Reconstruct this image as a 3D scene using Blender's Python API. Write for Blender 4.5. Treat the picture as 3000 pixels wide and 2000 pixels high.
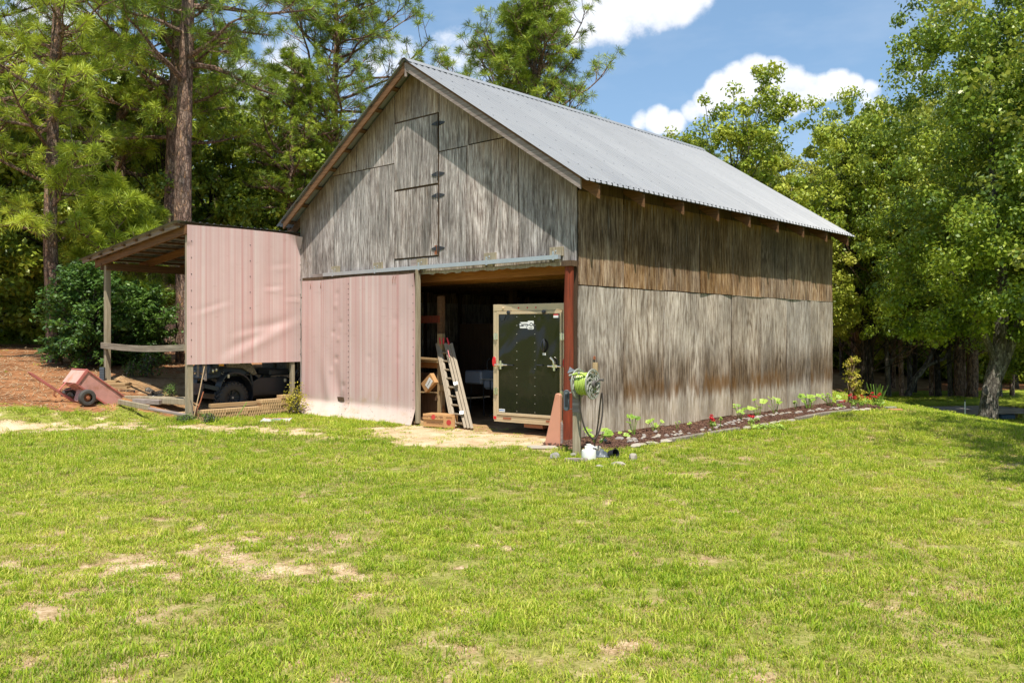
import bpy, bmesh, math, random
import numpy as np
from mathutils import Vector, Matrix, Euler

for o in list(bpy.data.objects):
    bpy.data.objects.remove(o)
S = bpy.context.scene
COL = S.collection
R = math.radians

# ------------------------------------------------------------------ camera
F, CXP, CYP, EYE = 2562.7, 1500.0, 978.0, 1.714      # focal length and horizon in photo pixels
cd = bpy.data.cameras.new('camera'); cam = bpy.data.objects.new('camera', cd); COL.objects.link(cam)
cam.location = (0, 0, EYE); cam.rotation_euler = (R(90), 0, 0)
cd.sensor_width = 36; cd.lens = 36 * F / 3000; cd.shift_y = (CYP - 1000) / 3000
cd.clip_start = 0.1; cd.clip_end = 3000
S.camera = cam

# ------------------------------------------------------------------ light and sky
YAW = R(42.412)
C0 = (1.0587, 14.058)                                # front right corner of the barn
W, L, OE, OHF, OHB, ZE, ZR, ZS = 7.741, 10.114, .434, .339, .372, 4.092, 6.869, 2.5
cY, sY = math.cos(-YAW), math.sin(-YAW)
def wor(x, y): return (C0[0] + cY*x - sY*y, C0[1] + sY*x + cY*y)
def loc(x, y):
    X, Y = x - C0[0], y - C0[1]
    return (cY*X + sY*Y, -sY*X + cY*Y)
def dep(px, py, d): return Vector(((px-CXP)/F*d, d, EYE - (py-CYP)/F*d))

dl = (-.366, .30)                                    # direction the light travels, barn frame, per unit fall
sd = Vector((cY*dl[0] - sY*dl[1], sY*dl[0] + cY*dl[1], -1)).normalized()
sl = bpy.data.lights.new('sun', 'SUN'); sun = bpy.data.objects.new('sun', sl); COL.objects.link(sun)
sl.energy = 5.0; sl.angle = R(.53); sl.color = (1.0, .945, .84)
sun.rotation_euler = sd.to_track_quat('-Z', 'Y').to_euler()
SUN_EL = math.asin(-sd.z); SUN_AZ = math.atan2(-sd.x, -sd.y)

wd = bpy.data.worlds.new('World'); S.world = wd; wd.use_nodes = True
S.view_settings.view_transform = 'Standard'; S.view_settings.look = 'None'
S.view_settings.gamma = 1; S.view_settings.use_curve_mapping = False
S.view_settings.exposure = 0.45

class NT:
    """tiny helper for node graphs"""
    def __init__(s, tree): s.t = tree; s.n = tree.nodes; s.l = tree.links
    def new(s, typ, ins=None, **props):
        n = s.n.new(typ)
        for k, v in props.items(): setattr(n, k, v)
        for k, v in (ins or {}).items():
            sock = n.inputs[k]
            if isinstance(v, bpy.types.NodeSocket): s.l.new(v, sock)
            elif isinstance(v, bpy.types.Node): s.l.new(v.outputs[0], sock)
            else: sock.default_value = v
        return n
    def math(s, op, a, b=0.0, c=None, clamp=False):
        n = s.new('ShaderNodeMath', operation=op, use_clamp=clamp)
        for i, v in enumerate((a, b) if c is None else (a, b, c)):
            if isinstance(v, (bpy.types.NodeSocket, bpy.types.Node)):
                s.l.new(v if isinstance(v, bpy.types.NodeSocket) else v.outputs[0], n.inputs[i])
            else: n.inputs[i].default_value = v
        return n.outputs[0]
    def vmath(s, op, a, b=None):
        n = s.new('ShaderNodeVectorMath', operation=op)
        for i, v in enumerate((a, b)):
            if v is None: continue
            if isinstance(v, bpy.types.NodeSocket): s.l.new(v, n.inputs[i])
            else: n.inputs[i].default_value = v
        return n
    def rng(s, v, a, b, c=0.0, d=1.0, smooth=False):
        n = s.new('ShaderNodeMapRange', {'Value': v, 'From Min': a, 'From Max': b, 'To Min': c, 'To Max': d})
        if smooth: n.interpolation_type = 'SMOOTHSTEP'
        return n.outputs[0]
    def mix(s, f, a, b):
        n = s.new('ShaderNodeMix', data_type='RGBA')
        for k, v in ((0, f), (6, a), (7, b)):
            if isinstance(v, bpy.types.NodeSocket): s.l.new(v, n.inputs[k])
            elif k == 0: n.inputs[0].default_value = v
            else: n.inputs[k].default_value = (*v, 1) if len(v) == 3 else v
        return n.outputs[2]
    def noise(s, vec, scale, detail=3, rough=.55, dist=0.0, out=0):
        n = s.new('ShaderNodeTexNoise', {'Scale': scale, 'Detail': detail, 'Roughness': rough, 'Distortion': dist})
        if vec is not None: s.l.new(vec, n.inputs['Vector'])
        return n.outputs[out]
    def scale(s, vec, sc):
        n = s.new('ShaderNodeMapping', {'Vector': vec, 'Scale': sc}); return n.outputs[0]
    def ramp(s, fac, stops):
        n = s.new('ShaderNodeValToRGB', {'Fac': fac}); e = n.color_ramp.elements
        while len(e) < len(stops): e.new(.5)
        for i, (p, c) in enumerate(stops): e[i].position = p; e[i].color = (*c, 1) if len(c) == 3 else c
        return n.outputs[0]

w = NT(wd.node_tree); w.n.clear()
sky = w.new('ShaderNodeTexSky', sky_type='NISHITA', sun_disc=False, sun_elevation=SUN_EL, sun_rotation=SUN_AZ)
sky.altitude = 0; sky.air_density = 1.0; sky.dust_density = 0.4; sky.ozone_density = 3.0
tc = w.new('ShaderNodeTexCoord')
dirv = w.vmath('NORMALIZE', tc.outputs['Generated']).outputs[0]
n1 = w.noise(w.scale(dirv, (1, 1, 1.5)), 9.0, 8, .62)
n2 = w.noise(dirv, 34.0, 5, .6)
# cumulus: each (photo direction, angular radius in degrees, weight); they stand in the sky, far away
CL = [(1790,20,3.2,1.0),(1880,-20,3.6,1.0),(1720,60,2.4,.8),(1980,-60,3.6,.9),(1640,-120,5,1),
      (2030,325,1.1,.75),(2075,300,1.5,.9),(2120,268,1.8,1.0),(2165,245,1.9,1.0),(2210,232,2.0,1.05),(2260,240,2.1,1.05),(2310,255,2.0,1.0),(2360,265,1.7,.95),(2405,262,1.4,.9),(2450,250,1.4,.9),(2490,250,1.1,.75),(2230,290,1.6,.8),(2310,300,1.4,.7),
      (1880,350,1.0,.7),(1925,350,1.3,.9),(1975,362,1.2,.8),(2690,205,1.2,.62),(2725,200,.8,.5),(2545,275,1.1,.62),(2560,310,1.0,.55),(2520,320,.7,.4),
      (1400,230,3.0,.62),(1330,160,2.6,.55),(700,250,3.5,.75),(820,200,3,.7),(1150,180,2.6,.6),(420,330,4,.7),(150,120,5,.7),
      (3900,300,8,.9),(4600,-300,12,1),(-1200,200,9,.9),(-2500,-500,14,1),(600,-1800,16,.9),(2600,-2200,14,.9)]
acc = None
for px, py, rad, wt in CL:
    d = Vector(((px-CXP)/F, 1, (CYP-py)/F)).normalized()
    dt = w.vmath('DOT_PRODUCT', dirv, tuple(d)).outputs['Value']
    m = w.rng(dt, math.cos(R(rad*1.0)), math.cos(R(rad*.15)), 0, wt, True)
    acc = m if acc is None else w.math('MAXIMUM', acc, m)
body = w.math('ADD', acc, w.math('MULTIPLY', w.math('SUBTRACT', n1, .5), 1.5))
body = w.math('ADD', body, w.math('MULTIPLY', w.math('SUBTRACT', n2, .5), .8))
mask = w.rng(body, .34, .86, 0, 1, True)
mask = w.math('MULTIPLY', mask, w.rng(acc, .02, .3, 0, 1, True))
thin = w.math('MULTIPLY', w.rng(w.noise(w.scale(dirv, (1, 1, 3)), 3.5, 5, .6), .45, .8, 0, .22), 1.0)
mask = w.math('MAXIMUM', mask, thin)
shade = w.rng(w.math('SUBTRACT', n1, w.math('MULTIPLY', acc, .15)), .2, .62, 1.0, .0)
ccol = w.mix(w.rng(w.noise(dirv, 14, 4), .35, .7), (8.6, 8.8, 9.2), (7.0, 7.3, 8.0))
skc = w.mix(.20, sky.outputs[0], (4.2, 7.4, 10.8))
final = w.mix(mask, skc, ccol)
bg = w.new('ShaderNodeBackground', {'Color': final, 'Strength': 0.098})
wo = w.new('ShaderNodeOutputWorld', {'Surface': bg.outputs[0]})

# ------------------------------------------------------------------ value noise for placing things
def vnoise(x, y, seed=0):
    xi = np.floor(x).astype(np.int64); yi = np.floor(y).astype(np.int64)
    fx = x - xi; fy = y - yi; fx = fx*fx*(3-2*fx); fy = fy*fy*(3-2*fy)
    def h(a, b):
        n = (a*374761393 + b*668265263 + seed*1442695041) & 0xffffffff
        n = ((n ^ (n >> 13)) * 1274126177) & 0xffffffff
        return ((n ^ (n >> 16)) & 0xffff) / 65535.0
    return (h(xi, yi)*(1-fx)+h(xi+1, yi)*fx)*(1-fy) + (h(xi, yi+1)*(1-fx)+h(xi+1, yi+1)*fx)*fy
def fbm(x, y, sc, seed=0, octs=4):
    t = 0; a = .5; s = sc; tot = 0
    for i in range(octs):
        t = t + a*vnoise(x*s, y*s, seed+i*17); tot += a; a *= .5; s *= 2.03
    return t/tot
def sst(v, a, b):
    t = np.clip((np.asarray(v, float)-a)/(b-a), 0, 1); return t*t*(3-2*t)

# ------------------------------------------------------------------ the lie of the land
def pondf(x, y): return 1 - (np.abs((x-33.0)/16.0)**3 + np.abs((y-36.4)/5.4)**3)
def land(x, y):
    x = np.asarray(x, float); y = np.asarray(y, float)
    lx = cY*(x-C0[0]) + sY*(y-C0[1])
    t = -lx - 8.25
    hl = 1.3*(1-np.exp(-np.maximum(t, 0)*.2))*sst(t, -.2, .7)
    s = np.log1p(np.exp((x-9.0)*1.6))/1.6
    hr = -np.minimum(.17*s, 1.4 + 0*s)
    hr = np.maximum(hr, -1.4)
    z = hl + hr*sst(y, 8, 20)
    z = z + .05*(fbm(x, y, .25, 5)-.5)*sst(np.hypot(x, y-10), 4, 9)*sst(np.abs(lx+3.8), 3.9, 6)
    p = pondf(x, y)
    z = z - sst(p, -.25, .25)*.75
    z = np.where((y > 60), z + (y-60)*.01, z)
    return z
def gz(x, y): return float(land(x, y))

BED = [(-.9, .6), (-.5, 1.1), (.38, 1.22), (2.8, 1.2), (4.95, 1.18), (7.72, 1.05), (8.6, 1.25), (10.2, 1.3), (10.7, .8)]
def bed_edge(ly): return np.interp(ly, [b[0] for b in BED], [b[1] for b in BED], left=0, right=0)
def masks(x, y):
    """sand, straw, dirt, grass cover 0..1 at world points"""
    x = np.asarray(x, float); y = np.asarray(y, float)
    lx = cY*(x-C0[0]) + sY*(y-C0[1]); ly = -sY*(x-C0[0]) + cY*(y-C0[1])
    n = fbm(x, y, 1.1, 3); nf = fbm(x, y, 3.7, 9); nb = fbm(x, y, .35, 21)
    inside = (lx > -W) & (lx < 0) & (ly > 0) & (ly < L)
    apron = 1.35 - np.sqrt(((lx+1.6)/2.5)**2 + ((ly+.75)/1.55)**2) + (n-.5)*1.1 + (nf-.5)*.7
    apron = sst(apron, .2, .6)
    # sandy track across the front of the lean-to
    cy_ = np.interp(x, [-14, -9.5, -7.25, -4.9, -3.0, -1.6], [14.2, 15.1, 16.35, 16.0, 14.7, 13.9])
    wdt = np.interp(x, [-14, -8, -4.9, -3.0, -1.6], [1.5, 1.15, .75, .5, .1])
    track = sst(.95 - np.abs(y-cy_)/wdt + (nf-.5)*1.9 + (n-.5)*1.0 + (fbm(x*.5, y, 7.0, 33)-.5)*1.9, .15, .55) * (x < -1.5)
    und = (lx > -12.2) & (lx < -W) & (ly > -2.5)            # bare earth in the lean-to
    # worn places in the lawn
    w1 = np.exp(-((x+2.6)/1.9)**2 - ((y-6.9)/.95)**2)*.42 + np.exp(-((x+.2)/2.6)**2 - ((y-8.0)/.8)**2)*.12
    w1 = w1 + np.exp(-((x-4.5)/1.5)**2 - ((y-9.6)/.5)**2)*.25 + np.exp(-((x+1.6)/1.6)**2 - ((y-4.7)/.5)**2)*.10
    w1 = w1 + np.exp(-((x-.4)/.11)**2 - ((y-5.3)/.10)**2)*0
    for (a, b, r) in ((.36-.7, 5.35, .12), (-.95, 5.0, .1), (.62, 4.78, .11), (1.06, 4.35, .12), (-1.0, 5.75, .1), (-2.0, 6.4, .25), (-1.3, 6.3, .16), (.9, 5.6, .1), (6.9, 11.3, .5), (2.3, 10.7, .3)):
        w1 = w1 + .55*np.exp(-((x-a)/(r*1.5))**2 - ((y-b)/r)**2)
    bare = sst(w1 + (nf-.5)*.8 + (fbm(x, y, 9.0, 31)-.5)*1.3 + (nb-.5)*.25, .27, .50)
    sand = np.clip(np.maximum(np.maximum(apron, track), bare*.62), 0, 1)
    # pine straw
    lft = sst(-lx-7.6 + (n-.5)*1.2, 0, .9) * sst(y - cy_ - 1.25 + (n-.5)*2.6 + (nf-.5)*1.6, 0, 1.1)
    lft = np.where((y > 36) & (y < 45) & (x < -14), lft*.15, lft)
    # needle-strewn ground of the far woods
    rgt = sst(y - 47.5 - (x > 8)*0 + (n-.5)*3, 0, 1.5) * sst(pondf(x, y), 0, -.3) * (x > -2)
    rgt = rgt*sst(fbm(x, y, .18, 77), .32, .42)
    bk = ((ly > L+1) & (lx < -1) & (y > 27) & (x < y*.28)) * 1.0
    straw = np.clip(np.maximum(np.maximum(lft, rgt), bk), 0, 1)
    inbed = (lx > 0) & (ly > -1.25) & (ly < 10.9) & (lx < bed_edge(ly)+.02)
    dirt = np.where(inside | und, 1.0, 0.0)
    grass = (1-np.clip(np.maximum(np.maximum(apron, track)*1.25, bare*.82), 0, 1)*.97)*(1-straw*.985)*(1-dirt)
    grass = grass*np.where(inbed, 0, 1)*np.where(pondf(x, y) > -.12, 0, 1)
    masks.worn = np.clip(np.maximum(bare, np.maximum(apron, track)) + .45*sst(w1 + (n-.5)*.9, .05, .4) + .35*sst(nf+n*.5, .72, .92), 0, 1)
    return sand, straw, dirt, grass, inbed
# ------------------------------------------------------------------ mesh helpers
def rotm(e): return Euler([R(a) for a in e]).to_matrix()
class MB:
    def __init__(s): s.v = []; s.f = []
    def add(s, vs, fs, M=None, at=(0, 0, 0)):
        b = len(s.v); at = Vector(at)
        for p in vs:
            p = Vector(p)
            if M is not None: p = M @ p
            s.v.append(p + at)
        s.f += [[b+i for i in f] for f in fs]
        return s
    def box(s, c, d, e=None, taper=1.0):
        x, y, z = d[0]/2, d[1]/2, d[2]/2; t = taper
        vs = [(-x, -y, -z), (x, -y, -z), (x, y, -z), (-x, y, -z), (-x*t, -y*t, z), (x*t, -y*t, z), (x*t, y*t, z), (-x*t, y*t, z)]
        fs = [(0, 3, 2, 1), (4, 5, 6, 7), (0, 1, 5, 4), (1, 2, 6, 5), (2, 3, 7, 6), (3, 0, 4, 7)]
        return s.add(vs, fs, rotm(e) if e else None, c)
    def span(s, a, b):
        return s.box([(a[i]+b[i])/2 for i in range(3)], [abs(b[i]-a[i]) for i in range(3)])
    def beam(s, p0, p1, wd, ht, up=(0, 0, 1), plumb=False):
        p0 = Vector(p0); p1 = Vector(p1); d = (p1-p0).normalized(); side = d.cross(Vector(up)).normalized(); u = side.cross(d).normalized()
        if plumb: u = Vector(up)
        vs = []
        for p in (p0, p1):
            for a, b in ((-1, -1), (1, -1), (1, 1), (-1, 1)): vs.append(p + side*a*wd/2 + u*b*ht/2)
        return s.add(vs, [(3, 2, 1, 0), (4, 5, 6, 7), (0, 1, 5, 4), (1, 2, 6, 5), (2, 3, 7, 6), (3, 0, 4, 7)])
    def tube(s, pts, r, n=8, cap=True):
        pts = [Vector(p) for p in pts]; k = len(pts)
        rs = r if hasattr(r, '__len__') else [r]*k
        b = len(s.v); ref = None
        for i, p in enumerate(pts):
            d = (pts[min(i+1, k-1)] - pts[max(i-1, 0)])
            if d.length < 1e-9: d = Vector((0, 0, 1))
            d.normalize()
            if ref is None: ref = d.orthogonal().normalized()
            ref = (ref - d*ref.dot(d)); ref = ref.normalized() if ref.length > 1e-6 else d.orthogonal().normalized()
            q = d.cross(ref)
            for j in range(n):
                a = 2*math.pi*j/n; s.v.append(p + (ref*math.cos(a) + q*math.sin(a))*rs[i])
        for i in range(k-1):
            for j in range(n):
                a = b+i*n+j; c = b+i*n+(j+1) % n; s.f.append([a, c, c+n, a+n])
        if cap:
            s.f.append([b+j for j in range(n)][::-1]); s.f.append([b+(k-1)*n+j for j in range(n)])
        return s
    def lathe(s, prof, n=16, at=(0, 0, 0), M=None, caps=True):
        b = []
        for r, z in prof: b += [(r*math.cos(2*math.pi*j/n), r*math.sin(2*math.pi*j/n), z) for j in range(n)]
        fs = []
        for i in range(len(prof)-1):
            for j in range(n): fs.append((i*n+j, i*n+(j+1) % n, (i+1)*n+(j+1) % n, (i+1)*n+j))
        if caps: fs.append(tuple(range(n))[::-1]); fs.append(tuple((len(prof)-1)*n+j for j in range(n)))
        return s.add(b, fs, M, at)
    def prism(s, poly, d0, d1, ax='y'):
        """poly in the plane across axis ax, extruded from d0 to d1"""
        def P(a, b, d): return {'y': (a, d, b), 'x': (d, a, b), 'z': (a, b, d)}[ax]
        n = len(poly); vs = [P(a, b, d0) for a, b in poly] + [P(a, b, d1) for a, b in poly]
        fs = [list(range(n)), list(range(2*n-1, n-1, -1))] + [[i, i+n, (i+1) % n+n, (i+1) % n] for i in range(n)]
        return s.add(vs, fs)
    def mesh(s, name, smooth=False):
        me = bpy.data.meshes.new(name); me.from_pydata([tuple(p) for p in s.v], [], s.f)
        bm = bmesh.new(); bm.from_mesh(me); bmesh.ops.recalc_face_normals(bm, faces=bm.faces); bm.to_mesh(me); bm.free()
        if smooth:
            for p in me.polygons: p.use_smooth = True
            try: me.set_sharp_from_angle(angle=R(40))
            except Exception: pass
        me.update(); return me
    def build(s, name, mat, parent=None, label=None, bev=0, smooth=False, kind=None):
        me = s.mesh(name, smooth)
        return link(name, me, mat, parent, label, bev, kind)
def link(name, me, mat, parent=None, label=None, bev=0, kind=None):
    if mat is not None and len(me.materials) == 0: me.materials.append(mat)
    o = bpy.data.objects.new(name, me); COL.objects.link(o)
    if parent is not None: o.parent = parent
    if label: o['label'] = label
    if kind: o['kind'] = kind
    if bev:
        m = o.modifiers.new('bevel', 'BEVEL'); m.width = bev; m.segments = 1; m.limit_method = 'ANGLE'; m.angle_limit = R(35)
    return o
def tag(o, label, cat, group=None, kind=None):
    if label: o['label'] = label
    if cat: o['category'] = cat
    if group: o['group'] = group
    if kind: o['kind'] = kind
    return o
def thing(name, label, cat, at=(0, 0, 0), rz=0, group=None):
    o = bpy.data.objects.new(name, None); COL.objects.link(o); o.location = at; o.rotation_euler = (0, 0, rz)
    o.empty_display_size = .2
    return tag(o, label, cat, group)
def at_barn(o, x=0, y=0, z=0, rz=0):
    X, Y = wor(x, y); o.location = (X, Y, z); o.rotation_euler = (0, 0, -YAW+rz); return o
def copy_tree(o, parent=None):
    c = o.copy(); COL.objects.link(c); c.parent = parent
    for ch in [k for k in bpy.data.objects if k.parent == o]: copy_tree(ch, c)
    return c
def npmesh(name, verts, faces, tone=None, smooth=False, extra=None):
    """verts (n,3), faces (m,3|4) numpy"""
    me = bpy.data.meshes.new(name); n, m, k = len(verts), len(faces), faces.shape[1]
    me.vertices.add(n); me.vertices.foreach_set('co', np.ascontiguousarray(verts, np.float32).ravel())
    me.loops.add(m*k); me.loops.foreach_set('vertex_index', np.ascontiguousarray(faces, np.int32).ravel())
    me.polygons.add(m); me.polygons.foreach_set('loop_start', np.arange(0, m*k, k, dtype=np.int32))
    me.update(calc_edges=True)
    if smooth: me.polygons.foreach_set('use_smooth', np.ones(m, bool))
    for nm, arr in ([('tone', tone)] if tone is not None else []) + list((extra or {}).items()):
        a = me.attributes.new(nm, 'FLOAT', 'POINT'); a.data.foreach_set('value', np.ascontiguousarray(arr, np.float32))
    return me

# ------------------------------------------------------------------ materials
def mat(name, base=(.5, .5, .5), rough=.6, metal=0.0, spec=.5):
    m = bpy.data.materials.new(name); m.use_nodes = True; t = NT(m.node_tree)
    b = m.node_tree.nodes['Principled BSDF']
    b.inputs['Base Color'].default_value = (*base, 1); b.inputs['Roughness'].default_value = rough; b.inputs['Metallic'].default_value = metal
    b.inputs['Specular IOR Level'].default_value = spec
    return m, t, b
def setc(t, b, c): t.l.new(c, b.inputs['Base Color'])
def bump(t, b, h, strength=.4, dist=.01):
    n = t.new('ShaderNodeBump', {'Height': h, 'Strength': strength, 'Distance': dist}); t.l.new(n.outputs[0], b.inputs['Normal'])
def objco(t): return t.new('ShaderNodeTexCoord').outputs['Object']
def mottled(name, base, var=.18, rough=.6, metal=0.0, sc=9, bmp=.15, dirt=None, spec=.5, dist=.004):
    """plain stuff with grime: never one flat colour"""
    m, t, b = mat(name, base, rough, metal, spec); co = objco(t)
    n = t.noise(co, sc, 5, .6); n2 = t.noise(co, sc*6, 3, .6)
    lo = tuple(c*(1-var) for c in base); hi = tuple(min(1, c*(1+var)) for c in base)
    c = t.mix(n, lo, hi)
    if dirt: c = t.mix(t.rng(t.noise(co, sc*.6, 5, .65), .52, .72, 0, .85), c, dirt)
    setc(t, b, c); t.l.new(t.rng(n2, .3, .7, rough-.08, min(1, rough+.1)), b.inputs['Roughness'])
    if bmp: bump(t, b, n2, bmp, dist)
    return m
def wood(name, light, dark, knots=True, axis='z', rough=.85, dirt=None):
    """sawn timber, grain along one object axis"""
    m, t, b = mat(name, light, rough, spec=.25); co = objco(t)
    rnd = t.new('ShaderNodeObjectInfo').outputs['Random']
    co = t.vmath('ADD', co, t.new('ShaderNodeCombineXYZ', {'X': t.math('MULTIPLY', rnd, 9), 'Y': t.math('MULTIPLY', rnd, 5), 'Z': 0.0}).outputs[0]).outputs[0]
    sc = {'z': (34, 34, 1.6), 'x': (1.6, 34, 34), 'y': (34, 1.6, 34)}[axis]
    g = t.noise(t.scale(co, sc), 1.0, 5, .65, .6); g2 = t.noise(co, 2.2, 4)
    c = t.ramp(g, [(.28, dark), (.5, tuple((a+b_)/2 for a, b_ in zip(light, dark))), (.68, light)])
    c = t.mix(t.rng(g2, .35, .75, 0, .45), c, dark if not dirt else dirt)
    setc(t, b, c); bump(t, b, g, .5, .006)
    return m
M = {}
M['wood_grey'] = wood('weathered_grey_timber', (.42, .35, .32), (.17, .125, .105), axis='x')
M['wood_grey_y'] = wood('weathered_grey_timber_length', (.36, .32, .27), (.13, .10, .08), axis='y')
M['wood_post'] = wood('weathered_post', (.46, .39, .28), (.20, .155, .10), axis='z', dirt=(.20, .17, .10))
M['wood_brown'] = wood('brown_rafter_timber', (.26, .13, .06), (.09, .045, .02), axis='x')
M['wood_brown_y'] = wood('brown_purlin_timber', (.22, .12, .065), (.07, .04, .022), axis='y')
M['wood_fresh'] = wood('pale_new_timber', (.52, .38, .21), (.30, .19, .09), axis='z')
M['wood_fresh_x'] = wood('pale_new_timber_flat', (.50, .35, .18), (.28, .17, .08), axis='x')
M['wood_orange'] = wood('orange_joist', (.50, .22, .07), (.26, .10, .03), axis='x')
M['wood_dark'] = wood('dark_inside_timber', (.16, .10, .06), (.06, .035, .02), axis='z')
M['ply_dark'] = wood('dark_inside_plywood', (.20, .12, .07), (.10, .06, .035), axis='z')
M['red_post'] = wood('red_painted_post', (.30, .055, .02), (.10, .02, .01), axis='z', dirt=(.13, .05, .03))
M['rail_wood'] = wood('split_rail', (.42, .36, .27), (.14, .11, .08), axis='x')
M['dock_wood'] = wood('grey_dock_board', (.42, .38, .36), (.24, .20, .19), axis='y')

def plywood(name, side):
    """old exterior plywood in barn coordinates: cathedral grain, silvering, tannin and splash stains"""
    m, t, b = mat(name, (.35, .31, .27), .85, spec=.2); co = objco(t)
    sx = t.new('ShaderNodeSeparateXYZ', {'Vector': co}); X, Y, Z = sx.outputs
    rnd = t.new('ShaderNodeObjectInfo').outputs['Random']
    u = Y if side else X
    uo = t.math('ADD', u, t.math('MULTIPLY', rnd, 37.0)); zo = t.math('ADD', Z, t.math('MULTIPLY', rnd, 11.0))
    v = t.new('ShaderNodeCombineXYZ', {'X': uo, 'Y': zo, 'Z': 0.0}).outputs[0]
    # rotary-cut figure: contour lines of a stretched height field
    hgt = t.noise(t.scale(v, (1.3, .20, 1)), 1.0, 2, .5, .3)
    fig = t.math('MULTIPLY', t.math('SINE', t.math('MULTIPLY', hgt, 170.0)), t.rng(t.noise(t.scale(v, (1.2, .5, 1)), 1.0, 2), .42, .62, .15, 1))
    fine = t.noise(t.scale(v, (24, 1.3, 1)), 1.0, 5, .75, .25)
    fib = t.noise(t.scale(v, (42, 3.2, 1)), 1.0, 4, .8, .3)
    g = t.math('ADD', t.math('MULTIPLY', fig, .034), t.math('ADD', t.math('MULTIPLY', fine, .5), t.math('MULTIPLY', fib, .5)))
    broad = t.noise(t.scale(v, (1.6, .35, 1)), 1.0, 4, .6)
    streak = t.noise(t.scale(v, (9, .35, 1)), 1.0, 4, .6)
    if side:
        c = t.ramp(g, [(.37, (.10, .07, .05)), (.445, (.27, .215, .17)), (.515, (.46, .39, .33)), (.60, (.66, .59, .52))])
        brn = t.ramp(g, [(.38, (.065, .034, .017)), (.455, (.18, .10, .052)), (.53, (.34, .215, .12)), (.63, (.54, .40, .26))])
        drk = t.ramp(g, [(.38, (.035, .02, .012)), (.48, (.105, .065, .036)), (.62, (.29, .20, .13))])
        up = t.rng(Z, 2.49, 2.51)
        m1 = t.math('MULTIPLY', up, t.rng(t.math('ADD', t.math('MULTIPLY', streak, .9), t.math('MULTIPLY', broad, .5)), .45, .75, .55, 1))
        c = t.mix(m1, c, brn)
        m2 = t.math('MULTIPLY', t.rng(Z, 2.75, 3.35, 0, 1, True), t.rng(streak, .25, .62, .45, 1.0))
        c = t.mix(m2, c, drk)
        tanb = t.math('MULTIPLY', t.rng(t.math('ADD', Z, t.math('MULTIPLY', streak, .6)), 4.12, 4.45, 0, .8, True), 1.0)
        c = t.mix(tanb, c, (.30, .17, .06))
        # dark damp band above the splash zone, dripping edge
        zz = t.math('ADD', Z, t.math('MULTIPLY', t.math('SUBTRACT', streak, .5), 1.0))
        low = t.math('MULTIPLY', t.rng(zz, .42, .78, 0, 1, True), t.rng(zz, .95, 1.65, 1, 0, True))
        low = t.math('MULTIPLY', low, t.rng(broad, .30, .56, .35, 1))
        c = t.mix(t.math('MULTIPLY', low, .88), c, drk)
        # brown spots along the lower edge of the band
        zb = t.math('ADD', Z, t.math('MULTIPLY', t.math('SUBTRACT', streak, .5), .7))
        sp = t.math('MULTIPLY', t.math('MULTIPLY', t.rng(zb, .45, .66, 0, 1, True), t.rng(zb, .74, .98, 1, 0, True)), t.rng(t.noise(t.scale(v, (1.1, .6, 1)), 1.0, 3), .44, .60))
        c = t.mix(t.math('MULTIPLY', sp, .75), c, (.17, .085, .03))
        splash = t.rng(t.math('ADD', Z, t.math('MULTIPLY', streak, .5)), .95, .50, 0, .62, True)
        pale = t.ramp(g, [(.30, (.27, .20, .13)), (.5, (.47, .39, .28)), (.7, (.60, .53, .42))])
        c = t.mix(splash, c, pale)
        # damp streaks beside the sheet joints
        per = t.math('ABSOLUTE', t.math('SUBTRACT', t.math('FRACT', t.math('ADD', t.math('DIVIDE', t.math('SUBTRACT', Y, .0), 1.264), .5)), .5))
        jn = t.math('MULTIPLY', t.rng(per, .0, .10, .75, 0, True), t.math('MULTIPLY', t.rng(Z, 2.45, 1.3, .1, 1), t.rng(broad, .42, .6)))
        c = t.mix(t.math('MULTIPLY', jn, .8), c, drk)
    else:
        c = t.ramp(g, [(.37, (.07, .052, .045)), (.445, (.24, .195, .175)), (.515, (.43, .375, .345)), (.60, (.70, .635, .595))])
        brn = t.ramp(g, [(.30, (.09, .055, .03)), (.48, (.22, .15, .095)), (.70, (.40, .31, .22))])
        drk = t.ramp(g, [(.30, (.06, .052, .046)), (.48, (.155, .14, .125)), (.70, (.32, .30, .28))])
        c = t.mix(t.rng(t.math('ADD', streak, t.math('MULTIPLY', broad, .6)), .74, .98, 0, .8), c, drk)
        # brown and unbleached close under the rakes
        rk = t.math('SUBTRACT', 6.87, t.math('MULTIPLY', t.math('ABSOLUTE', t.math('ADD', X, W/2)), .645))
        dist_ = t.math('ADD', t.math('SUBTRACT', rk, Z), t.math('MULTIPLY', t.math('SUBTRACT', streak, .5), 1.1))
        c = t.mix(t.rng(dist_, 1.25, .25, 0, .8, True), c, brn)
        c = t.mix(t.math('MULTIPLY', t.rng(t.noise(t.scale(v, (3, .5, 1)), 1.0, 3), .60, .78), .8), c, brn)
    c = t.new('ShaderNodeHueSaturation', {'Color': c, 'Value': t.rng(rnd, 0, 1, .80, 1.14), 'Saturation': t.rng(t.math('FRACT', t.math('MULTIPLY', rnd, 7.3)), 0, 1, .85, 1.2)}).outputs[0]
    # rusty nail bleeds and checks
    vor = t.new('ShaderNodeTexVoronoi', {'Vector': t.scale(v, (2.4, 1.2, 1)), 'Scale': 1.6}); 
    c = t.mix(t.rng(vor.outputs['Distance'], .02, .075, .65, 0), c, (.10, .05, .03))
    crack = t.rng(t.noise(t.scale(v, (33, 1.1, 1)), 1.0, 4, .7), .60, .66)
    c = t.mix(t.math('MULTIPLY', crack, .62), c, (.06, .042, .03))
    palest = t.rng(t.noise(t.scale(v, (30, 1.0, 2.0)), 1.0, 4, .7), .415, .37)
    c = t.mix(t.math('MULTIPLY', palest, .35), c, t.mix(.5, c, (.75, .69, .62)))
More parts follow.
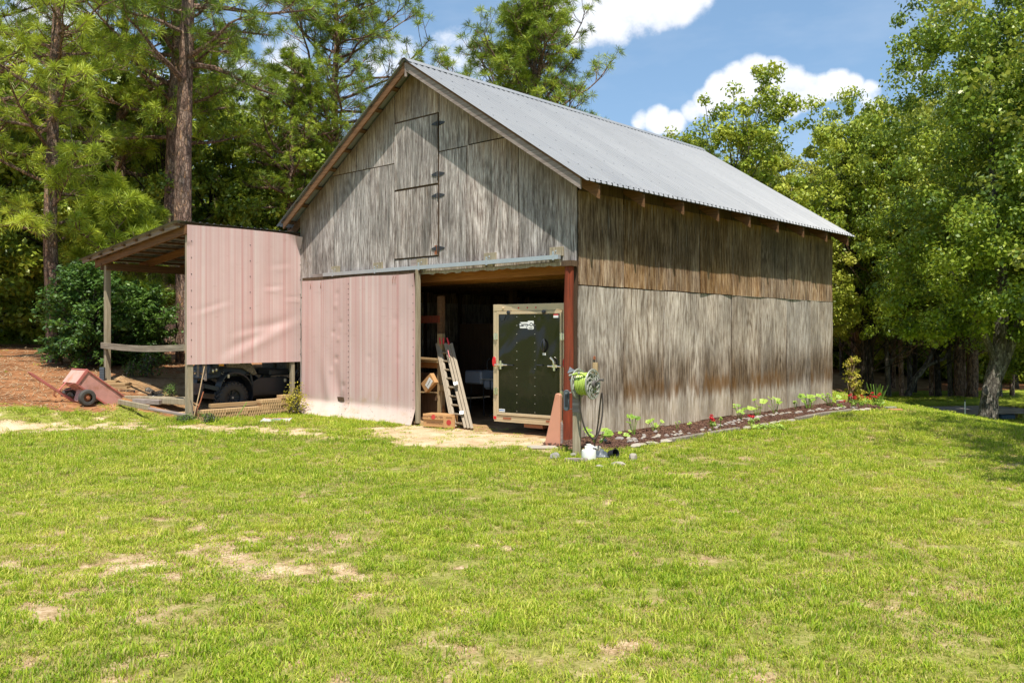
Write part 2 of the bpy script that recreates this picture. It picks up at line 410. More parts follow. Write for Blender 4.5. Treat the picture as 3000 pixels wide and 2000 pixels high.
    patch = t.rng(t.noise(t.scale(v, (1.9, .8, 3)), 1.0, 4, .6), .38, .62, .72, 1.16)
    c = t.new('ShaderNodeHueSaturation', {'Color': c, 'Value': patch}).outputs[0]
    setc(t, b, c); bump(t, b, t.math('SUBTRACT', g, t.math('MULTIPLY', crack, .3)), .45, .008)
    return m
M['ply_front'] = plywood('weathered_plywood_gable', False)
M['ply_side'] = plywood('weathered_plywood_side', True)

def roofmat():
    m, t, b = mat('galvanised_roof', (.4, .41, .42), .52, .1); co = objco(t)
    n = t.noise(co, 1.2, 5, .6); n2 = t.noise(t.scale(co, (.8, 14, .8)), 1.0, 4)
    rnd = t.new('ShaderNodeObjectInfo').outputs['Random']
    c = t.mix(t.math('ADD', t.math('MULTIPLY', n, .5), t.math('MULTIPLY', rnd, .5)), (.235, .24, .25), (.30, .305, .315))
    c = t.mix(t.rng(n2, .56, .75, 0, .35), c, (.19, .19, .19))
    c = t.mix(t.rng(t.noise(co, 5, 6, .7), .66, .78, 0, .6), c, (.17, .14, .12))
    setc(t, b, c); t.l.new(t.rng(n, .3, .7, .38, .55), b.inputs['Roughness']); bump(t, b, t.noise(co, 1.6, 3), .12, .03); return m
M['roof'] = roofmat()
M['galv'] = mottled('galvanised_steel', (.52, .55, .57), .12, .38, .6, 7, .1)
M['galv_dark'] = mottled('dull_roof_underside', (.22, .25, .29), .2, .55, .4, 5, .1)

def pinkmat(name, top_fade):
    """paint-streaked flat sheet metal: thin vertical stripes of faded red"""
    m, t, b = mat(name, (.7, .45, .43), .75, spec=.15); co = objco(t)
    s = t.new('ShaderNodeSeparateXYZ', {'Vector': co}); u = t.math('ADD', s.outputs[0], s.outputs[1]); Z = s.outputs[2]
    def line(k, det, rough=.6, zs=.04):
        return t.noise(t.new('ShaderNodeCombineXYZ', {'X': t.math('MULTIPLY', u, k), 'Y': t.math('MULTIPLY', Z, zs*k*.1), 'Z': 3.1}).outputs[0], 1.0, det, rough)
    wide = line(5.5, 4, .65); fine = line(60, 3, .65); mid = line(17, 3)
    v = t.math('ADD', t.math('MULTIPLY', wide, .50), t.math('ADD', t.math('MULTIPLY', mid, .30), t.math('MULTIPLY', fine, .24)))
    c = t.ramp(v, [(.38, (.66, .56, .52)), (.48, (.62, .455, .43)), (.56, (.58, .37, .345)), (.66, (.50, .24, .23))])
    c = t.mix(t.rng(t.noise(co, .9, 4, .65), .4, .7, 0, .4), c, (.50, .35, .325))
    c = t.mix(t.rng(t.noise(t.scale(co, (3, 3, 9)), 1.0, 5, .75), .60, .72, 0, .35), c, (.40, .25, .20))
    if top_fade: # the hung door: bleached skirt with algae and rust along its foot
        ft = t.rng(t.math('ADD', Z, t.math('MULTIPLY', t.math('SUBTRACT', t.noise(co, 2.2, 4), .5), .5)), .50, .18, 0, .85, True)
        c = t.mix(ft, c, (.60, .49, .42))
        c = t.mix(t.math('MULTIPLY', t.rng(Z, .75, .30, 0, 1, True), t.rng(t.noise(co, 3.2, 6, .7), .52, .68, 0, .55)), c, (.50, .33, .18))
        spk = t.math('MULTIPLY', t.rng(Z, .45, .2, 0, 1), t.rng(t.noise(co, 26, 3), .66, .72))
        c = t.mix(spk, c, (.10, .10, .07))
    else:
        c = t.mix(t.rng(t.noise(co, 1.7, 5, .7), .58, .75, 0, .3), c, (.52, .36, .30))
    setc(t, b, c); bump(t, b, fine, .06, .002); return m
M['pink_panel'] = pinkmat('faded_pink_sheet_metal', False)
M['pink_door'] = pinkmat('faded_pink_door_skin', True)
M['cart'] = mottled('faded_red_cart_paint', (.50, .24, .20), .3, .65, 0, 7, .2, dirt=(.33, .13, .06))
M['cart_pale'] = mottled('sun_bleached_cart_paint', (.56, .33, .27), .2, .7, 0, 6, .2, dirt=(.42, .17, .06))
M['cart_red'] = mottled('red_cart_tongue_paint', (.42, .12, .10), .35, .6, 0, 9, .2, dirt=(.22, .10, .06))
M['rust'] = mottled('rusty_steel', (.32, .11, .05), .35, .8, .2, 14, .4)
M['rubber'] = mottled('old_rubber', (.055, .05, .045), .3, .75, 0, 12, .3, dirt=(.16, .13, .10))
M['tyre'] = mottled('black_tyre_rubber', (.022, .023, .025), .3, .6, 0, 12, .3)
M['black'] = mottled('black_moulded_plastic', (.018, .02, .024), .3, .42, 0, 9, .1)
M['black_dull'] = mottled('black_steel', (.03, .032, .036), .3, .55, 0, 9, .15)
M['chrome'] = mottled('bright_plated_steel', (.75, .72, .62), .1, .22, .9, 10, .05)
M['frame_gold'] = mottled('trailer_aluminium_frame', (.60, .46, .29), .12, .42, .3, 5, .08)
M['alu'] = mottled('aluminium_ladder', (.27, .21, .14), .2, .6, .05, 9, .1)
M['red_lens'] = mottled('red_lens', (.60, .02, .03), .2, .18, 0, 30, .1)
M['red_plastic'] = mottled('red_plastic', (.65, .03, .04), .15, .35, 0, 20, .05)
M['white'] = mottled('white_enamel', (.62, .62, .60), .06, .4, 0, 6, .05, dirt=(.55, .52, .45))
M['white_pvc'] = mottled('white_plastic_pipe', (.80, .79, .75), .06, .35, 0, 9, .05, dirt=(.62, .58, .48))
M['card'] = mottled('cardboard', (.50, .27, .11), .12, .8, 0, 9, .08)
M['card_dark'] = mottled('cardboard_print_brown', (.22, .10, .04), .1, .8, 0, 9, .05)
M['card_red'] = mottled('cardboard_print_red', (.45, .04, .03), .1, .8, 0, 9, .05)
M['paper'] = mottled('paper_label', (.75, .75, .72), .05, .7, 0, 12, .03)
M['ink'] = mottled('black_ink', (.02, .02, .02), .1, .6, 0, 9, 0)
M['ink_blue'] = mottled('blue_ink', (.06, .14, .38), .1, .6, 0, 9, 0)
M['stone'] = mottled('river_stone', (.27, .24, .215), .3, .85, 0, 14, .5, dirt=(.30, .22, .17))
M['stone_pale'] = mottled('pale_limestone', (.38, .335, .27), .18, .9, 0, 9, .6, dirt=(.40, .33, .24))
M['stone_dark'] = mottled('grey_field_stone', (.26, .24, .21), .3, .9, 0, 10, .6, dirt=(.16, .15, .11))
M['brick'] = mottled('terracotta_brick', (.46, .20, .11), .2, .85, 0, 12, .4)
M['scallop'] = mottled('tan_concrete_edging', (.47, .31, .155), .14, .9, 0, 8, .5, dirt=(.34, .22, .11), dist=.006)
M['wedge'] = mottled('faded_salmon_paint', (.60, .27, .17), .12, .65, 0, 5, .15, dirt=(.50, .17, .09))
M['hose'] = mottled('lime_green_hose', (.40, .52, .09), .12, .35, 0, 12, .05)
M['hose_dark'] = mottled('dark_leader_hose', (.05, .038, .03), .2, .4, 0, 12, .05)
M['reel'] = mottled('grey_green_reel_plastic', (.30, .30, .255), .1, .45, 0, 8, .05)
M['reel_dark'] = mottled('dark_grey_reel_plastic', (.13, .115, .11), .1, .4, 0, 8, .05)
M['slate'] = mottled('slate_grey_plastic', (.075, .09, .105), .12, .45, 0, 8, .08)
M['lamp_glass'] = mottled('aged_lantern_glass', (.46, .36, .24), .15, .3, 0, 16, .05)
M['mulch_chip'] = mottled('bark_chip', (.115, .055, .035), .45, .9, 0, 40, .3)
M['grey_tub'] = mottled('pale_grey_plastic_tub', (.46, .50, .56), .08, .4, 0, 8, .05)
M['blue_float'] = mottled('dark_blue_float', (.03, .07, .11), .1, .5, 0, 8, .05)
M['straw_bit'] = mottled('dry_stick', (.40, .28, .16), .3, .85, 0, 20, .2)
M['amber'] = mottled('amber_lens', (.75, .33, .02), .1, .3, 0, 20, .03)
M['spring'] = mottled('cream_spring', (.62, .56, .42), .1, .4, 0, 20, .03)
def camo():
    m, t, b = mat('woodland_camouflage', (.1, .09, .06), .6); co = objco(t)
    n = t.noise(t.scale(co, (1, 1, 2.2)), 22, 4, .6, 1.5)
    setc(t, b, t.ramp(n, [(.40, (.03, .03, .022)), (.47, (.13, .11, .075)), (.53, (.055, .06, .035)), (.60, (.24, .20, .15))])); return m
M['camo'] = camo()
def glosspanel():
    m, t, b = mat('black_gloss_trailer_skin', (.012, .012, .010), .09, spec=.45); co = objco(t)
    n = t.noise(t.scale(co, (1, 1, .6)), 1.7, 2, .4, .6); bump(t, b, n, .32, .12)
    setc(t, b, t.mix(t.rng(t.noise(co, 2.6, 5, .7), .55, .8, 0, .35), (.010, .010, .009), (.07, .055, .035))); return m
M['gloss'] = glosspanel()
def glassmat():
    m, t, b = mat('clear_lens', (.8, .8, .8), .1); b.inputs['Transmission Weight'].default_value = .5; return m
M['lens'] = glassmat()

def bark(name, stops, sc, plates):
    m, t, b = mat(name, stops[1][1], .95, spec=.15); co = objco(t)
    wob = t.vmath('MULTIPLY', t.vmath('SUBTRACT', t.noise(co, 9, 4, .7, out=1), (.5, .5, .5)).outputs[0], (1.9, 1.9, 1.9)).outputs[0]
    vv = t.vmath('ADD', t.scale(co, (sc, sc, sc*.30)), wob).outputs[0]
    v = t.new('ShaderNodeTexVoronoi', {'Vector': vv, 'Scale': 1.0}, feature='DISTANCE_TO_EDGE')
    vc = t.new('ShaderNodeTexVoronoi', {'Vector': vv, 'Scale': 1.0})
    n = t.noise(t.scale(co, (1, 1, .4)), sc*1.4, 5, .7)
    f = t.math('ADD', t.math('MULTIPLY', t.new('ShaderNodeSeparateColor', {'Color': vc.outputs['Color']}).outputs[0], .45), t.math('MULTIPLY', n, .55))
    c = t.ramp(f, stops); crack = t.rng(v.outputs['Distance'], .02, .16 if plates else .10, 1, 0)
    c = t.mix(t.math('MULTIPLY', crack, .6), c, (.045, .032, .026))
    setc(t, b, c); bump(t, b, t.math('SUBTRACT', n, t.math('MULTIPLY', crack, .8)), .9, .03); return m
M['bark_pine'] = bark('pine_bark', [(.25, (.12, .07, .05)), (.45, (.27, .165, .12)), (.62, (.36, .25, .19)), (.78, (.48, .25, .12))], 17, True)
M['bark_oak'] = bark('oak_bark', [(.25, (.07, .06, .05)), (.5, (.17, .15, .125)), (.75, (.30, .27, .23))], 16, False)
M['bark_dark'] = bark('dark_wet_bark', [(.25, (.025, .022, .018)), (.5, (.06, .05, .04)), (.75, (.12, .10, .08))], 16, False)
M['bark_red'] = bark('reddish_bark', [(.25, (.18, .10, .07)), (.5, (.40, .25, .18)), (.75, (.55, .38, .29))], 15, True)

def leafmat(name, c0, c1, c2, gloss=.42, transl=.20, zvar=True):
    """c0..c2: dark, middle, light leaf colour picked by each leaf's own tone"""
    m, t, b = mat(name, c1, gloss, spec=.4)
    a = t.new('ShaderNodeAttribute', attribute_name='tone').outputs['Fac']
    rnd = t.new('ShaderNodeObjectInfo').outputs['Random']
    pos = t.new('ShaderNodeNewGeometry').outputs['Position']
    f = t.math('ADD', a, t.math('ADD', t.math('MULTIPLY', t.math('SUBTRACT', t.noise(pos, .45, 3), .5), .7), t.math('MULTIPLY', t.math('SUBTRACT', rnd, .5), .35)))
    c = t.ramp(f, [(.1, c0), (.5, c1), (.9, c2)]); setc(t, b, c)
    tr = t.new('ShaderNodeBsdfTranslucent', {'Color': t.mix(.5, c, tuple(min(1, x*2.2) for x in c2))})
    mx = t.new('ShaderNodeMixShader', {0: transl, 1: b.outputs[0], 2: tr.outputs[0]})
    t.l.new(mx.outputs[0], m.node_tree.nodes['Material Output'].inputs['Surface']); return m
M['leaf_oak'] = leafmat('broad_leaf', (.065, .115, .010), (.20, .28, .02), (.42, .46, .055))
M['leaf_dark'] = leafmat('dark_leaf', (.065, .115, .012), (.18, .255, .022), (.38, .43, .05))
M['leaf_yel'] = leafmat('yellowing_leaf', (.09, .13, .012), (.24, .29, .025), (.46, .46, .07))
M['leaf_bush'] = leafmat('glossy_bush_leaf', (.035, .085, .014), (.08, .165, .024), (.18, .29, .05), gloss=.5)
M['leaf_mid'] = leafmat('mid_green_leaf', (.05, .095, .010), (.155, .24, .02), (.34, .40, .045))
M['leaf_near'] = leafmat('large_near_leaf', (.06, .115, .012), (.14, .22, .02), (.30, .32, .045), gloss=.34)
M['needle'] = leafmat('pine_needle', (.055, .10, .009), (.18, .27, .018), (.43, .50, .04), gloss=.5, transl=.12)
M['needle_sun'] = leafmat('bright_pine_needle', (.09, .14, .012), (.26, .35, .02), (.50, .56, .05), gloss=.5, transl=.15)
M['leaf_squash'] = leafmat('squash_leaf', (.14, .25, .03), (.26, .40, .05), (.38, .50, .09), gloss=.5)
M['petal_red'] = leafmat('red_petal', (.35, .008, .02), (.55, .015, .03), (.70, .04, .05), gloss=.5, transl=.2)
M['vine'] = leafmat('golden_vine_leaf', (.20, .18, .02), (.38, .33, .03), (.55, .45, .06), gloss=.5)

def grassmat():
    m, t, b = mat('lawn_grass', (.14, .2, .03), .5, spec=.3)
    a = t.new('ShaderNodeAttribute', attribute_name='tone').outputs['Fac']
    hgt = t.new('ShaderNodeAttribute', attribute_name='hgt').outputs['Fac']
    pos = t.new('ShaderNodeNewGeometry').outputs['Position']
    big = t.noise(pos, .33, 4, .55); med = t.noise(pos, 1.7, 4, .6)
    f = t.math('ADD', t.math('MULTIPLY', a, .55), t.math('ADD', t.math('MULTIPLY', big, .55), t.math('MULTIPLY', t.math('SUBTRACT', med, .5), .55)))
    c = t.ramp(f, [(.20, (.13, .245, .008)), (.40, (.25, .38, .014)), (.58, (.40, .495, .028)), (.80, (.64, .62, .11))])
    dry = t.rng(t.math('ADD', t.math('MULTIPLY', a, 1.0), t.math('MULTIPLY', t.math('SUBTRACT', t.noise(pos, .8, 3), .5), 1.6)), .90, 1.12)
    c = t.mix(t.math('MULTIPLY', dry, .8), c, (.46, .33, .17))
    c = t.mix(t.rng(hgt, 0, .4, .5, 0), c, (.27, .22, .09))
    setc(t, b, c)
    tr = t.new('ShaderNodeBsdfTranslucent', {'Color': c})
    mx = t.new('ShaderNodeMixShader', {0: .38, 1: b.outputs[0], 2: tr.outputs[0]})
    t.l.new(mx.outputs[0], m.node_tree.nodes['Material Output'].inputs['Surface']); return m
M['grass'] = grassmat()

def groundmat():
    m, t, b = mat('ground', (.3, .25, .15), .95, spec=.1)
    pos = t.new('ShaderNodeNewGeometry').outputs['Position']
    def at(n): return t.new('ShaderNodeAttribute', attribute_name=n).outputs['Fac']
    n1 = t.noise(pos, .8, 5, .6); n2 = t.noise(pos, 6, 5, .65); n3 = t.noise(pos, 38, 4, .65); n4 = t.noise(pos, 2.5, 5, .6)
    mixn = t.math('ADD', t.math('MULTIPLY', n2, .5), t.math('MULTIPLY', n3, .5))
    turf = t.ramp(mixn, [(.34, (.10, .10, .02)), (.5, (.22, .22, .05)), (.66, (.40, .34, .14))])
    farg = t.ramp(mixn, [(.34, (.14, .19, .018)), (.5, (.25, .30, .03)), (.66, (.36, .38, .06))])
    turf = t.mix(t.rng(t.math('ADD', at('worn'), t.math('MULTIPLY', t.math('SUBTRACT', n2, .5), .8)), .15, .75, 0, .9), turf, t.ramp(mixn, [(.36, (.22, .125, .07)), (.5, (.40, .265, .155)), (.64, (.58, .44, .30))]))
    dist = t.vmath('LENGTH', pos).outputs['Value']
    turf = t.mix(t.rng(dist, 14, 26), turf, farg)
    sand = t.ramp(t.math('ADD', t.math('MULTIPLY', n3, .5), t.math('MULTIPLY', n4, .5)), [(.32, (.30, .19, .095)), (.48, (.50, .37, .22)), (.62, (.66, .53, .36))])
    straw = t.ramp(t.math('ADD', t.math('MULTIPLY', mixn, .6), t.math('MULTIPLY', n1, .4)), [(.36, (.10, .045, .02)), (.48, (.26, .115, .05)), (.6, (.42, .20, .09))])
    dirt = t.ramp(t.math('ADD', t.math('MULTIPLY', n3, .35), t.math('MULTIPLY', n4, .65)), [(.36, (.20, .115, .055)), (.5, (.36, .22, .11)), (.66, (.50, .34, .19))])
    sv = t.math('ADD', at('sand'), t.math('ADD', t.math('MULTIPLY', t.math('SUBTRACT', n2, .5), 1.1), t.math('MULTIPLY', t.math('SUBTRACT', n3, .5), 1.0)))
    c = t.mix(t.rng(sv, .38, .78), turf, sand)
    c = t.mix(t.rng(t.math('ADD', at('straw'), t.math('MULTIPLY', t.math('SUBTRACT', n2, .5), .8)), .35, .65), c, straw)
    c = t.mix(t.rng(t.math('ADD', at('dirt'), t.math('MULTIPLY', t.math('SUBTRACT', n2, .5), .5)), .3, .7), c, dirt)
    setc(t, b, c); bump(t, b, t.math('ADD', t.math('MULTIPLY', n2, .6), t.math('MULTIPLY', n3, .4)), .8, .03); return m
M['ground'] = groundmat()
def mulchmat():
    m, t, b = mat('bark_mulch', (.14, .06, .035), .95, spec=.1); co = objco(t)
    v = t.new('ShaderNodeTexVoronoi', {'Vector': co, 'Scale': 42.0})
    n = t.noise(co, 3, 4)
    setc(t, b, t.mix(t.rng(n, .35, .7), t.ramp(t.new('ShaderNodeSeparateColor', {'Color': v.outputs['Color']}).outputs[0], [(0, (.045, .024, .016)), (.6, (.12, .06, .038)), (1, (.25, .15, .10))]), (.17, .10, .06)))
    bump(t, b, v.outputs['Distance'], .8, .02); return m
M['mulch'] = mulchmat()
def watermat():
    m, t, b = mat('pond_water', (.055, .06, .012), .06, spec=.6); co = objco(t)
    n = t.noise(t.scale(co, (1, 3, 1)), 2.2, 3); bump(t, b, n, .01, .01)
    setc(t, b, t.mix(t.noise(co, .2, 3), (.045, .05, .010), (.10, .095, .025))); return m
M['water'] = watermat()
# ------------------------------------------------------------------ ground
rng0 = random.Random(7)
def axis_pts(lo, fine_lo, fine_hi, hi, step, grow=1.12):
    a = list(np.arange(fine_lo, fine_hi, step)); s = step; v = a[-1]
    while v < hi: s *= grow; v += s; a.append(v)
    s = step; v = a[0]; pre = []
    while v > lo: s *= grow; v -= s; pre.append(v)
    return np.array(pre[::-1] + a)
gx = axis_pts(-420, -11.5, 10.5, 420, .125, 1.09)
ys = [3.4]; 
while ys[-1] < 46: ys.append(ys[-1] + max(.07, ys[-1]*.0135))
s_ = .6
while ys[-1] < 700: s_ *= 1.15; ys.append(ys[-1] + s_)
pre = [3.4]; s_ = .1
while pre[-1] > -60: s_ *= 1.3; pre.append(pre[-1] - s_)
gy = np.array(pre[:0:-1] + ys)
GX, GY = np.meshgrid(gx, gy); GZ = land(GX, GY)
sand, straw, dirt, grs, inbed = masks(GX, GY); worn = masks.worn
nx, ny = len(gx), len(gy)
GZ = GZ + (fbm(GX, GY, 2.2, 41)-.5)*.035*(np.hypot(GX, GY) < 40) - .02*sand + .05*straw*(fbm(GX, GY, 1.3, 45)-.3)*(GY > 15)
ii = np.arange(nx*ny).reshape(ny, nx)
fc = np.stack([ii[:-1, :-1], ii[:-1, 1:], ii[1:, 1:], ii[1:, :-1]], -1).reshape(-1, 4)
me = npmesh('ground', np.stack([GX, GY, GZ], -1).reshape(-1, 3), fc, None, True, {'sand': sand.ravel(), 'straw': straw.ravel(), 'dirt': dirt.ravel(), 'worn': worn.ravel()})
link('ground', me, M['ground'], kind='structure')

# pond water
th = np.linspace(0, 2*math.pi, 96, endpoint=False)
def sgnp(v, e): return np.sign(v)*np.abs(v)**e
px_ = 33 + 17.5*sgnp(np.cos(th), 2/3); py_ = 36.4 + 7.0*sgnp(np.sin(th), 2/3)
m = MB(); m.v = [Vector((a, b_, -1.56)) for a, b_ in zip(px_, py_)]; m.f = [list(range(96))]
o = m.build('water', M['water'], kind='structure')

# ------------------------------------------------------------------ grass: thousands of tufts as one lawn
def make_tuft(rs, nb, rad, h0, h1, wd, lean, kind=0):
    V = []; Fq = []; T = []; Hh = []
    for i in range(nb):
        a = rs.uniform(0, 6.283); r = rad*math.sqrt(rs.random()); x, y = r*math.cos(a), r*math.sin(a)
        h = rs.uniform(h0, h1); az = rs.uniform(0, 6.283); ln = rs.uniform(.15, lean)*h
        dx, dy = math.cos(az)*ln, math.sin(az)*ln; sx, sy = -math.sin(az+rs.uniform(-.8, .8)), math.cos(az+rs.uniform(-.8, .8))
        w_ = wd*rs.uniform(.6, 1.25); tn = rs.random(); b = len(V)
        V += [(x-sx*w_/2, y-sy*w_/2, -.006), (x+sx*w_/2, y+sy*w_/2, -.006),
              (x+dx*.38+sx*w_*.45, y+dy*.38+sy*w_*.45, h*.58), (x+dx*.38-sx*w_*.45, y+dy*.38-sy*w_*.45, h*.58), (x+dx, y+dy, h*.95)]
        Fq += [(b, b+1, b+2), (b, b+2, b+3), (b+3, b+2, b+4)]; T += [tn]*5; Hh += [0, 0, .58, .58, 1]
    return V, Fq, T, Hh
rs = random.Random(11); TV, TF, TT, TH, TK = [], [], [], [], []
for k in range(7):
    if k < 4: v, f, tt, hh = make_tuft(rs, 38, .085, .008, .030, .0050, 1.8)
    elif k == 4: v, f, tt, hh = make_tuft(rs, 24, .05, .03, .08, .006, 1.2)       # coarse clump
    else: v, f, tt, hh = make_tuft(rs, 46, .09, .008, .026, .009, 2.2)             # low broad-leaved mat
    if k == 6: v, f, tt, hh = make_tuft(rs, 40, .09, .006, .024, .0045, 2.4); tt = [1.25+.5*x_ for x_ in tt]
    b = len(TV); TV += v; TF += [tuple(b+i for i in q) for q in f]; TT += tt; TH += hh; TK += [k]*len(v)
nr = np.random.RandomState(5)
P = []
# candidates by distance band: (y0,y1,density per m2,size)
for y0, y1, dens, sz in ((3.2, 5, 560, .72), (5, 7, 460, .82), (7, 10, 430, .85), (10, 14, 290, 1.0), (14, 19, 150, 1.35), (19, 27, 60, 1.9), (27, 46, 11, 3.6)):
    n = int(dens*(y1-y0)*((y0+y1)*.70+5.2)); yy = nr.uniform(y0, y1, n); xx = nr.uniform(-1, 1, n)*(yy*.70+2.6)
    _, _, _, g, _ = masks(xx, yy)
    dn = fbm(xx, yy, 2.4, 61); masks_w = masks.worn
    keep = nr.rand(n) < g*np.clip(-.35+2.4*dn, .25, 1.1)
    xx, yy, g, dn = xx[keep], yy[keep], g[keep], dn[keep]
    kk = nr.randint(0, 4, len(xx)); r1 = nr.rand(len(xx)); cl = fbm(xx, yy, .9, 71)
    kk = np.where(nr.rand(len(xx)) < .05+.5*masks_w[keep], 6, kk); kk = np.where((cl > .58) & (r1 < .45) & (yy < 12), 5, kk); kk = np.where((r1 > .98) | ((cl < .36) & (r1 > .86)), 4, kk)
    P.append(np.stack([xx, yy, sz*nr.uniform(.75, 1.25, len(xx)), kk, g], -1))
# sparse coarse weeds on the sand and against the barn
n = 900; wx = nr.uniform(-8, 2.5, n); wy = nr.uniform(10.8, 17.5, n); sd_, st_, _, g, ib = masks(wx, wy)
kp = (sd_ > .3) & (nr.rand(n) < .35) & ~ib; P.append(np.stack([wx[kp], wy[kp], nr.uniform(.8, 1.5, kp.sum()), np.full(kp.sum(), 4), g[kp]], -1))
n = 420; l_x = nr.uniform(-7.7, -3.8, n); l_y = -.42-np.abs(nr.normal(0, .18, n)); wx, wy = C0[0]+cY*l_x-sY*l_y, C0[1]+sY*l_x+cY*l_y
P.append(np.stack([wx, wy, nr.uniform(.9, 1.7, n), np.full(n, 4), np.ones(n)], -1))
for (a, b, r, nn) in ((-1.35, 4.35, .28, 60), (-1.75, 4.75, .2, 26), (-1.0, 5.0, .2, 22), (2.9, 5.4, .25, 20), (3.9, 7.6, .5, 40), (-3.2, 5.2, .25, 18), (.8, 6.9, .3, 18), (1.9, 4.3, .2, 20)):
    wx = nr.normal(a, r, nn); wy = nr.normal(b, r*.7, nn); P.append(np.stack([wx, wy, nr.uniform(1.0, 1.7, nn), np.full(nn, 4), np.ones(nn)*1.3], -1))
P = np.concatenate(P); PZ = land(P[:, 0], P[:, 1]) + (fbm(P[:, 0], P[:, 1], 2.2, 41)-.5)*.035
npnt = len(P); ntv = len(TV)
me = bpy.data.meshes.new('grass'); me.vertices.add(ntv+npnt)
allv = np.concatenate([np.array(TV), np.stack([P[:, 0], P[:, 1], PZ], -1)]).astype(np.float32)
me.vertices.foreach_set('co', allv.ravel())
tf = np.array(TF, np.int32); me.loops.add(len(tf)*3); me.loops.foreach_set('vertex_index', tf.ravel())
me.polygons.add(len(tf)); me.polygons.foreach_set('loop_start', np.arange(0, len(tf)*3, 3, dtype=np.int32)); me.update(calc_edges=True)
def fa(nm, arr, typ='FLOAT'):
    a = me.attributes.new(nm, typ, 'POINT'); a.data.foreach_set('value' if typ != 'FLOAT_VECTOR' else 'vector', np.ascontiguousarray(arr, np.int32 if typ == 'INT' else np.float32).ravel())
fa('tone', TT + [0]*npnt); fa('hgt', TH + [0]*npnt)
fa('kind', np.concatenate([np.array(TK), np.full(npnt, -1)]), 'INT')
fa('pick', np.concatenate([np.zeros(ntv), P[:, 3]]), 'INT')
rot = np.zeros((ntv+npnt, 3)); rot[ntv:, 2] = nr.uniform(0, 6.283, npnt); rot[ntv:, 0] = nr.normal(0, .1, npnt); rot[ntv:, 1] = nr.normal(0, .1, npnt); fa('rot', rot, 'FLOAT_VECTOR')
scl = np.ones((ntv+npnt, 3)); scl[ntv:] = P[:, 2:3]; scl[ntv:, 2] = np.minimum(P[:, 2], 1.25)*np.clip(.55+.5*P[:, 4], .5, 1.05); fa('scl', scl, 'FLOAT_VECTOR')
grass = link('grass', me, M['grass'], kind='stuff'); grass['label'] = 'short yellow green lawn grass with worn sandy patches in front of the barn'; grass['category'] = 'grass'
ng = bpy.data.node_groups.new('tufts', 'GeometryNodeTree')
ng.interface.new_socket('Geometry', in_out='INPUT', socket_type='NodeSocketGeometry'); ng.interface.new_socket('Geometry', in_out='OUTPUT', socket_type='NodeSocketGeometry')
g = NT(ng); gi = g.new('NodeGroupInput'); go = g.new('NodeGroupOutput')
def attr(nm, ty): return g.new('GeometryNodeInputNamedAttribute', {'Name': nm}, data_type=ty).outputs['Attribute']
kd = attr('kind', 'INT')
joins = g.new('GeometryNodeJoinGeometry')
for k in range(7):
    cmp_ = g.new('FunctionNodeCompare', data_type='INT', operation='EQUAL'); g.l.new(kd, cmp_.inputs[2]); cmp_.inputs[3].default_value = k
    sp = g.new('GeometryNodeSeparateGeometry', {'Geometry': gi.outputs[0], 'Selection': cmp_.outputs[0]}, domain='POINT')
    ti = g.new('GeometryNodeGeometryToInstance', {'Geometry': sp.outputs[0]}); g.l.new(ti.outputs[0], joins.inputs[0])
cmp_ = g.new('FunctionNodeCompare', data_type='INT', operation='EQUAL'); g.l.new(kd, cmp_.inputs[2]); cmp_.inputs[3].default_value = -1
sp = g.new('GeometryNodeSeparateGeometry', {'Geometry': gi.outputs[0], 'Selection': cmp_.outputs[0]}, domain='POINT')
mp = g.new('GeometryNodeMeshToPoints', {'Mesh': sp.outputs[0], 'Radius': .01})
e2r = g.new('FunctionNodeEulerToRotation', {0: attr('rot', 'FLOAT_VECTOR')})
iop = g.new('GeometryNodeInstanceOnPoints', {'Points': mp.outputs[0], 'Instance': joins.outputs[0], 'Pick Instance': True, 'Instance Index': attr('pick', 'INT'), 'Rotation': e2r.outputs[0], 'Scale': attr('scl', 'FLOAT_VECTOR')})
g.l.new(iop.outputs[0], go.inputs[0])
md = grass.modifiers.new('tufts', 'NODES'); md.node_group = ng
print('grass tufts', npnt)

# ------------------------------------------------------------------ sheet with its own grid, thickness and warp
def grid_sheet(fn, nu, nv, th_vec):
    """fn(u,v)->point for u,v in 0..1; th_vec = thickness vector"""
    m = MB(); T = Vector(th_vec)
    for j in range(nv+1):
        for i in range(nu+1): m.v.append(Vector(fn(i/nu, j/nv)))
    n = (nu+1)*(nv+1); m.v += [p + T for p in m.v[:n]]
    for j in range(nv):
        for i in range(nu):
            a = j*(nu+1)+i; q = [a, a+1, a+nu+2, a+nu+1]; m.f.append(q); m.f.append([x+n for x in q[::-1]])
    for i in range(nu):
        a = i; m.f.append([a+1, a, a+n, a+1+n]); a = nv*(nu+1)+i; m.f.append([a, a+1, a+1+n, a+n])
    for j in range(nv):
        a = j*(nu+1); b = a+nu+1; m.f.append([a, b, b+n, a+n]); a = j*(nu+1)+nu; b = a+nu+1; m.f.append([b, a, a+n, b+n])
    return m

# ------------------------------------------------------------------ the barn
barn = at_barn(thing('old_barn', 'tall weathered grey plywood barn with a steep metal gable roof', 'barn'))
ALPHA = math.atan2(ZR-ZE, W/2+OE); SL = (W/2+OE)/math.cos(ALPHA); TAN = math.tan(ALPHA)
XC = -W/2
def zroof(x): return ZR - TAN*abs(x-XC)
def slope(side, u, y, n=0.0):
    """point on a roof slope: side +1 right, u metres down from the ridge, n above the sheet"""
    return Vector((XC + side*(u*math.cos(ALPHA) + n*math.sin(ALPHA)), y, ZR - u*math.sin(ALPHA) + n*math.cos(ALPHA)))

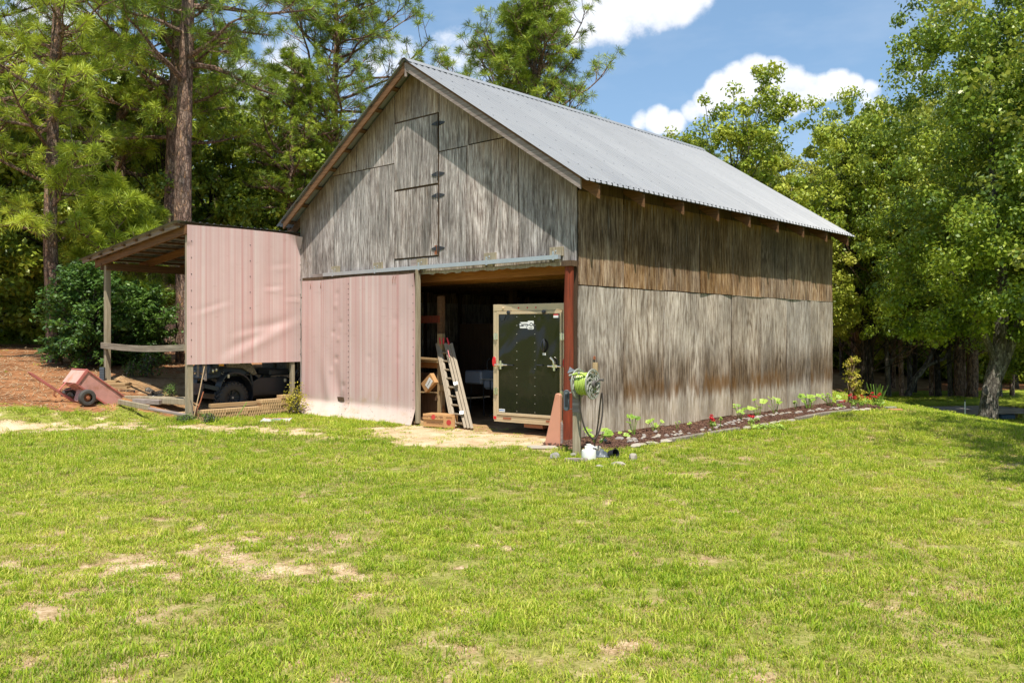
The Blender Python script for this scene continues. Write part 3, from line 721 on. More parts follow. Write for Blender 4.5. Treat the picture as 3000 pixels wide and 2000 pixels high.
# side wall sheets: eight lower, eight upper
sw = L/8
for k in range(8):
    y0, y1 = k*sw, (k+1)*sw
    for up in (0, 1):
        r_ = random.Random(100+k*2+up); ph = r_.uniform(0, 6); am = r_.uniform(.003, .009); g0 = r_.uniform(.007, .011)
        zb = (.045+r_.uniform(-.02, .02)) if not up else 2.502+r_.uniform(-.006, .008); zt = 2.492 if not up else 4.02
        px = .0 if not up else .007
        tl = r_.uniform(-.012, .012)
        def fn(u, v, y0=y0, y1=y1, zb=zb, zt=zt, px=px, ph=ph, am=am, g0=g0, tl=tl, k=k, up=up):
            y = y0+g0 + (y1-y0-2*g0)*u
            z = zb + (zt-zb)*v + (tl*(u-.5)*2*(1-v))
            x = px + am*math.sin(u*6.28+ph)*(.4+.6*v) + .006*math.sin(v*5+ph*1.7)
            x += .012*(abs(u-.5)*2)**3*(1-v)**2*abs(math.sin(ph*3))
            if k == 7: y += (.05*math.sin(v*3.1) - .03*(1-v))*u*(1 if not up else .35)
            return (x, y, z)
        grid_sheet(fn, 6, 7, (-.013, 0, 0)).build('plywood_sheet', M['ply_side'], barn)
# sill board under the side sheets and the timber frame behind
MB().span((-.05, -.01, -.12), (-.018, L, .10)).build('sill_board', M['wood_fresh_x'], barn)
for yy in (.035, L-.05):
    MB().span((-.13, yy, -.1), (-.03, yy+.03, 4.0)).build('corner_post', M['wood_dark'], barn)
# left wall and back wall (outside faces unseen from the front, inside faces dark)
for k in range(8):
    y0, y1 = k*sw, (k+1)*sw
    for z0, z1 in ((.04, 2.498), (2.4985, 4.3)):
        MB().span((-W, y0+.003, z0), (-W+.013, y1-.003, z1)).build('plywood_sheet', M['ply_side'], barn)
for k in range(6):
    x0, x1 = -W+.02+k*(W-.04)/6, -W+.02+(k+1)*(W-.04)/6
    poly = [(x0+.003, .04), (x1-.003, .04), (x1-.003, zroof(x1)-.16)] + ([(XC, ZR-.16)] if x0 < XC-.01 < x1-.02 else []) + [(x0+.003, zroof(x0)-.16)]
    MB().prism(poly, L-.013, L).build('plywood_sheet', M['ply_front'], barn)

# gable sheets: polygons cut under the rakes
def rake_clip(x0, x1, z0, z1, marg=.075):
    pts = [(x0, z0), (x1, z0)]
    def top(x): return min(z1, zroof(x)-marg)
    xs = sorted({x0, x1} | ({XC} if x0 < XC < x1 else set()) | {x for x in (XC-(ZR-marg-z1)/TAN, XC+(ZR-marg-z1)/TAN) if x0 < x < x1})
    for x in reversed(xs):
        if top(x) > z0+.002: pts.append((x, top(x)))
        else:
            xx = XC + (1 if x > XC else -1)*(ZR-marg-z0)/TAN; pts.append((xx, z0+.001))
            if pts[1][0] > xx and x > XC: pts[1] = (xx, z0)
            if x < XC: pts[0] = (xx, z0); pts.pop()
    return pts
GS = [  # x0, x1, z0, z1
 (-7.741, -6.512, 2.52, 5.035), (-7.741, -6.9, .05, 2.505), (-6.9, -5.68, .05, 2.505), (-5.68, -4.46, .05, 2.505),
 (-6.506, -5.30, 2.885, 5.035), (-5.295, -4.535, 2.885, 5.035), (-6.9, -5.735, 5.045, 7), (-5.73, -4.535, 5.045, 7),
 (-4.53, -3.262, 5.83, 7.2), (-4.53, -3.262, 2.885, 3.155),
 (-3.258, -2.538, 2.885, 5.09), (-3.258, -2.478, 5.10, 7), (-2.473, -.6, 5.115, 7),
 (-2.532, -1.279, 2.885, 5.105), (-1.273, -.004, 2.885, 5.1)]
for i, (x0, x1, z0, z1) in enumerate(GS):
    r_ = random.Random(300+i); d0 = r_.uniform(-.004, .003)
    poly = rake_clip(x0+.007, x1-.007, z0+.005, z1-.005)
    MB().prism(poly, d0-.013, d0).build('plywood_sheet', M['ply_front'], barn)
MB().span((-7.735, -.014, 2.30), (-6.506, -.001, 2.50))
# dark backing studs behind the gable joints
for x in (-6.51, -4.53, -3.26, -2.53, -1.276):
    MB().span((x-.045, .004, 2.9), (x+.045, .09, zroof(x)-.2)).build('stud', M['wood_dark'], barn)
for z in (3.16, 4.50, 5.82, 5.05):
    xa, xb = (-4.6, -3.2) if z != 5.05 else (-6.3, -1.5)
    MB().span((xa, .006, z-.05), (xb, .088, z+.05)).build('girt', M['wood_dark'], barn)
# loft doors and strap hinges
for z0, z1 in ((4.512, 5.805), (3.172, 4.485)):
    d = MB().span((-4.512, -.030, z0+.008), (-3.288, -.012, z1-.006)).build('loft_door', M['ply_front'], barn, label='upper plywood loft door' if z0 > 4 else 'lower plywood loft door stained at its foot')
    zs = ((5.62, 4.68) if z0 > 4 else (4.28, 3.30))
    for z in zs:
        hb = MB(); hb.prism([(-3.285-.15, z+.012), (-3.285-.02, z+.045), (-3.285-.02, z-.045), (-3.285-.15, z-.012)], -.040, -.0315)
        hb.prism([(-3.255+.15, z+.012), (-3.255+.015, z+.045), (-3.255+.015, z-.045), (-3.255+.15, z-.012)], -.021, -.0135)
        hb.tube([(-3.27, -.036, z-.05), (-3.27, -.036, z+.05)], .013, 6)
        hb.build('hinge', M['black_dull'], d)
    MB().span((-4.52, -.004, z1-.0), (-3.28, .004, z1+.022)).build('gap_strip', M['wood_dark'], barn)
MB().span((-3.36, -.034, 3.19), (-3.29, -.0315, 3.36)).build('rust_patch', M['rust'], barn)
MB().box((-3.93, -.02, 3.06), (.20, .02, .13)).build('patch_block', M['wood_grey'], barn)
# board closing the top of the doorway, splintered lower edge
r_ = random.Random(5); bp = [(-3.75, 2.885)]; x = -3.75
low = []
while x < -.02: low.append((x, 2.83+r_.uniform(-.012, .02))); x += r_.uniform(.03, .12)
poly = [(-.02, 2.883)] + [(-3.75, 2.883)] + low + [(-.02, 2.84)]
MB().prism(poly, -.016, -.002).build('splintered_edge', M['wood_post'], barn)
MB().span((-7.4, .0, 2.87), (-.2, .10, 3.02)).build('header_beam', M['wood_orange'], barn)
# jambs
MB().span((-.165, -.012, .0), (-.012, -.002, 2.88))
MB().span((-4.45, .005, 0), (-4.36, .095, 2.87)).build('stud', M['wood_dark'], barn)
# loft floor joists seen through the doorway, and the loft boards above them
for k, yy in enumerate((.42, .85, 1.28, 1.75, 2.3, 3.1, 3.9, 4.7, 5.6, 6.6, 7.6, 8.6)):
    MB().span((-7.7, yy, 2.72), (-.06, yy+.045, 2.93)).build('joist', M['wood_orange'] if k < 3 else M['wood_dark'], barn)  # orange front joists, dark ones behind: bounce light and gloom put into the colour
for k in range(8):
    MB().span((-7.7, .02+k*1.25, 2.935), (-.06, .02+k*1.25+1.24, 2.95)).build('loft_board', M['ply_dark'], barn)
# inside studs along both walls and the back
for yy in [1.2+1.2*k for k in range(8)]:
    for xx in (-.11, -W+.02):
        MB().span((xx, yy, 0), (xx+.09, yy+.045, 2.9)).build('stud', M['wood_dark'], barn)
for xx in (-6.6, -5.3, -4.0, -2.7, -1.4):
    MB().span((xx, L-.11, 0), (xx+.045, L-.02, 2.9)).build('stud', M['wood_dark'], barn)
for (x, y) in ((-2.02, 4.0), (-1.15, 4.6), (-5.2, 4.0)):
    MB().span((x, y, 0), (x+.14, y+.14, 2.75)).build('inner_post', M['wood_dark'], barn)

# red-brown corner pole of the doorway
pts = [(-.115, -.10, -.1), (-.12, -.10, .6), (-.105, -.10, 1.4), (-.11, -.10, 2.2), (-.10, -.09, 2.80)]
p = MB().tube(pts, [.095, .085, .08, .078, .072], 12).build('door_pole', M['red_post'], barn, label='round red brown pole at the corner of the doorway', smooth=True)
MB().box((-.10, -.09, 2.845), (.19, .19, .09)).build('pole_cap', M['wood_dark'], barn)

# roof sheets
NS = 12; y_a, y_b = -OHF, L+OHB; sws = (y_b-y_a)/NS
def roof_sheet(side, seed):
    r_ = random.Random(seed); m = MB(); prof = []; nrib = 6; pw = sws/nrib
    for i in range(nrib):
        b0 = i*pw; prof += [(b0, 0), (b0+pw*.34, 0), (b0+pw*.42, .017), (b0+pw*.58, .017), (b0+pw*.66, 0)]
    prof.append((sws+.012, .002))
    us = [0, 1.3, 2.6, 3.9, SL]
    for u in us:
        for (d, n) in prof: m.v.append(slope(side, u, d, n + r_.uniform(-.001, .001)))
    k = len(prof)
    for j in range(len(us)-1):
        for i in range(k-1): m.f.append([j*k+i, j*k+i+1, (j+1)*k+i+1, (j+1)*k+i])
    n0 = len(m.v); nv = slope(side, 0, 0, -.004)-slope(side, 0, 0, 0)
    m.v += [p + nv for p in m.v[:n0]]; m.f += [[x+n0 for x in q[::-1]] for q in m.f[:]]
    j = len(us)-1
    for i in range(k-1): m.f.append([j*k+i, j*k+i+1, j*k+i+1+n0, j*k+i+n0])
    for j in range(len(us)-1): m.f.append([j*k, (j+1)*k, (j+1)*k+n0, j*k+n0])
    return m.mesh('roof_sheet')
for side in (1, -1):
    sh = [roof_sheet(side, 40+k) for k in range(3)]
    for k in range(NS):
        o = link('roof_sheet', sh[k % 3], M['roof'], barn); o.location = (0, y_a+k*sws, .0015*(k % 2))
# roof screws: countless small heads in rows across every slope
m = MB(); r_ = random.Random(9)
for k in range(NS*6):
    yb = y_a + (k+.84)*sws/6
    for j in range(9):
        if (k+j) % 2 and j not in (0, 8): continue
        u = .25 + j*(SL-.36)/8 + r_.uniform(-.03, .03); m.box(slope(1, u, yb + r_.uniform(-.008, .008), .006), (.022, .022, .014), (0, math.degrees(ALPHA), 0))
    if k % 2 == 0 or True: m.box(slope(1, SL-.02, y_a+(k+.5)*sws/6, .026), (.02, .02, .016), (0, math.degrees(ALPHA), 0))
m.build('roof_screws', M['black_dull'], barn, kind='stuff')
# ridge cap with dark mouths over every rib valley
for seg in range(4):
    a = y_a-.02 + seg*(y_b-y_a+.04)/4; b = a + (y_b-y_a+.04)/4 + (.05 if seg < 3 else 0)
    m = MB(); h = .0015*(seg % 2)
    sec = [slope(-1, .17, 0, .022+h), slope(-1, .02, 0, .040+h), slope(1, .02, 0, .040+h), slope(1, .17, 0, .022+h)]
    sec2 = [p - Vector((0, 0, .004)) for p in sec]
    sec = [(p.x, p.z) for p in sec] + [(p.x, p.z) for p in reversed(sec2)]
    m.prism(sec, a, b); m.build('ridge_cap', M['roof'], barn)
# purlins across the rafters, poking out past the gable
for side in (1, -1):
    for j in range(9):
        u = .10 + j*(SL-.30)/8; p0 = slope(side, u, y_a+.03, -.026); p1 = slope(side, u, y_b-.05, -.026)
        nrm = slope(side, 0, 0, 1)-slope(side, 0, 0, 0)
        MB().beam(p0, p1, .085, .036, up=nrm).build('purlin', M['wood_brown_y'], barn)
# rafters with plumb-cut tails
for side in (1, -1):
    for k in range(9):
        y = .02 + k*(L-.06)/8; xe = OE-.035
        if side == -1: ue = xe
        xs, xd = XC+.02*side, (0+xe if side == 1 else -W-xe)
        zt = lambda x: zroof(x)-.052
        poly = [(xs, zt(xs)), (xd, zt(xd)), (xd, zt(xd)-.215), (xs, zt(xs)-.215)]
        MB().prism(poly, y, y+.04).build('rafter', M['wood_brown'], barn)
# fly rafters on the gable
for side in (1, -1):
    xs, xe = XC+.022*side, (.285 if side == 1 else -7.97)
    zt = lambda x: zroof(x)-.05
    poly = [(xs, zt(xs)), (xe, zt(xe)), (xe, zt(xe)-.165), (xs, zt(xs)-.165)]
    MB().prism(poly, y_a+.035, y_a+.072).build('barge_board', M['wood_grey'] if side == 1 else M['wood_brown'], barn, bev=.003)
MB().box((XC, y_a+.05, ZR-.19), (.04, .036, .26)).build('ridge_block', M['wood_grey'], barn)
# closing board on the right rake, between barge board and sheet
MB().prism([(XC+.1, zroof(XC+.1)-.006), (.30, zroof(.30)-.006), (.30, zroof(.30)-.045), (XC+.1, zroof(XC+.1)-.045)], y_a+.02, y_a+.03).build('rake_strip', M['wood_brown'], barn)
for k in range(8):
    y0 = .02 + k*(L-.06)/8+.042; MB().span((-.045, y0, 3.98), (-.012, .02+(k+1)*(L-.06)/8-.002, 4.335)).build('eave_gap_shade', M['wood_dark'], barn)  # added dark boards standing in for the shaded gap under the eave
# thin black strip under the edge of the eave sheet
MB().beam(slope(1, SL-.02, y_a+.2, -.012), slope(1, SL-.02, y_b-.1, -.012), .02, .012).build('eave_strip', M['black_dull'], barn)

# sliding door track with its brackets and blocks
tk = MB().span((-6.76, -.115, 2.93), (-.32, -.045, 3.0)).build('door_track', M['galv'], barn, label='long galvanised box track over the doorway')
for x in (-6.42, -5.02, -3.71, -1.93, -.42):
    MB().span((x-.14, -.043, 2.985), (x+.14, -.002, 3.135)).build('track_block', M['wood_post'], barn, bev=.003)
    b_ = MB(); b_.span((x-.02, -.122, 2.915), (x+.02, -.116, 3.06)); b_.span((x-.02, -.122, 3.02), (x+.02, -.05, 3.028)); b_.tube([(x, -.05, 3.07), (x, -.03, 3.07)], .014, 8)
    b_.build('bracket', M['galv'], tk)
MB().span((-7.22, -.05, 2.90), (-6.75, -.002, 3.0)).build('track_block', M['wood_grey'], barn)

# the hung sliding door: timber frame skinned with two sheets of faded pink metal
DX0, DX1, DSEAM = -7.53, -3.72, -5.83
door = MB().span((DX0, -.10, 2.86), (DX1, -.045, 2.93)).build('sliding_door', M['wood_dark'], barn, label='sliding barn door skinned in faded pink striped sheet metal')
def door_fn(xa, xb, ph):
    def fn(u, v):
        x = xa + (xb-xa)*u; U = (x-DX0)/(DX1-DX0); fl = .30 - .20*U               # the skirt kicks out at the foot
        zb = -.005 - .03*U*0
        z = zb + (2.865-.012*math.sin(U*9) - zb)*v; y = -.118
        k = max(0, (.30-z)/.30); y -= fl*k**1.15
        cx = -6.35 + .22*math.sin(z*1.3); y += -.035*math.exp(-((x-(-6.75+.28*(1.3-z)))/.17)**2)*sstf(1.6, .35, z) + .03*math.exp(-((x+6.35-.3*(1-z))/.14)**2)*sstf(1.5, .3, z)
        for (bx, bz, bs, am) in ((-6.38, 1.75, .05, .018), (-6.22, 1.6, .05, -.016), (-6.28, 1.2, .06, .02), (-6.45, .95, .05, -.016), (-6.05, .65, .06, .02), (-6.15, 1.95, .05, .016), (-6.3, 2.3, .06, -.014), (-5.2, 1.25, .05, .010), (-4.3, 1.25, .05, .010), (-6.2, .40, .05, .018), (-4.4, 2.0, .08, .008), (-6.25, 2.55, .06, .012)):
            y += am*math.exp(-((x-bx)/bs)**2 - ((z-bz)/(bs*.8))**2)
        y += .004*math.sin(x*9+ph) + .003*math.sin(z*4+x*3)
        if U > .93 and v > .9: y -= (U-.93)/.07*(v-.9)/.1*.05                        # loose top corner
        return (x - .09*(1-U)*k - (.03 if U > .99 and z > .3 else 0)*0, y, z)
    return fn
def sstf(a, b, v):
    t = min(1, max(0, (v-a)/(b-a))); return t*t*(3-2*t)
for xa, xb, ph in ((DX0, DSEAM, .3), (DSEAM+.002, DX1-.085, 2.1)):
    grid_sheet(door_fn(xa, xb, ph), 46, 64, (0, .003, 0)).build('door_skin', M['pink_door'], door, smooth=True)
MB().span((DX1-.07, -.130, .03), (DX1-.005, -.05, 2.93)).build('door_stile', M['wood_post'], door, bev=.004)
MB().span((DX0-.02, -.10, 2.25), (DX0+.05, -.03, 2.60)).build('door_stile', M['wood_post'], door)
MB().span((DX0, -.10, .06), (DX0+.09, -.05, 2.86)).build('door_stile', M['wood_dark'], door)
for z in (.32, 1.4): MB().span((DX0+.09, -.10, z), (DX1-.09, -.055, z+.09)).build('door_rail', M['wood_dark'], door)
m = MB()
f_ = door_fn(DX0, DX1-.085, .3)
for k in range(26):
    for x in (DSEAM-.03,):
        u = (x-DX0)/(DX1-.085-DX0); v = .03+k*.037; p = Vector(f_(u, v)); m.box(p+Vector((0, -.004, 0)), (.016, .008, .016))
for k in range(16):
    p = Vector(f_(.985, .05+k*.058)); m.box(p+Vector((0, -.004, 0)), (.014, .008, .014))
m.build('nail_heads', M['black_dull'], door, kind='stuff')
for x in (-7.2, -6.83): MB().tube([(x, -.13, 2.80), (x+.03, -.135, 2.74), (x+.0, -.13, 2.68)], .004, 5).build('bent_nail', M['rust'], door)
for x in (-4.42, -4.35): MB().tube([(x, -.13, 2.84), (x-.03, -.135, 2.76), (x-.02, -.13, 2.70)], .004, 5).build('bent_nail', M['rust'], door)
# inside shelf standing just behind the opening
sh = MB
MB().span((-3.86, .50, 0), (-3.74, .59, 2.45)).build('inner_post', M['wood_brown'], barn)

# ------------------------------------------------------------------ lean-to with its pink side panel
LX, LY = -11.63, -2.62
OX, OY = -W, LY                                           # its frame starts at the front right post
lean = at_barn(thing('lean_to_shed', 'open timber lean-to with brown rafters and rusty metal roof left of the barn', 'lean-to'), OX, OY)
def q(x, y, z): return Vector((x-OX, y-OY, z))
def zl(x): return 3.93 - (3.93-3.52)*( -W - x)/(-W - LX)  # roof underside line falling to the left
yb = 2.9
fh = {}
MB().span(q(-W-.125, LY, -.1), q(-W-.01, LY+.115, 3.80)).build('post', M['wood_post'], lean, bev=.004)
MB().span(q(LX-.055, LY, .4), q(LX+.055, LY+.115, 3.36)).build('post', M['wood_post'], lean, bev=.004)
MB().span(q(LX-.055, yb-.2, .6), q(LX+.055, yb-.09, 3.36)).build('post', M['wood_post'], lean)
MB().span(q(-W-.10, -.22, -.05), q(-W-.02, -.14, 3.80)).build('post', M['wood_post'], lean)
MB().span(q(LX-.10, LY-.06, 3.17), q(LX-.057, yb+.3, 3.33)).build('eave_beam', M['wood_brown_y'], lean)
MB().span(q(LX+.057, LY+.0, 3.17), q(LX+.10, yb+.3, 3.33)).build('eave_beam', M['wood_brown_y'], lean)
for i, yy in enumerate((LY-.05, LY+.98, LY+2.0, .4, 1.4, 2.4)):
    xe = LX-.42
    poly = [(-W+.0-OX, 3.885-.02), (xe-OX, zl(xe)-.07), (xe-OX, zl(xe)-.235), (-W+.0-OX, 3.885-.19)]
    MB().prism(poly, yy-OY, yy-OY+.042).build('rafter', M['wood_brown'], lean, bev=.003)
for j in range(8):
    x = -W-.12 - j*(4.15/7); zt = zl(x)-.02
    MB().span(q(x-.045, LY-.22, zt-.04), q(x+.045, yb+.25, zt)).build('purlin', M['wood_brown_y'], lean)
# weathered fascia along the front, a dark crusted roof edge
poly = [(-W-.10-OX, zl(-W-.1)+.01), (LX-.86-OX, zl(LX-.86)+.01), (LX-.86-OX, zl(LX-.86)-.07), (-W-.10-OX, zl(-W-.1)-.10)]
MB().prism(poly, -.16, -.12).build('fascia', M['wood_grey'], lean, bev=.003)
r_ = random.Random(77)
for k in range(6):
    ya = LY-.26 + k*.92; m = MB(); prof = []
    for i in range(6): b0 = ya+i*.92/6; prof += [(b0, 0), (b0+.05, 0), (b0+.065, .014), (b0+.09, .014), (b0+.105, 0)]
    prof.append((ya+.925, .001)); xs = [-W-.0, -W-1.5, -W-3.0, LX-.9]
    for x in xs:
        for d, n in prof: m.v.append(q(x, d, zl(x)+.012+n+r_.uniform(-.002, .003)))
    kk = len(prof)
    for j in range(3):
        for i in range(kk-1): m.f.append([j*kk+i, j*kk+i+1, (j+1)*kk+i+1, (j+1)*kk+i])
    n0 = len(m.v); m.v += [p-Vector((0, 0, .004)) for p in m.v[:]]; m.f += [[x+n0 for x in f[::-1]] for f in m.f[:]]
    m.build('roof_sheet', M['galv_dark'], lean)
# rail nailed between the posts, bowed
pts = []
m = MB(); n = 10
for i in range(n):
    a, b_ = i/n, (i+1)/n
    f2 = lambda s: q(LX-.12 + (-W+.0-LX)*s, LY-.022, 1.455 - .05*math.sin(math.pi*s)*1.0 - .01*s)
    m.beam(f2(a), f2(b_), .045, .13 - .0*a)
m.build('rail', M['rail_wood'], lean)
MB().span(q(-W-.185, LY+.02, 1.55), q(-W-.12, LY+.06, 2.75)).build('cleat', M['wood_grey'], lean)
# pink side panel
def pan(u, v):
    y = LY-.03 + (2.70)*u; zt = 3.875 + .02*math.sin(u*2.9) - .0*u; zb = 1.105
    z = zb + (zt-zb)*v; x = -W + .006
    s = u*2.7; h = v*2.77
    def crease(x0, h0, x1, h1, am, wd):
        dx, dh = x1-x0, h1-h0; L2 = dx*dx+dh*dh; t = ((s-x0)*dx+(h-h0)*dh)/L2; tt = min(1, max(0, t)); d = ((s-x0)*dh-(h-h0)*dx)/math.sqrt(L2)
        e = math.hypot(s-x0-dx*tt, h-h0-dh*tt)
        return am*math.exp(-(e/wd)**2)*math.sin(max(-1.57, min(1.57, d/wd*1.6)))*math.sin(math.pi*min(1, max(0, t)))
    x += crease(.6, .05, 2.7, 1.0, .028, .16) + crease(.05, .98, 1.05, 1.28, .012, .07) + crease(1.7, 1.55, 2.25, 1.6, .02, .05) + crease(2.2, 1.35, 2.7, 1.38, .014, .05)
    x += crease(0.9, .55, 2.4, .85, .02, .12) + crease(1.8, 2.0, 2.5, 2.1, .008, .08)
    x += .006*math.sin(s*2.3+.5)*math.sin(h*1.4) + .003*math.sin(s*7)
    if u > .86 and v > .86:
        k = max(0, ((u-.86)/.14+(v-.86)/.14-1)); x += .10*k; z -= .05*k; y -= .03*k
    if u < .06 and v > .86: x += .02*(1-u/.06)
    return q(x, y, z)
pn = grid_sheet(pan, 56, 56, (-.003, 0, 0)).build('pink_wall_panel', M['pink_panel'], lean, label='faded pink striped sheet metal panel hung between post and barn', smooth=True)
m = MB()
for u in (.035, .52, .975):
    for k in range(8):
        v = .06+k*.118
        if u == .52 and v < .3: continue
        m.box(Vector(pan(u, v)) + Vector((.005, 0, 0)), (.008, .015, .015))
m.build('screws', M['black_dull'], pn, kind='stuff')
MB().span(q(-W-.04, LY, 3.74), q(-W-.002, .0, 3.84)).build('top_plate', M['wood_brown_y'], lean)
MB().span(q(-W-.06, LY+.12, 1.14), q(-W-.002, -.02, 1.22)).build('girt', M['wood_brown_y'], lean)
# ------------------------------------------------------------------ trees
def leaf_cloud(rs, centres, rads, counts, size, asp=.62, upb=.35, fold=.12, spread=.55):
    """leaf-sized folded quads in clumps; returns verts, faces, tone"""
    V, T = [], []
    for c, r, n in zip(centres, rads, counts):
        n = int(n)
        d = rs.normal(0, 1, (n, 3)); d /= np.linalg.norm(d, axis=1)[:, None]; rr = r*rs.rand(n, 1)**spread
        p = c + d*rr*np.array([1, 1, .72])
        nrm = d*.55 + rs.normal(0, .55, (n, 3)) + np.array([0, 0, upb]); nrm /= np.linalg.norm(nrm, axis=1)[:, None]
        a = np.cross(nrm, rs.normal(0, 1, (n, 3))); a /= np.linalg.norm(a, axis=1)[:, None]; b = np.cross(nrm, a)
        s = size*rs.uniform(.6, 1.3, (n, 1)); L_ = a*s*.5; B_ = b*s*.5*asp
        q0 = p - L_; q1 = p + B_ + nrm*s*fold; q2 = p + L_; q3 = p - B_ + nrm*s*fold
        V.append(np.stack([q0, q1, q2, q3], 1).reshape(-1, 3))
        tn = np.clip(rs.normal(.5, .2) + rs.normal(0, .16, n), 0, 1); T.append(np.repeat(tn, 4))
    V = np.concatenate(V); T = np.concatenate(T); n = len(V)//4; i = np.arange(n)*4
    Fc = np.stack([i, i+1, i+2, i+3], -1)
    return V, Fc, T
def limb(m, p0, p1, r0, r1, rs, bow=.15, seg=5, n=6):
    p0 = Vector(p0); p1 = Vector(p1); d = p1-p0; b = Vector((rs.uniform(-1, 1), rs.uniform(-1, 1), rs.uniform(-.4, .9)))*d.length*bow
    pts = [p0 + d*(i/seg) + b*math.sin(math.pi*i/seg)*.7 + Vector((rs.uniform(-1, 1), rs.uniform(-1, 1), 0))*d.length*.02*(0 < i < seg) for i in range(seg+1)]
    m.tube(pts, [r0 + (r1-r0)*(i/seg)**.8 for i in range(seg+1)], n, cap=False); return pts
def broadleaf(name, seed, H, base, rx, nclump, nleaf, size, tr, mat_leaf, mat_bark, lumps=7, low=.0, fork=0, squash=1.0, outer=.35, lean=(0, 0)):
    """trunk with limbs and a lumpy crown of separate leaves; returns (trunk mesh, crown mesh)"""
    rs = random.Random(seed); nr_ = np.random.RandomState(seed)
    m = MB(); top = H*.80
    tp = [Vector((0, 0, -.3)), Vector((0, 0, 0)), Vector((rs.uniform(-.1, .1)+lean[0]*.3, rs.uniform(-.1, .1)+lean[1]*.3, H*.2)), Vector((rs.uniform(-.25, .25)+lean[0]*.7, rs.uniform(-.25, .25)+lean[1]*.7, H*.45)), Vector((rs.uniform(-.4, .4)+lean[0], rs.uniform(-.4, .4)+lean[1], top))]
    m.tube(tp, [tr*1.45, tr*1.15, tr*.85, tr*.6, tr*.12], 10)
    # envelope: overlapping lobes
    lob = []
    for k in range(lumps):
        a = rs.uniform(0, 6.283); zz = base + (H-base)*(k+.6)/(lumps+.3); f = math.sin(math.pi*min(.97, max(.13, (zz-base)/(H-base)*.86+.12)))
        off = rx*.55*f; lob.append((Vector((math.cos(a)*off+lean[0]*zz/H, math.sin(a)*off+lean[1]*zz/H, zz)), rx*(.45+.35*f)*rs.uniform(.85, 1.15)))
    cs, rr, ct = [], [], []
    for k in range(nclump):
        c, r = lob[k % lumps] if k < lumps*6 else rs.choice(lob)
        d = Vector((rs.gauss(0, 1), rs.gauss(0, 1), rs.gauss(0, 1)*.9+low)).normalized()
        p = c + d*r*(outer + (1-outer)*rs.random()**.45); p.z = c.z + (p.z-c.z)*squash
        if p.z < base*.8: p.z = base*.8 + rs.random()*.6
        cs.append(np.array(p)); rr.append(rs.uniform(.30, .66)*(rx/3.4)**.5); ct.append(nleaf*rs.uniform(.6, 1.4))
        if k % 4 == 0 and p.z > 0:
            zt = min(top*.95, max(base*.55, p.z*rs.uniform(.45, .75))); t_ = zt/top
            tx = tp[3].lerp(tp[4], max(0, (zt-H*.45)/(top-H*.45))) if zt > H*.45 else tp[1].lerp(tp[3], zt/(H*.45))
            limb(m, (tx.x, tx.y, zt), p, tr*.32*(1.15-t_), .012, rs, .12, 4, 5)
    V, Fc, T = leaf_cloud(nr_, cs, rr, ct, size)
    return m.mesh(name+'_trunk', True), npmesh(name+'_crown', V, Fc, T)
def tree_kind(meshes, leaf, barkm):
    tm, cm = meshes; tm.materials.append(M[barkm]); cm.materials.append(M[leaf]); return tm, cm
def plant_tree(nm, kindm, x, y, s, rz, label, cat='tree', group=None, sz=None, z=None):
    t = thing(nm, label, cat, (x, y, (gz(x, y) if z is None else z)-.03), rz, group); t.scale = (s, s, sz or s)
    link('trunk', kindm[0], None, t); link('crown', kindm[1], None, t); return t

oakA = tree_kind(broadleaf('oak_a', 1, 12.5, 2.6, 3.9, 220, 125, .185, .15, 'x', 'y', 9), 'leaf_oak', 'bark_dark')
oakB = tree_kind(broadleaf('oak_b', 2, 14.0, 3.2, 4.2, 230, 120, .19, .13, 'x', 'y', 9), 'leaf_yel', 'bark_oak')
oakC = tree_kind(broadleaf('oak_c', 3, 11.0, 2.3, 3.6, 200, 125, .18, .105, 'x', 'y', 8, low=-.2), 'leaf_oak', 'bark_red')
darkA = tree_kind(broadleaf('dark_a', 4, 12.0, 1.6, 3.9, 210, 125, .19, .20, 'x', 'y', 9, low=-.2), 'leaf_dark', 'bark_dark')
darkB = tree_kind(broadleaf('dark_b', 5, 9.0, .6, 3.4, 180, 125, .18, .15, 'x', 'y', 8, low=-.3), 'leaf_dark', 'bark_dark')
peak = tree_kind(broadleaf('peak', 6, 12.6, 3.0, 3.5, 230, 120, .16, .20, 'x', 'y', 11, outer=.5), 'leaf_oak', 'bark_oak')
nearT = tree_kind(broadleaf('near', 7, 15.5, 3.0, 5.4, 560, 170, .15, .30, 'x', 'y', 14, low=-.05, outer=.35), 'leaf_mid', 'bark_oak')
bigL = tree_kind(broadleaf('bigleaf', 8, 11.5, 2.2, 4.3, 360, 110, .125, .22, 'x', 'y', 11, low=-.15, outer=.4), 'leaf_near', 'bark_oak')

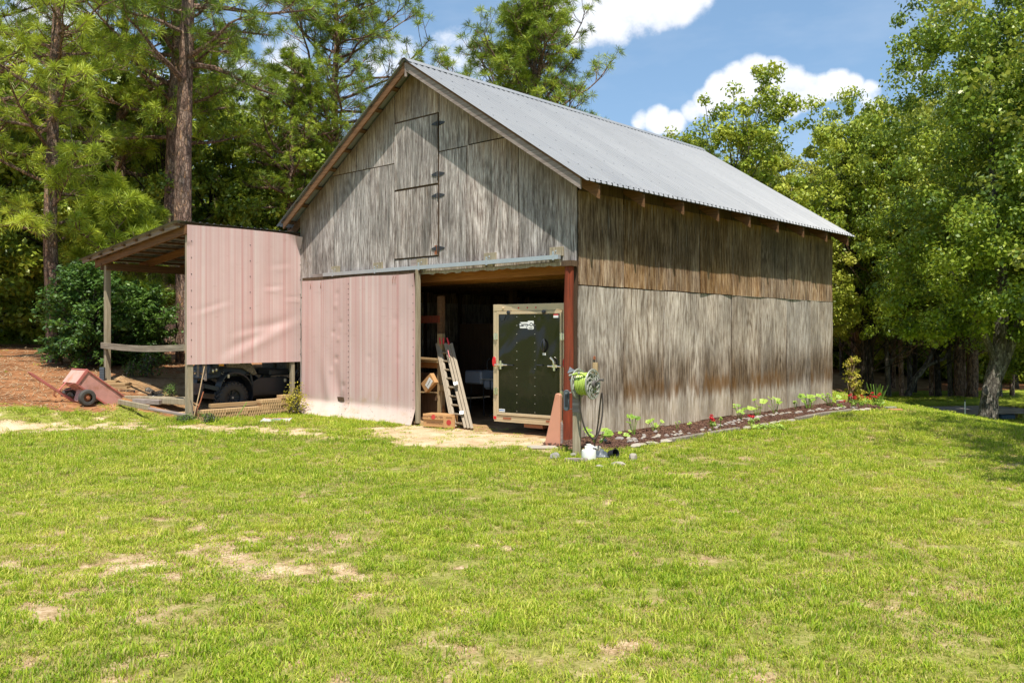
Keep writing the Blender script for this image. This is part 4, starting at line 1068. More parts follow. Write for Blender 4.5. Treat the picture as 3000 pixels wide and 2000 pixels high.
# pines: whorled crooked limbs ending in round brushes of long needles
def pine(name, seed, H, first, rad, nlimb, tr, tsize=.27, needles=46, dens=1.0, up=.25, topr=.35, twist=.22, nseg=6, nd=.0115, dirs=None):
    rs = random.Random(seed); nr_ = np.random.RandomState(seed); m = MB()
    k = 9; tp = [Vector((0, 0, -.4))]; x = y = 0
    for i in range(k+1):
        x += rs.uniform(-.09, .09); y += rs.uniform(-.09, .09); tp.append(Vector((x*(i > 0), y*(i > 0), H*i/k)))
    m.tube(tp, [tr*1.35] + [tr*(1.12 - .9*(i/k)**1.25) + .015 for i in range(k+1)], 14)
    def trunk_at(z):
        i = min(k-1, int(z/H*k)); f = z/H*k-i; return tp[i+1].lerp(tp[i+2], f)
    tufts = []
    for i in range(nlimb):
        t = (i+rs.uniform(.1, .9))/nlimb; z = first + (H*.97-first)*t
        az = i*2.4+rs.uniform(-.5, .5) if not dirs else dirs[i % len(dirs)]+rs.uniform(-.35, .35)
        ln = rad*(1-(t-.0)**2*.75)*rs.uniform(.6, 1.1)*(.6+.4*min(1, t*4)); el = up*rs.uniform(-.3, 1.6) + t*.5
        d = Vector((math.cos(az)*math.cos(el), math.sin(az)*math.cos(el), math.sin(el)))
        p0 = trunk_at(z); p = p0.copy(); pts = [p.copy()]; dd = d.copy()
        for s_ in range(nseg):
            dd = (dd + Vector((rs.uniform(-1, 1), rs.uniform(-1, 1), rs.uniform(-.75, .95)))*twist).normalized(); p = p + dd*ln/nseg; pts.append(p.copy())
        r0 = max(.016, tr*.30*(1-t*.55)*min(1.3, ln/3+.35)); m.tube(pts, [r0*(1-.82*j/nseg)+.006 for j in range(nseg+1)], 6, cap=False)
        # side branches in the outer part
        for j in range(2, nseg+1):
            nb = max(1, int(round(rs.uniform(1.2, 3.0)*dens)))
            for b_ in range(nb):
                q0 = pts[j].lerp(pts[j-1], rs.random()); sd_ = (dd.cross(Vector((0, 0, 1))).normalized()*rs.choice((-1, 1))*rs.uniform(.4, 1) + dd*rs.uniform(.2, .9) + Vector((0, 0, rs.uniform(-.25, .7)))).normalized()
                l2 = ln*rs.uniform(.14, .34)*(1.15-.5*j/nseg) + .15; mid = q0 + sd_*l2*.55 + Vector((0, 0, rs.uniform(-.08, .06))); e = mid + (sd_+Vector((0, 0, rs.uniform(.0, .8)))).normalized()*l2*.5
                m.tube([q0, mid, e], [.016, .011, .006], 4, cap=False)
                tufts.append((e, (e-mid).normalized()))
                if rs.random() < .75*dens:
                    s2 = (sd_ + Vector((rs.uniform(-1, 1), rs.uniform(-1, 1), rs.uniform(-.2, .9)))).normalized(); e2 = mid + s2*l2*.5; m.tube([mid, e2], [.009, .006], 4, cap=False); tufts.append((e2, s2))
        tufts.append((pts[-1], dd.copy()))
    for i in range(5): tufts.append((Vector(tp[-1])+Vector((rs.uniform(-.25, .25), rs.uniform(-.25, .25), rs.uniform(-.3, .15))), Vector((0, 0, 1))))
    V, T = [], []
    for c, d in tufts:
        n = int(needles*rs.uniform(.7, 1.25)); c = np.array(c); d = np.array(d)
        v = nr_.normal(0, 1, (n, 3)); v /= np.linalg.norm(v, axis=1)[:, None]; v = v + d*rs.uniform(.35, .75) + np.array([0, 0, .22]); v /= np.linalg.norm(v, axis=1)[:, None]
        l_ = tsize*nr_.uniform(.72, 1.15, (n, 1)); st = c - d*tsize*.35*nr_.rand(n, 1)
        tip = st + v*l_ + np.array([0, 0, -.18])*l_*l_/max(.2, tsize); side = np.cross(v, nr_.normal(0, 1, (n, 3))); side /= np.linalg.norm(side, axis=1)[:, None]; w_ = nd*.5
        midp = (st+tip)/2 + np.array([0, 0, .06])*l_
        V.append(np.stack([st-side*w_*.7, midp+side*w_, tip, midp-side*w_*.6], 1).reshape(-1, 3))
        base_t = np.clip(rs.gauss(.5, .2), 0, 1); T.append(np.repeat(np.clip(base_t+nr_.normal(0, .13, n), 0, 1), 4))
    V = np.concatenate(V); T = np.concatenate(T); n = len(V)//4; i = np.arange(n)*4
    return m.mesh(name+'_trunk', True), npmesh(name+'_crown', V, np.stack([i, i+1, i+2, i+3], -1), T)

def pine_tree(nm, meshes, x, y, rz, label, leaf='needle', group=None, s=1.0, z=None):
    tm, cm = meshes
    if not tm.materials: tm.materials.append(M['bark_pine'])
    if not cm.materials: cm.materials.append(M[leaf])
    t = thing(nm, label, 'pine tree', (x, y, (gz(x, y) if z is None else z)-.02), rz, group); t.scale = (s, s, s)
    link('trunk', tm, None, t); link('crown', cm, None, t); return t
PG = 'tall pines behind the barn and lean-to'
d_ = dep(160, 900, 22.5); pA = pine('pine_a', 21, 13.0, 2.8, 3.1, 36, .155, .29, 56, 1.25, .12, nd=.0165)
pine_tree('pine_tree', pA, d_.x, d_.y, 1.9, 'dark trunked pine with bright yellow green needles at the far left above the bush', 'needle_sun', PG)
d_ = dep(543, 900, 24.0); pB = pine('pine_b', 22, 17.0, 7.6, 4.0, 26, .225, .29, 56, 1.15, -.0, nd=.017, dirs=[-1.7, -.35, -1.0, .2, -2.2, 2.6, .7])
pine_tree('pine_tree', pB, d_.x, d_.y, 0, 'large pine with a thick reddish brown plated trunk rising behind the pink panel', 'needle', PG)
d_ = dep(353, 900, 30.0); pC = pine('pine_c', 23, 15.5, 5.6, 4.2, 38, .20, .30, 52, 1.3, .12, nd=.020)
pine_tree('pine_tree', pC, d_.x, d_.y, 2.6, 'crooked pine standing back between the two nearer left pines', 'needle', PG)
d_ = dep(1008, 900, 34.0); pD = pine('pine_d', 24, 16.5, 6.8, 5.6, 58, .19, .31, 50, 1.25, .15, twist=.3, nd=.021)
pine_tree('pine_tree', pD, d_.x, d_.y, .9, 'open branched pine standing behind the peak of the barn gable', 'needle', PG, z=.2)
d_ = dep(1570, 900, 36.0); pE = pine('pine_e', 25, 15.5, 6.2, 5.4, 76, .20, .32, 50, 1.5, .45, twist=.36, nd=.022)
pine_tree('pine_tree', pE, d_.x, d_.y, .2, 'bushy pine with blue sky around it showing above the barn ridge', 'needle', PG, z=0)
d_ = dep(644, 900, 40.0); pine_tree('pine_tree', pC, d_.x, d_.y, 4.4, 'slender far pine seen just right of the thick pine trunk', 'needle', PG, .9)
d_ = dep(505, 950, 27.5); pF = pine('pine_f', 26, 14, 6.5, 3.6, 36, .22, .29, 38, 1.4, nd=.027)
pine_tree('pine_tree', pF, d_.x, d_.y, .4, 'pine with a pale flared base just left of the thick pine trunk', 'needle', PG)
for (px, dd, rz, s, km, lb) in ((850, 31, 1.1, .74, pF, 'pine with sunlit yellowish crown left of the barn gable'), (-60, 26, 3.0, 1.0, pC, 'pine leaning in from beyond the left edge'), (2040, 52, .8, .8, pC, 'distant pine low behind the end of the barn roof')):
    d_ = dep(px, 900, dd); pine_tree('pine_tree', km, d_.x, d_.y, rz, lb, 'needle', PG, s)
# a young pine whose bright brush shows under the lean-to roof
pY = pine('pine_y', 31, 4.0, 1.2, 1.5, 15, .05, .30, 56, 1.1, .35, nd=.018)
d_ = dep(470, 900, 24.5); t = pine_tree('young_pine', pY, d_.x, d_.y, 0, 'young pine with bright green brushes seen through the lean-to', 'needle_sun')
d_ = dep(330, 900, 23.4); t = pine_tree('young_pine', pY, d_.x, d_.y, 2.2, 'small yellow green pine behind the low end of the lean-to roof', 'needle_sun', None, 1.12)

# broadleaf wood behind the left side
LG = 'dark broadleaf trees filling the wood at the left'
def lbl_left(px, dd, km):
    if dd > 38 or px < 0: return 'dark green broadleaf tree in the back of the wood at the left'
    kd_ = 'dense dark green' if km in (darkA, darkB) else 'mid green sunlit'
    where = {20: 'at the far left edge', 130: 'behind the leftmost pine trunk', 250: 'between the two left pines', 370: 'behind the low end of the lean-to roof', 455: 'behind the glossy bush',
             600: 'just right of the thick pine trunk', 700: 'above the pink panel', 790: 'above the right end of the pink panel', 880: 'by the left eave of the barn', 960: 'hidden partly by the left rake of the barn'}[px]
    return kd_+' broadleaf tree '+where
rs = random.Random(91)
k = 0
for (px, dd, km, s) in ((20, 33, oakC, 1), (130, 36, darkB, 1.1), (250, 32, darkA, .85), (370, 35, oakC, 1.0), (455, 31, darkA, .8), (600, 34, darkB, 1), (700, 33, darkA, .75), (790, 36, oakC, .8), (880, 33, darkB, .95), (960, 37, oakC, .72),
                        (-80, 38, darkA, 1.1), (80, 44, darkA, 1.15), (220, 46, oakA, .9), (350, 45, darkA, .9), (480, 47, oakA, .8), (590, 45, darkA, .8), (690, 48, oakC, .85), (800, 46, oakA, .7), (900, 50, oakC, .85), (1010, 47, darkA, .75), (1100, 50, oakC, .8),
                        (-160, 30, darkB, 1.2), (-250, 40, darkA, 1.2), (-400, 36, darkA, 1.2), (10, 58, darkA, 1.2), (180, 60, oakA, .95), (330, 60, darkA, .95), (480, 62, darkA, .85), (620, 60, oakA, .85), (770, 62, darkA, .8), (930, 62, oakA, .9), (1080, 62, darkA, .85)):
    d_ = dep(px, 900, dd); k += 1
    plant_tree('broadleaf_tree', km, d_.x+rs.uniform(-.6, .6), d_.y+rs.uniform(-.8, .8), s*rs.uniform(.93, 1.07), rs.uniform(0, 6.28), lbl_left(px, dd, km), 'tree', LG)

# peaked tree and its neighbours behind the barn roof
PT = 'trees rising behind the barn roof'
d_ = dep(2165, 900, 38); plant_tree('broadleaf_tree', peak, d_.x, d_.y, 1.06, .6, 'tall peaked light green tree rising above the right end of the roof ridge', 'tree', PT, z=-.9)
d_ = dep(2010, 900, 41); plant_tree('broadleaf_tree', peak, d_.x, d_.y, .90, 2.9, 'rounded green tree just left of the tall peaked one behind the ridge', 'tree', PT, z=-.6)
d_ = dep(2300, 900, 44); plant_tree('broadleaf_tree', oakB, d_.x, d_.y, .80, 1.9, 'lower light green tree to the right of the tall peaked one', 'tree', PT, z=-1)
d_ = dep(1900, 900, 52); plant_tree('broadleaf_tree', oakC, d_.x, d_.y, .95, 1.2, 'small far tree top peeping over the ridge cap', 'tree', PT, z=-1)

# wood beyond the pond: trunks of many kinds with their crowns
RG = 'trees of the wood beyond the pond'
def by(px, yb): return dep(px, 900, 3.114*F/(yb-CYP))
TR = [(2501, 1139, oakC, .95, 'slim pale trunk deep in the wood behind the barn corner'), (2514, 1154, pF, .95, 'straight pinkish pine trunk in sunlit straw right of the barn'),
      (2527, 1162, oakA, 1.0, 'thick black left stem of the forked pair right of the barn'), (2541, 1153, pF, .85, 'reddish pine stem between the two dark forked trunks'),
      (2553, 1162, oakA, .92, 'thick black right stem of the forked pair right of the barn'), (2604, 1161, oakB, .95, 'isolated straight black trunk left of the pond'),
      (2618, 1141, oakC, .9, 'slim brown trunk behind the isolated black one'), (2642, 1161, oakC, 1.05, 'grey trunk at the left end of the pond bank'),
      (2666, 1143, oakB, .95, 'pale trunk far back behind the grey one'), (2678, 1149, oakA, .85, 'brown trunk beside the leaning stem'),
      (2729, 1159, oakC, 1.1, 'stout reddish trunk beyond the middle of the pond'), (2749, 1160, oakA, .98, 'stout black trunk right of the reddish one'),
      (2786, 1160, oakB, 1.0, 'brown trunk beyond the dock'), (2812, 1161, pF, 1.0, 'orange brown pine trunk beyond the dock'), (2825, 1152, oakC, .9, 'dull trunk behind the orange brown pine'),
      (2848, 1162, pF, 1.05, 'second orange brown pine trunk left of the near tree'), (2929, 1163, oakB, .95, 'grey trunk showing right of the near tree'), (2965, 1160, oakC, 1.0, 'trunk in the shade at the right edge of the pond')]
for i, (px, yb_, km, s, lb) in enumerate(TR):
    d_ = by(px, yb_)
    if km is pF: pine_tree('pine_tree', km, d_.x, d_.y, i*1.3, lb, 'needle', RG, s)
    else:
        tt = plant_tree('broadleaf_tree', km, d_.x, d_.y, s*rs.uniform(.95, 1.05), i*1.7, lb, 'tree', RG)
        for ch in bpy.data.objects:
            if ch.parent == tt and ch.name.startswith('crown'): ch.scale = (.74, .74, 1); ch.location.z = 1.3
# the leaning stem
m = MB(); m.tube([(0, 0, -.2), (.5, 0, .9), (1.0, 0, 1.5), (1.5, .1, 2.4), (1.6, .2, 4.0)], [.17, .15, .13, .10, .05], 9); m.tube([(1.0, 0, 1.5), (2.0, .1, 1.9), (2.5, .2, 2.7)], [.1, .08, .04], 8)
d_ = by(2688, 1161); t = thing('leaning_tree', 'grey leaning branching stem on the bank beyond the pond', 'tree', (d_.x-.6, d_.y, gz(d_.x, d_.y)), 0); m.build('trunk', M['bark_oak'], t, smooth=True)
V, Fc, T = leaf_cloud(np.random.RandomState(3), [np.array((1.6, .2, 4.2)), np.array((2.6, .2, 3.0)), np.array((2.0, 0, 3.6)), np.array((.9, .3, 3.8))], [.8, .7, .7, .7], [170]*4, .17)
link('crown', npmesh('leaning_crown', V, Fc, T), M['leaf_oak'], t)
BG = 'back rows of the wood beyond the pond'
for i in range(14):
    row = i % 2; px = 2230 + (i//2)*135 + rs.uniform(-35, 35) + row*30; dd = (56, 68)[row] + rs.uniform(-2, 2)
    d_ = dep(px, 900, dd); km = (oakA, oakB, oakC, darkA, oakB)[i % 5]
    plant_tree('broadleaf_tree', km, d_.x, d_.y, rs.uniform(.95, 1.15)+.05*row, rs.uniform(0, 6.28), 'green broadleaf tree in the back rows of the wood beyond the pond', 'tree', BG)
for i in range(5):
    px = 2480+i*120+rs.uniform(-20, 20); d_ = dep(px, 900, rs.uniform(49, 52)); plant_tree('broadleaf_tree', (oakB, oakA, oakC)[i % 3], d_.x, d_.y, rs.uniform(.82, 1.02), rs.uniform(0, 6.28), 'front tree of the sunlit wood beyond the pond', 'tree', 'front trees of the sunlit wood beyond the pond')
# dark undergrowth between the far trunks
und = tree_kind(broadleaf('under', 61, 3.0, .15, 2.2, 60, 90, .2, .05, 'x', 'y', 6, low=-.4), 'leaf_oak', 'bark_dark')
for i in range(64):
    if i < 34: px = 2380+i*26; dd = rs.uniform(54, 64)
    else: px = -150+(i-34)*44; dd = rs.uniform(38, 52)
    d_ = dep(px, 900, dd); plant_tree('undergrowth_shrub', und, d_.x, d_.y, rs.uniform(.8, 1.35), rs.uniform(0, 6.28), 'dark undergrowth shrub between trunks beyond the pond' if i < 34 else 'dark undergrowth shrub between trunks in the left wood', 'shrub', 'undergrowth beyond the pond' if i < 34 else 'undergrowth in the left wood')

# near tree by the dock, its hollow trunk and broad crown
t = thing('shade_tree', 'large leafy tree with a hollow scarred trunk standing beside the pond dock', 'tree', (16.75, 30.6, gz(16.75, 30.6)-.05), 0)
m = MB(); m.tube([(-.1, 0, -.2), (-.1, 0, .1), (-.05, 0, .8), (.1, 0, 1.6), (.3, 0, 2.4), (.5, .1, 4.5), (.2, .2, 8), (.1, .2, 12)], [.42, .33, .28, .28, .24, .2, .13, .03], 14)
m.tube([(.1, 0, 1.3), (.45, -.1, 2.2), (.9, -.2, 3.5), (1.6, -.4, 6)], [.2, .17, .14, .06], 10); m.tube([(.2, 0, 2.0), (-.6, -.3, 3.6), (-1.8, -.5, 5.5)], [.14, .11, .04], 8)
nt, nc = nearT; tk_ = m.build('trunk', M['bark_oak'], t, smooth=True)
m = MB(); hx, hz = -.32, 1.12
m.lathe([(.10, 0), (.12, .02), (.11, .05), (.07, .07)], 12, (hx, -.24, hz), rotm((90, 0, -20)) @ Matrix.Diagonal((1, 1.7, 1)), caps=False); m.build('scar_rim', M['bark_oak'], tk_, smooth=True)
MB().lathe([(.075, 0), (.001, .01)], 12, (hx-.01, -.30, hz), rotm((90, 0, -20)) @ Matrix.Diagonal((1, 1.7, 1))).build('hollow', M['ink'], tk_)
cr = link('crown', nc, None, t); cr.rotation_euler = (0, 0, 2.2); cr.location = (.7, 0, 0); cr.scale = (.93, .92, 1.04); cr.location.z = .5; cr.location.x = 1.2
bpy.data.meshes.remove(nt)
for (px, dd, s, rz, lb, hh) in ((3330, 29, 1.1, .8, 'tall leafy tree at the right edge behind the shade tree', 0), (3080, 36, .98, 4.4, 'leafy tree behind the shade tree at the right edge', 0)):
    d_ = dep(px, 900, dd); tt = thing('broadleaf_tree', lb, 'tree', (d_.x, d_.y, gz(d_.x, d_.y)), rz); tt.scale = (s, s, s); link('crown', nc, None, tt)
    MB().tube([(0, 0, -.3), (0, 0, 1), (.2, .1, 4), (0, 0, 9)], [.35, .27, .2, .06], 10).build('trunk', M['bark_oak'], tt, smooth=True)
# large-leaved tree close on the right, reaching into the frame
plant_tree('large_leaved_tree', bigL, 12.0, 13.4, .86, .5, 'nearest tree at the right edge with large bright leaves hanging into view', 'tree')
plant_tree('large_leaved_tree', bigL, 10.8, 10.2, 1.0, 3.6, 'tree beyond the right edge that shades the lawn', 'tree')

# glossy bush by the lean-to, made of layered sprays
def spray_bush(seed, n, rx, h, leaf=.10, per=16):
    rs = random.Random(seed); nr_ = np.random.RandomState(seed); m = MB(); cs, rr, ct = [], [], []
    for k in range(n):
        a = rs.uniform(0, 6.283); t = (k+.5)/n; z = h*(.04+.93*t); r = rx*math.sqrt(max(.06, 1-(max(0, t-.25)/.78)**1.7))*rs.uniform(.5, 1.0)*(1.28 if rs.random() < .14 else 1)
        e = Vector((math.cos(a)*r, math.sin(a)*r*.9, z + rs.uniform(-.12, .06)))
        b = Vector((rs.uniform(-.12, .12), rs.uniform(-.12, .12), max(.02, z*rs.uniform(.35, .6)))); mid = b.lerp(e, .55) + Vector((0, 0, .22))
        m.tube([b, mid, e], [.022, .014, .005], 5, cap=False)
        for j in range(7):
            f = .3+.7*j/6; p = (b.lerp(mid, f*2) if f < .5 else mid.lerp(e, (f-.5)*2)); cs.append(np.array(p)+nr_.normal(0, .05, 3)); rr.append(.22*(1.15-.4*f)); ct.append(per*1.4)
    V, Fc, T = leaf_cloud(nr_, cs, rr, ct, leaf, .5, .9, .08, .6); V[:, 2] = np.maximum(V[:, 2], .02)
    return m.mesh('bush_stems', True), npmesh('bush_leaves', V, Fc, T)
bt, bl = spray_bush(71, 150, 1.55, 2.75, .115, 13); bt.materials.append(M['bark_oak']); bl.materials.append(M['leaf_bush'])
d_ = dep(268, 1100, 22.0); t = thing('bush', 'big glossy dark green bush behind the red cart and lean-to post', 'bush', (d_.x, d_.y, gz(d_.x, d_.y)), 0); link('stems', bt, None, t); link('leaves', bl, None, t)
d_ = dep(395, 1100, 23.2); t = thing('bush', 'looser glossy bush seen through the open lean-to', 'bush', (d_.x, d_.y, gz(d_.x, d_.y)), 2.0); t.scale = (.9, .9, .82); link('stems', bt, None, t); link('leaves', bl, None, t)
st_, sl_ = spray_bush(72, 16, .34, .42, .06, 4); st_.materials.append(M['bark_oak']); sl_.materials.append(M['leaf_bush'])
for px, py, dd, lb, s in ((432, 1095, 21.0, 'tiny green shrub in the pine straw beyond the lean-to', 1.1), (382, 1106, 20.8, 'low leafy seedling beside the lean-to post', .7), (500, 1160, 19.2, 'little weed by the boards under the lean-to', .5)):
    d_ = dep(px, py, dd); t = thing('seedling', lb, 'plant', (d_.x, d_.y, gz(d_.x, d_.y)), px); t.scale = (s, s, s); link('stems', st_, None, t); link('leaves', sl_, None, t)
# ------------------------------------------------------------------ lettering as flat raised print
def text_mesh(s, size, bold=0.0, extr=.0006):
    cu = bpy.data.curves.new('t', 'FONT'); cu.body = s; cu.size = size; cu.extrude = extr; cu.offset = bold; cu.align_x = 'CENTER'; cu.align_y = 'CENTER'; cu.resolution_u = 2
    o = bpy.data.objects.new('t', cu); me = bpy.data.meshes.new_from_object(o); bpy.data.objects.remove(o); bpy.data.curves.remove(cu); return me
def put_text(name, s, size, matl, parent, locn, rotd, bold=0.0, label=None):
    me = text_mesh(s, size, bold); o = link(name, me, matl, parent, label); o.location = locn; o.rotation_euler = [R(a) for a in rotd]; return o

# ------------------------------------------------------------------ cargo trailer parked in the doorway
pl = loc(*dep(1447, 893, 15.45)[:2]); pr = loc(*dep(1662, 888, 14.5)[:2])
TW = math.hypot(pr[0]-pl[0], pr[1]-pl[1]); TA = math.atan2(pr[1]-pl[1], pr[0]-pl[0])
tr = at_barn(thing('cargo_trailer', 'black enclosed cargo trailer with gold toned frame parked in the barn doorway', 'trailer'), pl[0], pl[1], .0, TA)
z0, z1 = .21, 2.23; TH = z1-z0
def tz(v): return z0+v
MB().span((.015, .02, z0+.10), (TW-.015, 2.9, z1-.01)).build('body', M['black'], tr)
fr = MB()
fr.span((0, -.02, tz(1.90)), (TW, .04, tz(2.02))); fr.span((0, -.02, tz(.0)), (TW, .04, tz(.075)))
fr.span((0, -.018, tz(.075)), (.085, .04, tz(1.90))); fr.span((TW-.085, -.018, tz(.075)), (TW, .04, tz(1.90)))
fr.build('rear_frame', M['frame_gold'], tr, bev=.004)
dr = MB().span((.125, -.030, tz(.135)), (TW-.125, -.012, tz(1.845))).build('ramp_door', M['gloss'], tr, label='glossy black ramp door with wavy reflections')
tm_ = MB()
for a, b_ in (((.09, tz(1.845)), (TW-.09, tz(1.895))), ((.09, tz(.085)), (TW-.09, tz(.135)))):
    tm_.span((a[0], -.036, a[1]), (b_[0], -.008, b_[1]))
for a in (.09, TW-.13): tm_.span((a, -.0362, tz(.135)), (a+.04, -.008, tz(1.845)))
tm_.build('door_trim', M['frame_gold'], dr, bev=.004)
m = MB()
for u in (.53, .915):
    for k in range(12): m.lathe([(.008, 0), (.004, .004)], 6, (u, -.030, tz(.17+k*.148)), rotm((90, 0, 0)))
m.build('rivets', M['chrome'], dr, kind='stuff')
for u in (.56, .75, .93): MB().lathe([(.014, 0), (.012, .008), (.004, .012)], 10, (u, -.02, tz(1.955)), rotm((90, 0, 0))).build('clearance_light', M['red_lens'], tr)
MB().lathe([(.02, 0), (.018, .02), (.01, .03)], 10, (.23, -.02, tz(1.955)), rotm((90, 0, 0))).build('hasp', M['frame_gold'], tr)
MB().span((.03, -.026, tz(1.91)), (.42, -.02, tz(1.975))).build('gusset', M['frame_gold'], tr)
for u in (.36, 1.11):
    b_ = MB(); b_.lathe([(.034, 0), (.036, .02), (.02, .03)], 14, (u, -.036, tz(1.875)), rotm((90, 0, 0))); b_.build('door_bumper', M['black'], tr, smooth=True)
for v in (1.46, .50):
    for u in (.075, TW-.075):
        h_ = MB(); h_.span((u-.045, -.044, tz(v-.055)), (u-.006, -.036, tz(v+.055))); h_.span((u+.006, -.044, tz(v-.055)), (u+.045, -.036, tz(v+.055))); h_.tube([(u, -.046, tz(v-.065)), (u, -.046, tz(v+.065))], .011, 8)
        h_.build('hinge', M['chrome'], tr)
for u, s in ((.03, 1), (TW-.03, -1)):
    lt = MB(); prof = []
    for k in range(16):
        a = 2*math.pi*k/16; prof.append((u+.032*math.cos(a), tz(1.02)+.085*math.sin(a)+(.0)))
    lt.prism(prof, -.045, -.02); l_ = lt.build('tail_light', M['red_lens'], tr, smooth=False)
    prof2 = [(u+(x-u)*1.25, tz(1.02)+(z-tz(1.02))*1.12) for x, z in prof]; MB().prism(prof2, -.026, -.0185).build('bezel', M['chrome'], l_)
for u0, u1, lv in ((.06, .34, .20), (TW-.36, TW-.09, TW-.22)):
    b_ = MB(); b_.tube([(u0, -.055, tz(.965)), (u1, -.055, tz(.965))], .013, 8); b_.box((lv, -.056, tz(.965)), (.035, .03, .15)); b_.box((lv, -.05, tz(.965)), (.10, .02, .05))
    b_.build('latch_bar', M['chrome'], tr)
MB().tube([(TW-.215, -.075, tz(.99)), (TW-.225, -.085, tz(1.06)), (TW-.28, -.09, tz(1.11))], [.02, .018, .018], 8).build('latch_lever', M['chrome'], tr, smooth=True)
MB().tube([(.34, -.05, tz(.965)), (.46, -.045, tz(.962))], .011, 8).build('bar_end', M['black'], tr)
MB().tube([(1.09, -.055, tz(.975)), (.97, -.045, tz(.978))], .011, 8).build('bar_end', M['black'], tr)
pp = []
for k in range(9):
    a = math.pi*k/8; pp.append((1.115+.035*math.sin(a)*1.0, -.05-.03*math.sin(a), tz(1.20+.22*k/8)))
MB().tube(pp, [.010, .014, .02, .022, .022, .022, .02, .014, .010], 8).build('grab_handle', M['black'], tr, smooth=True)
MB().tube([(p[0]-.07*math.sin(math.pi*i/8), p[1], p[2]) for i, p in enumerate(pp)], .012, 8).build('grab_handle', M['black'], tr, smooth=True)
MB().span((1.08, -.034, tz(1.145)), (1.145, -.031, tz(1.185))).build('sticker', M['paper'], tr)
MB().span((1.30, -.033, tz(1.775)), (1.40, -.031, tz(1.835))).build('sticker', M['paper'], tr)
MB().span((1.30, -.034, tz(1.815)), (1.40, -.0335, tz(1.835))).build('sticker_stripe', M['red_plastic'], tr)
MB().span((.14, -.033, tz(.145)), (.27, -.031, tz(.195))).build('sticker', M['paper'], tr)
MB().span((.145, -.0345, tz(.165)), (.265, -.0335, tz(.180))).build('sticker_stripe', M['ink_blue'], tr)
MB().prism([(.16, tz(1.83)), (.30, tz(1.83)), (.25, tz(1.74)), (.20, tz(1.74))], -.04, -.03).build('corner_plate', M['black'], tr)
def rounded(cx, cz, w_, h_, r, n=5):
    pts = []
    for (sx, sz, a0) in ((1, 1, 0), (-1, 1, 90), (-1, -1, 180), (1, -1, 270)):
        for k in range(n+1):
            a = R(a0+90*k/n); pts.append((cx+sx*(w_/2-r)+r*math.cos(a), cz+sz*(h_/2-r)+r*math.sin(a)))
    return pts
bd = MB().prism(rounded(.745, tz(1.655), .30, .105, .025), -.034, -.031).build('name_badge', M['paper'], tr)
MB().prism(rounded(.83, tz(1.655), .13, .145, .02), -.0335, -.0312).build('badge_tab', M['paper'], bd)
put_text('badge_lettering', 'Carry-On', .088, M['ink'], bd, (.745, -.0352, tz(1.662)), (90, 0, 0), .0022)
put_text('badge_lettering', 'CARGO', .024, M['ink'], bd, (.83, -.0352, tz(1.603)), (90, 0, 0), .0005)
for u0 in (.22, 1.14): MB().prism(rounded(u0+.09, tz(.035), .18, .035, .015), -.026, -.0195).build('slot', M['rust'], tr)
MB().span((.012, -.026, tz(.01)), (.07, -.02, tz(.06))).build('reflector', M['red_lens'], tr)
MB().span((0.02, -.019, tz(-.03)), (TW-.02, .05, tz(-.001))).build('rear_bumper', M['frame_gold'], tr)
for u in (.12, TW-.12):
    w_ = MB(); w_.lathe([(.16, -.09), (.30, -.09), (.33, -.05), (.33, .05), (.30, .09), (.16, .09)], 24, (u, 1.45, .33), rotm((0, 90, 0))); ww = w_.build('wheel', M['tyre'], tr, smooth=True)
    MB().lathe([(.16, -.06), (.16, .06)], 16, (u, 1.45, .33), rotm((0, 90, 0))).build('rim', M['white'], ww)
MB().span((.55, .15, .09), (.95, .35, .15)).build('step_block', M['brick'], tr)

# ------------------------------------------------------------------ things just inside the doorway
shf = at_barn(thing('timber_shelf', 'rough timber shelf frame just inside the doorway behind the pink door', 'shelf'), -3.85, .45)
MB().span((.04, .0, 0), (.17, .09, 1.72)).build('post', M['wood_fresh'], shf, bev=.003)
MB().span((.0, .10, 0), (.10, .15, 2.42)).build('post', M['wood_brown'], shf)
MB().span((-.75, .02, 1.16), (.14, -.10, 1.21)).build('shelf_board', M['wood_fresh_x'], shf)
MB().box((-.1, -.12, 1.235), (.50, .10, .035), (0, 2, 4)).build('loose_board', M['wood_fresh_x'], shf)
MB().span((-.75, .0, 1.05), (.05, .03, 1.16)).build('cross_piece', M['wood_orange'], shf)
MB().span((-.75, .02, 1.73+.2), (.06, .06, 1.80+.27)).build('cross_piece', M['red_post'], shf)
MB().span((.12, -.03, .62), (.42, .02, .74)).build('cross_piece', M['wood_fresh_x'], shf)
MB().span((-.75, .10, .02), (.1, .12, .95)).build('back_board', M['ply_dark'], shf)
MB().span((-.75, -.05, .56), (.05, .05, .58)).build('shelf_board', M['wood_fresh_x'], shf)
MB().prism([(.16, .0), (.32, .0), (.17, .34)], .02, .06).build('gusset', M['wood_orange'], shf)
# parcel wedged on its corner against the post
pc = at_barn(thing('tilted_parcel', 'cardboard parcel tilted on its corner with a white address label on the shelf', 'box'), -3.86, .30, .60)
bx = MB().box((0, 0, .17), (.34, .10, .22), (0, -38, 0)).build('carton', M['card'], pc, bev=.004)
MB().box((.035, -.053, .17), (.20, .003, .12), (0, -52, 0)).build('address_label', M['paper'], pc)
for k in range(3): MB().box((.02+k*.018, -.056, .15+k*.022), (.09, .002, .008), (0, -52, 0)).build('label_print', M['ink'], pc)
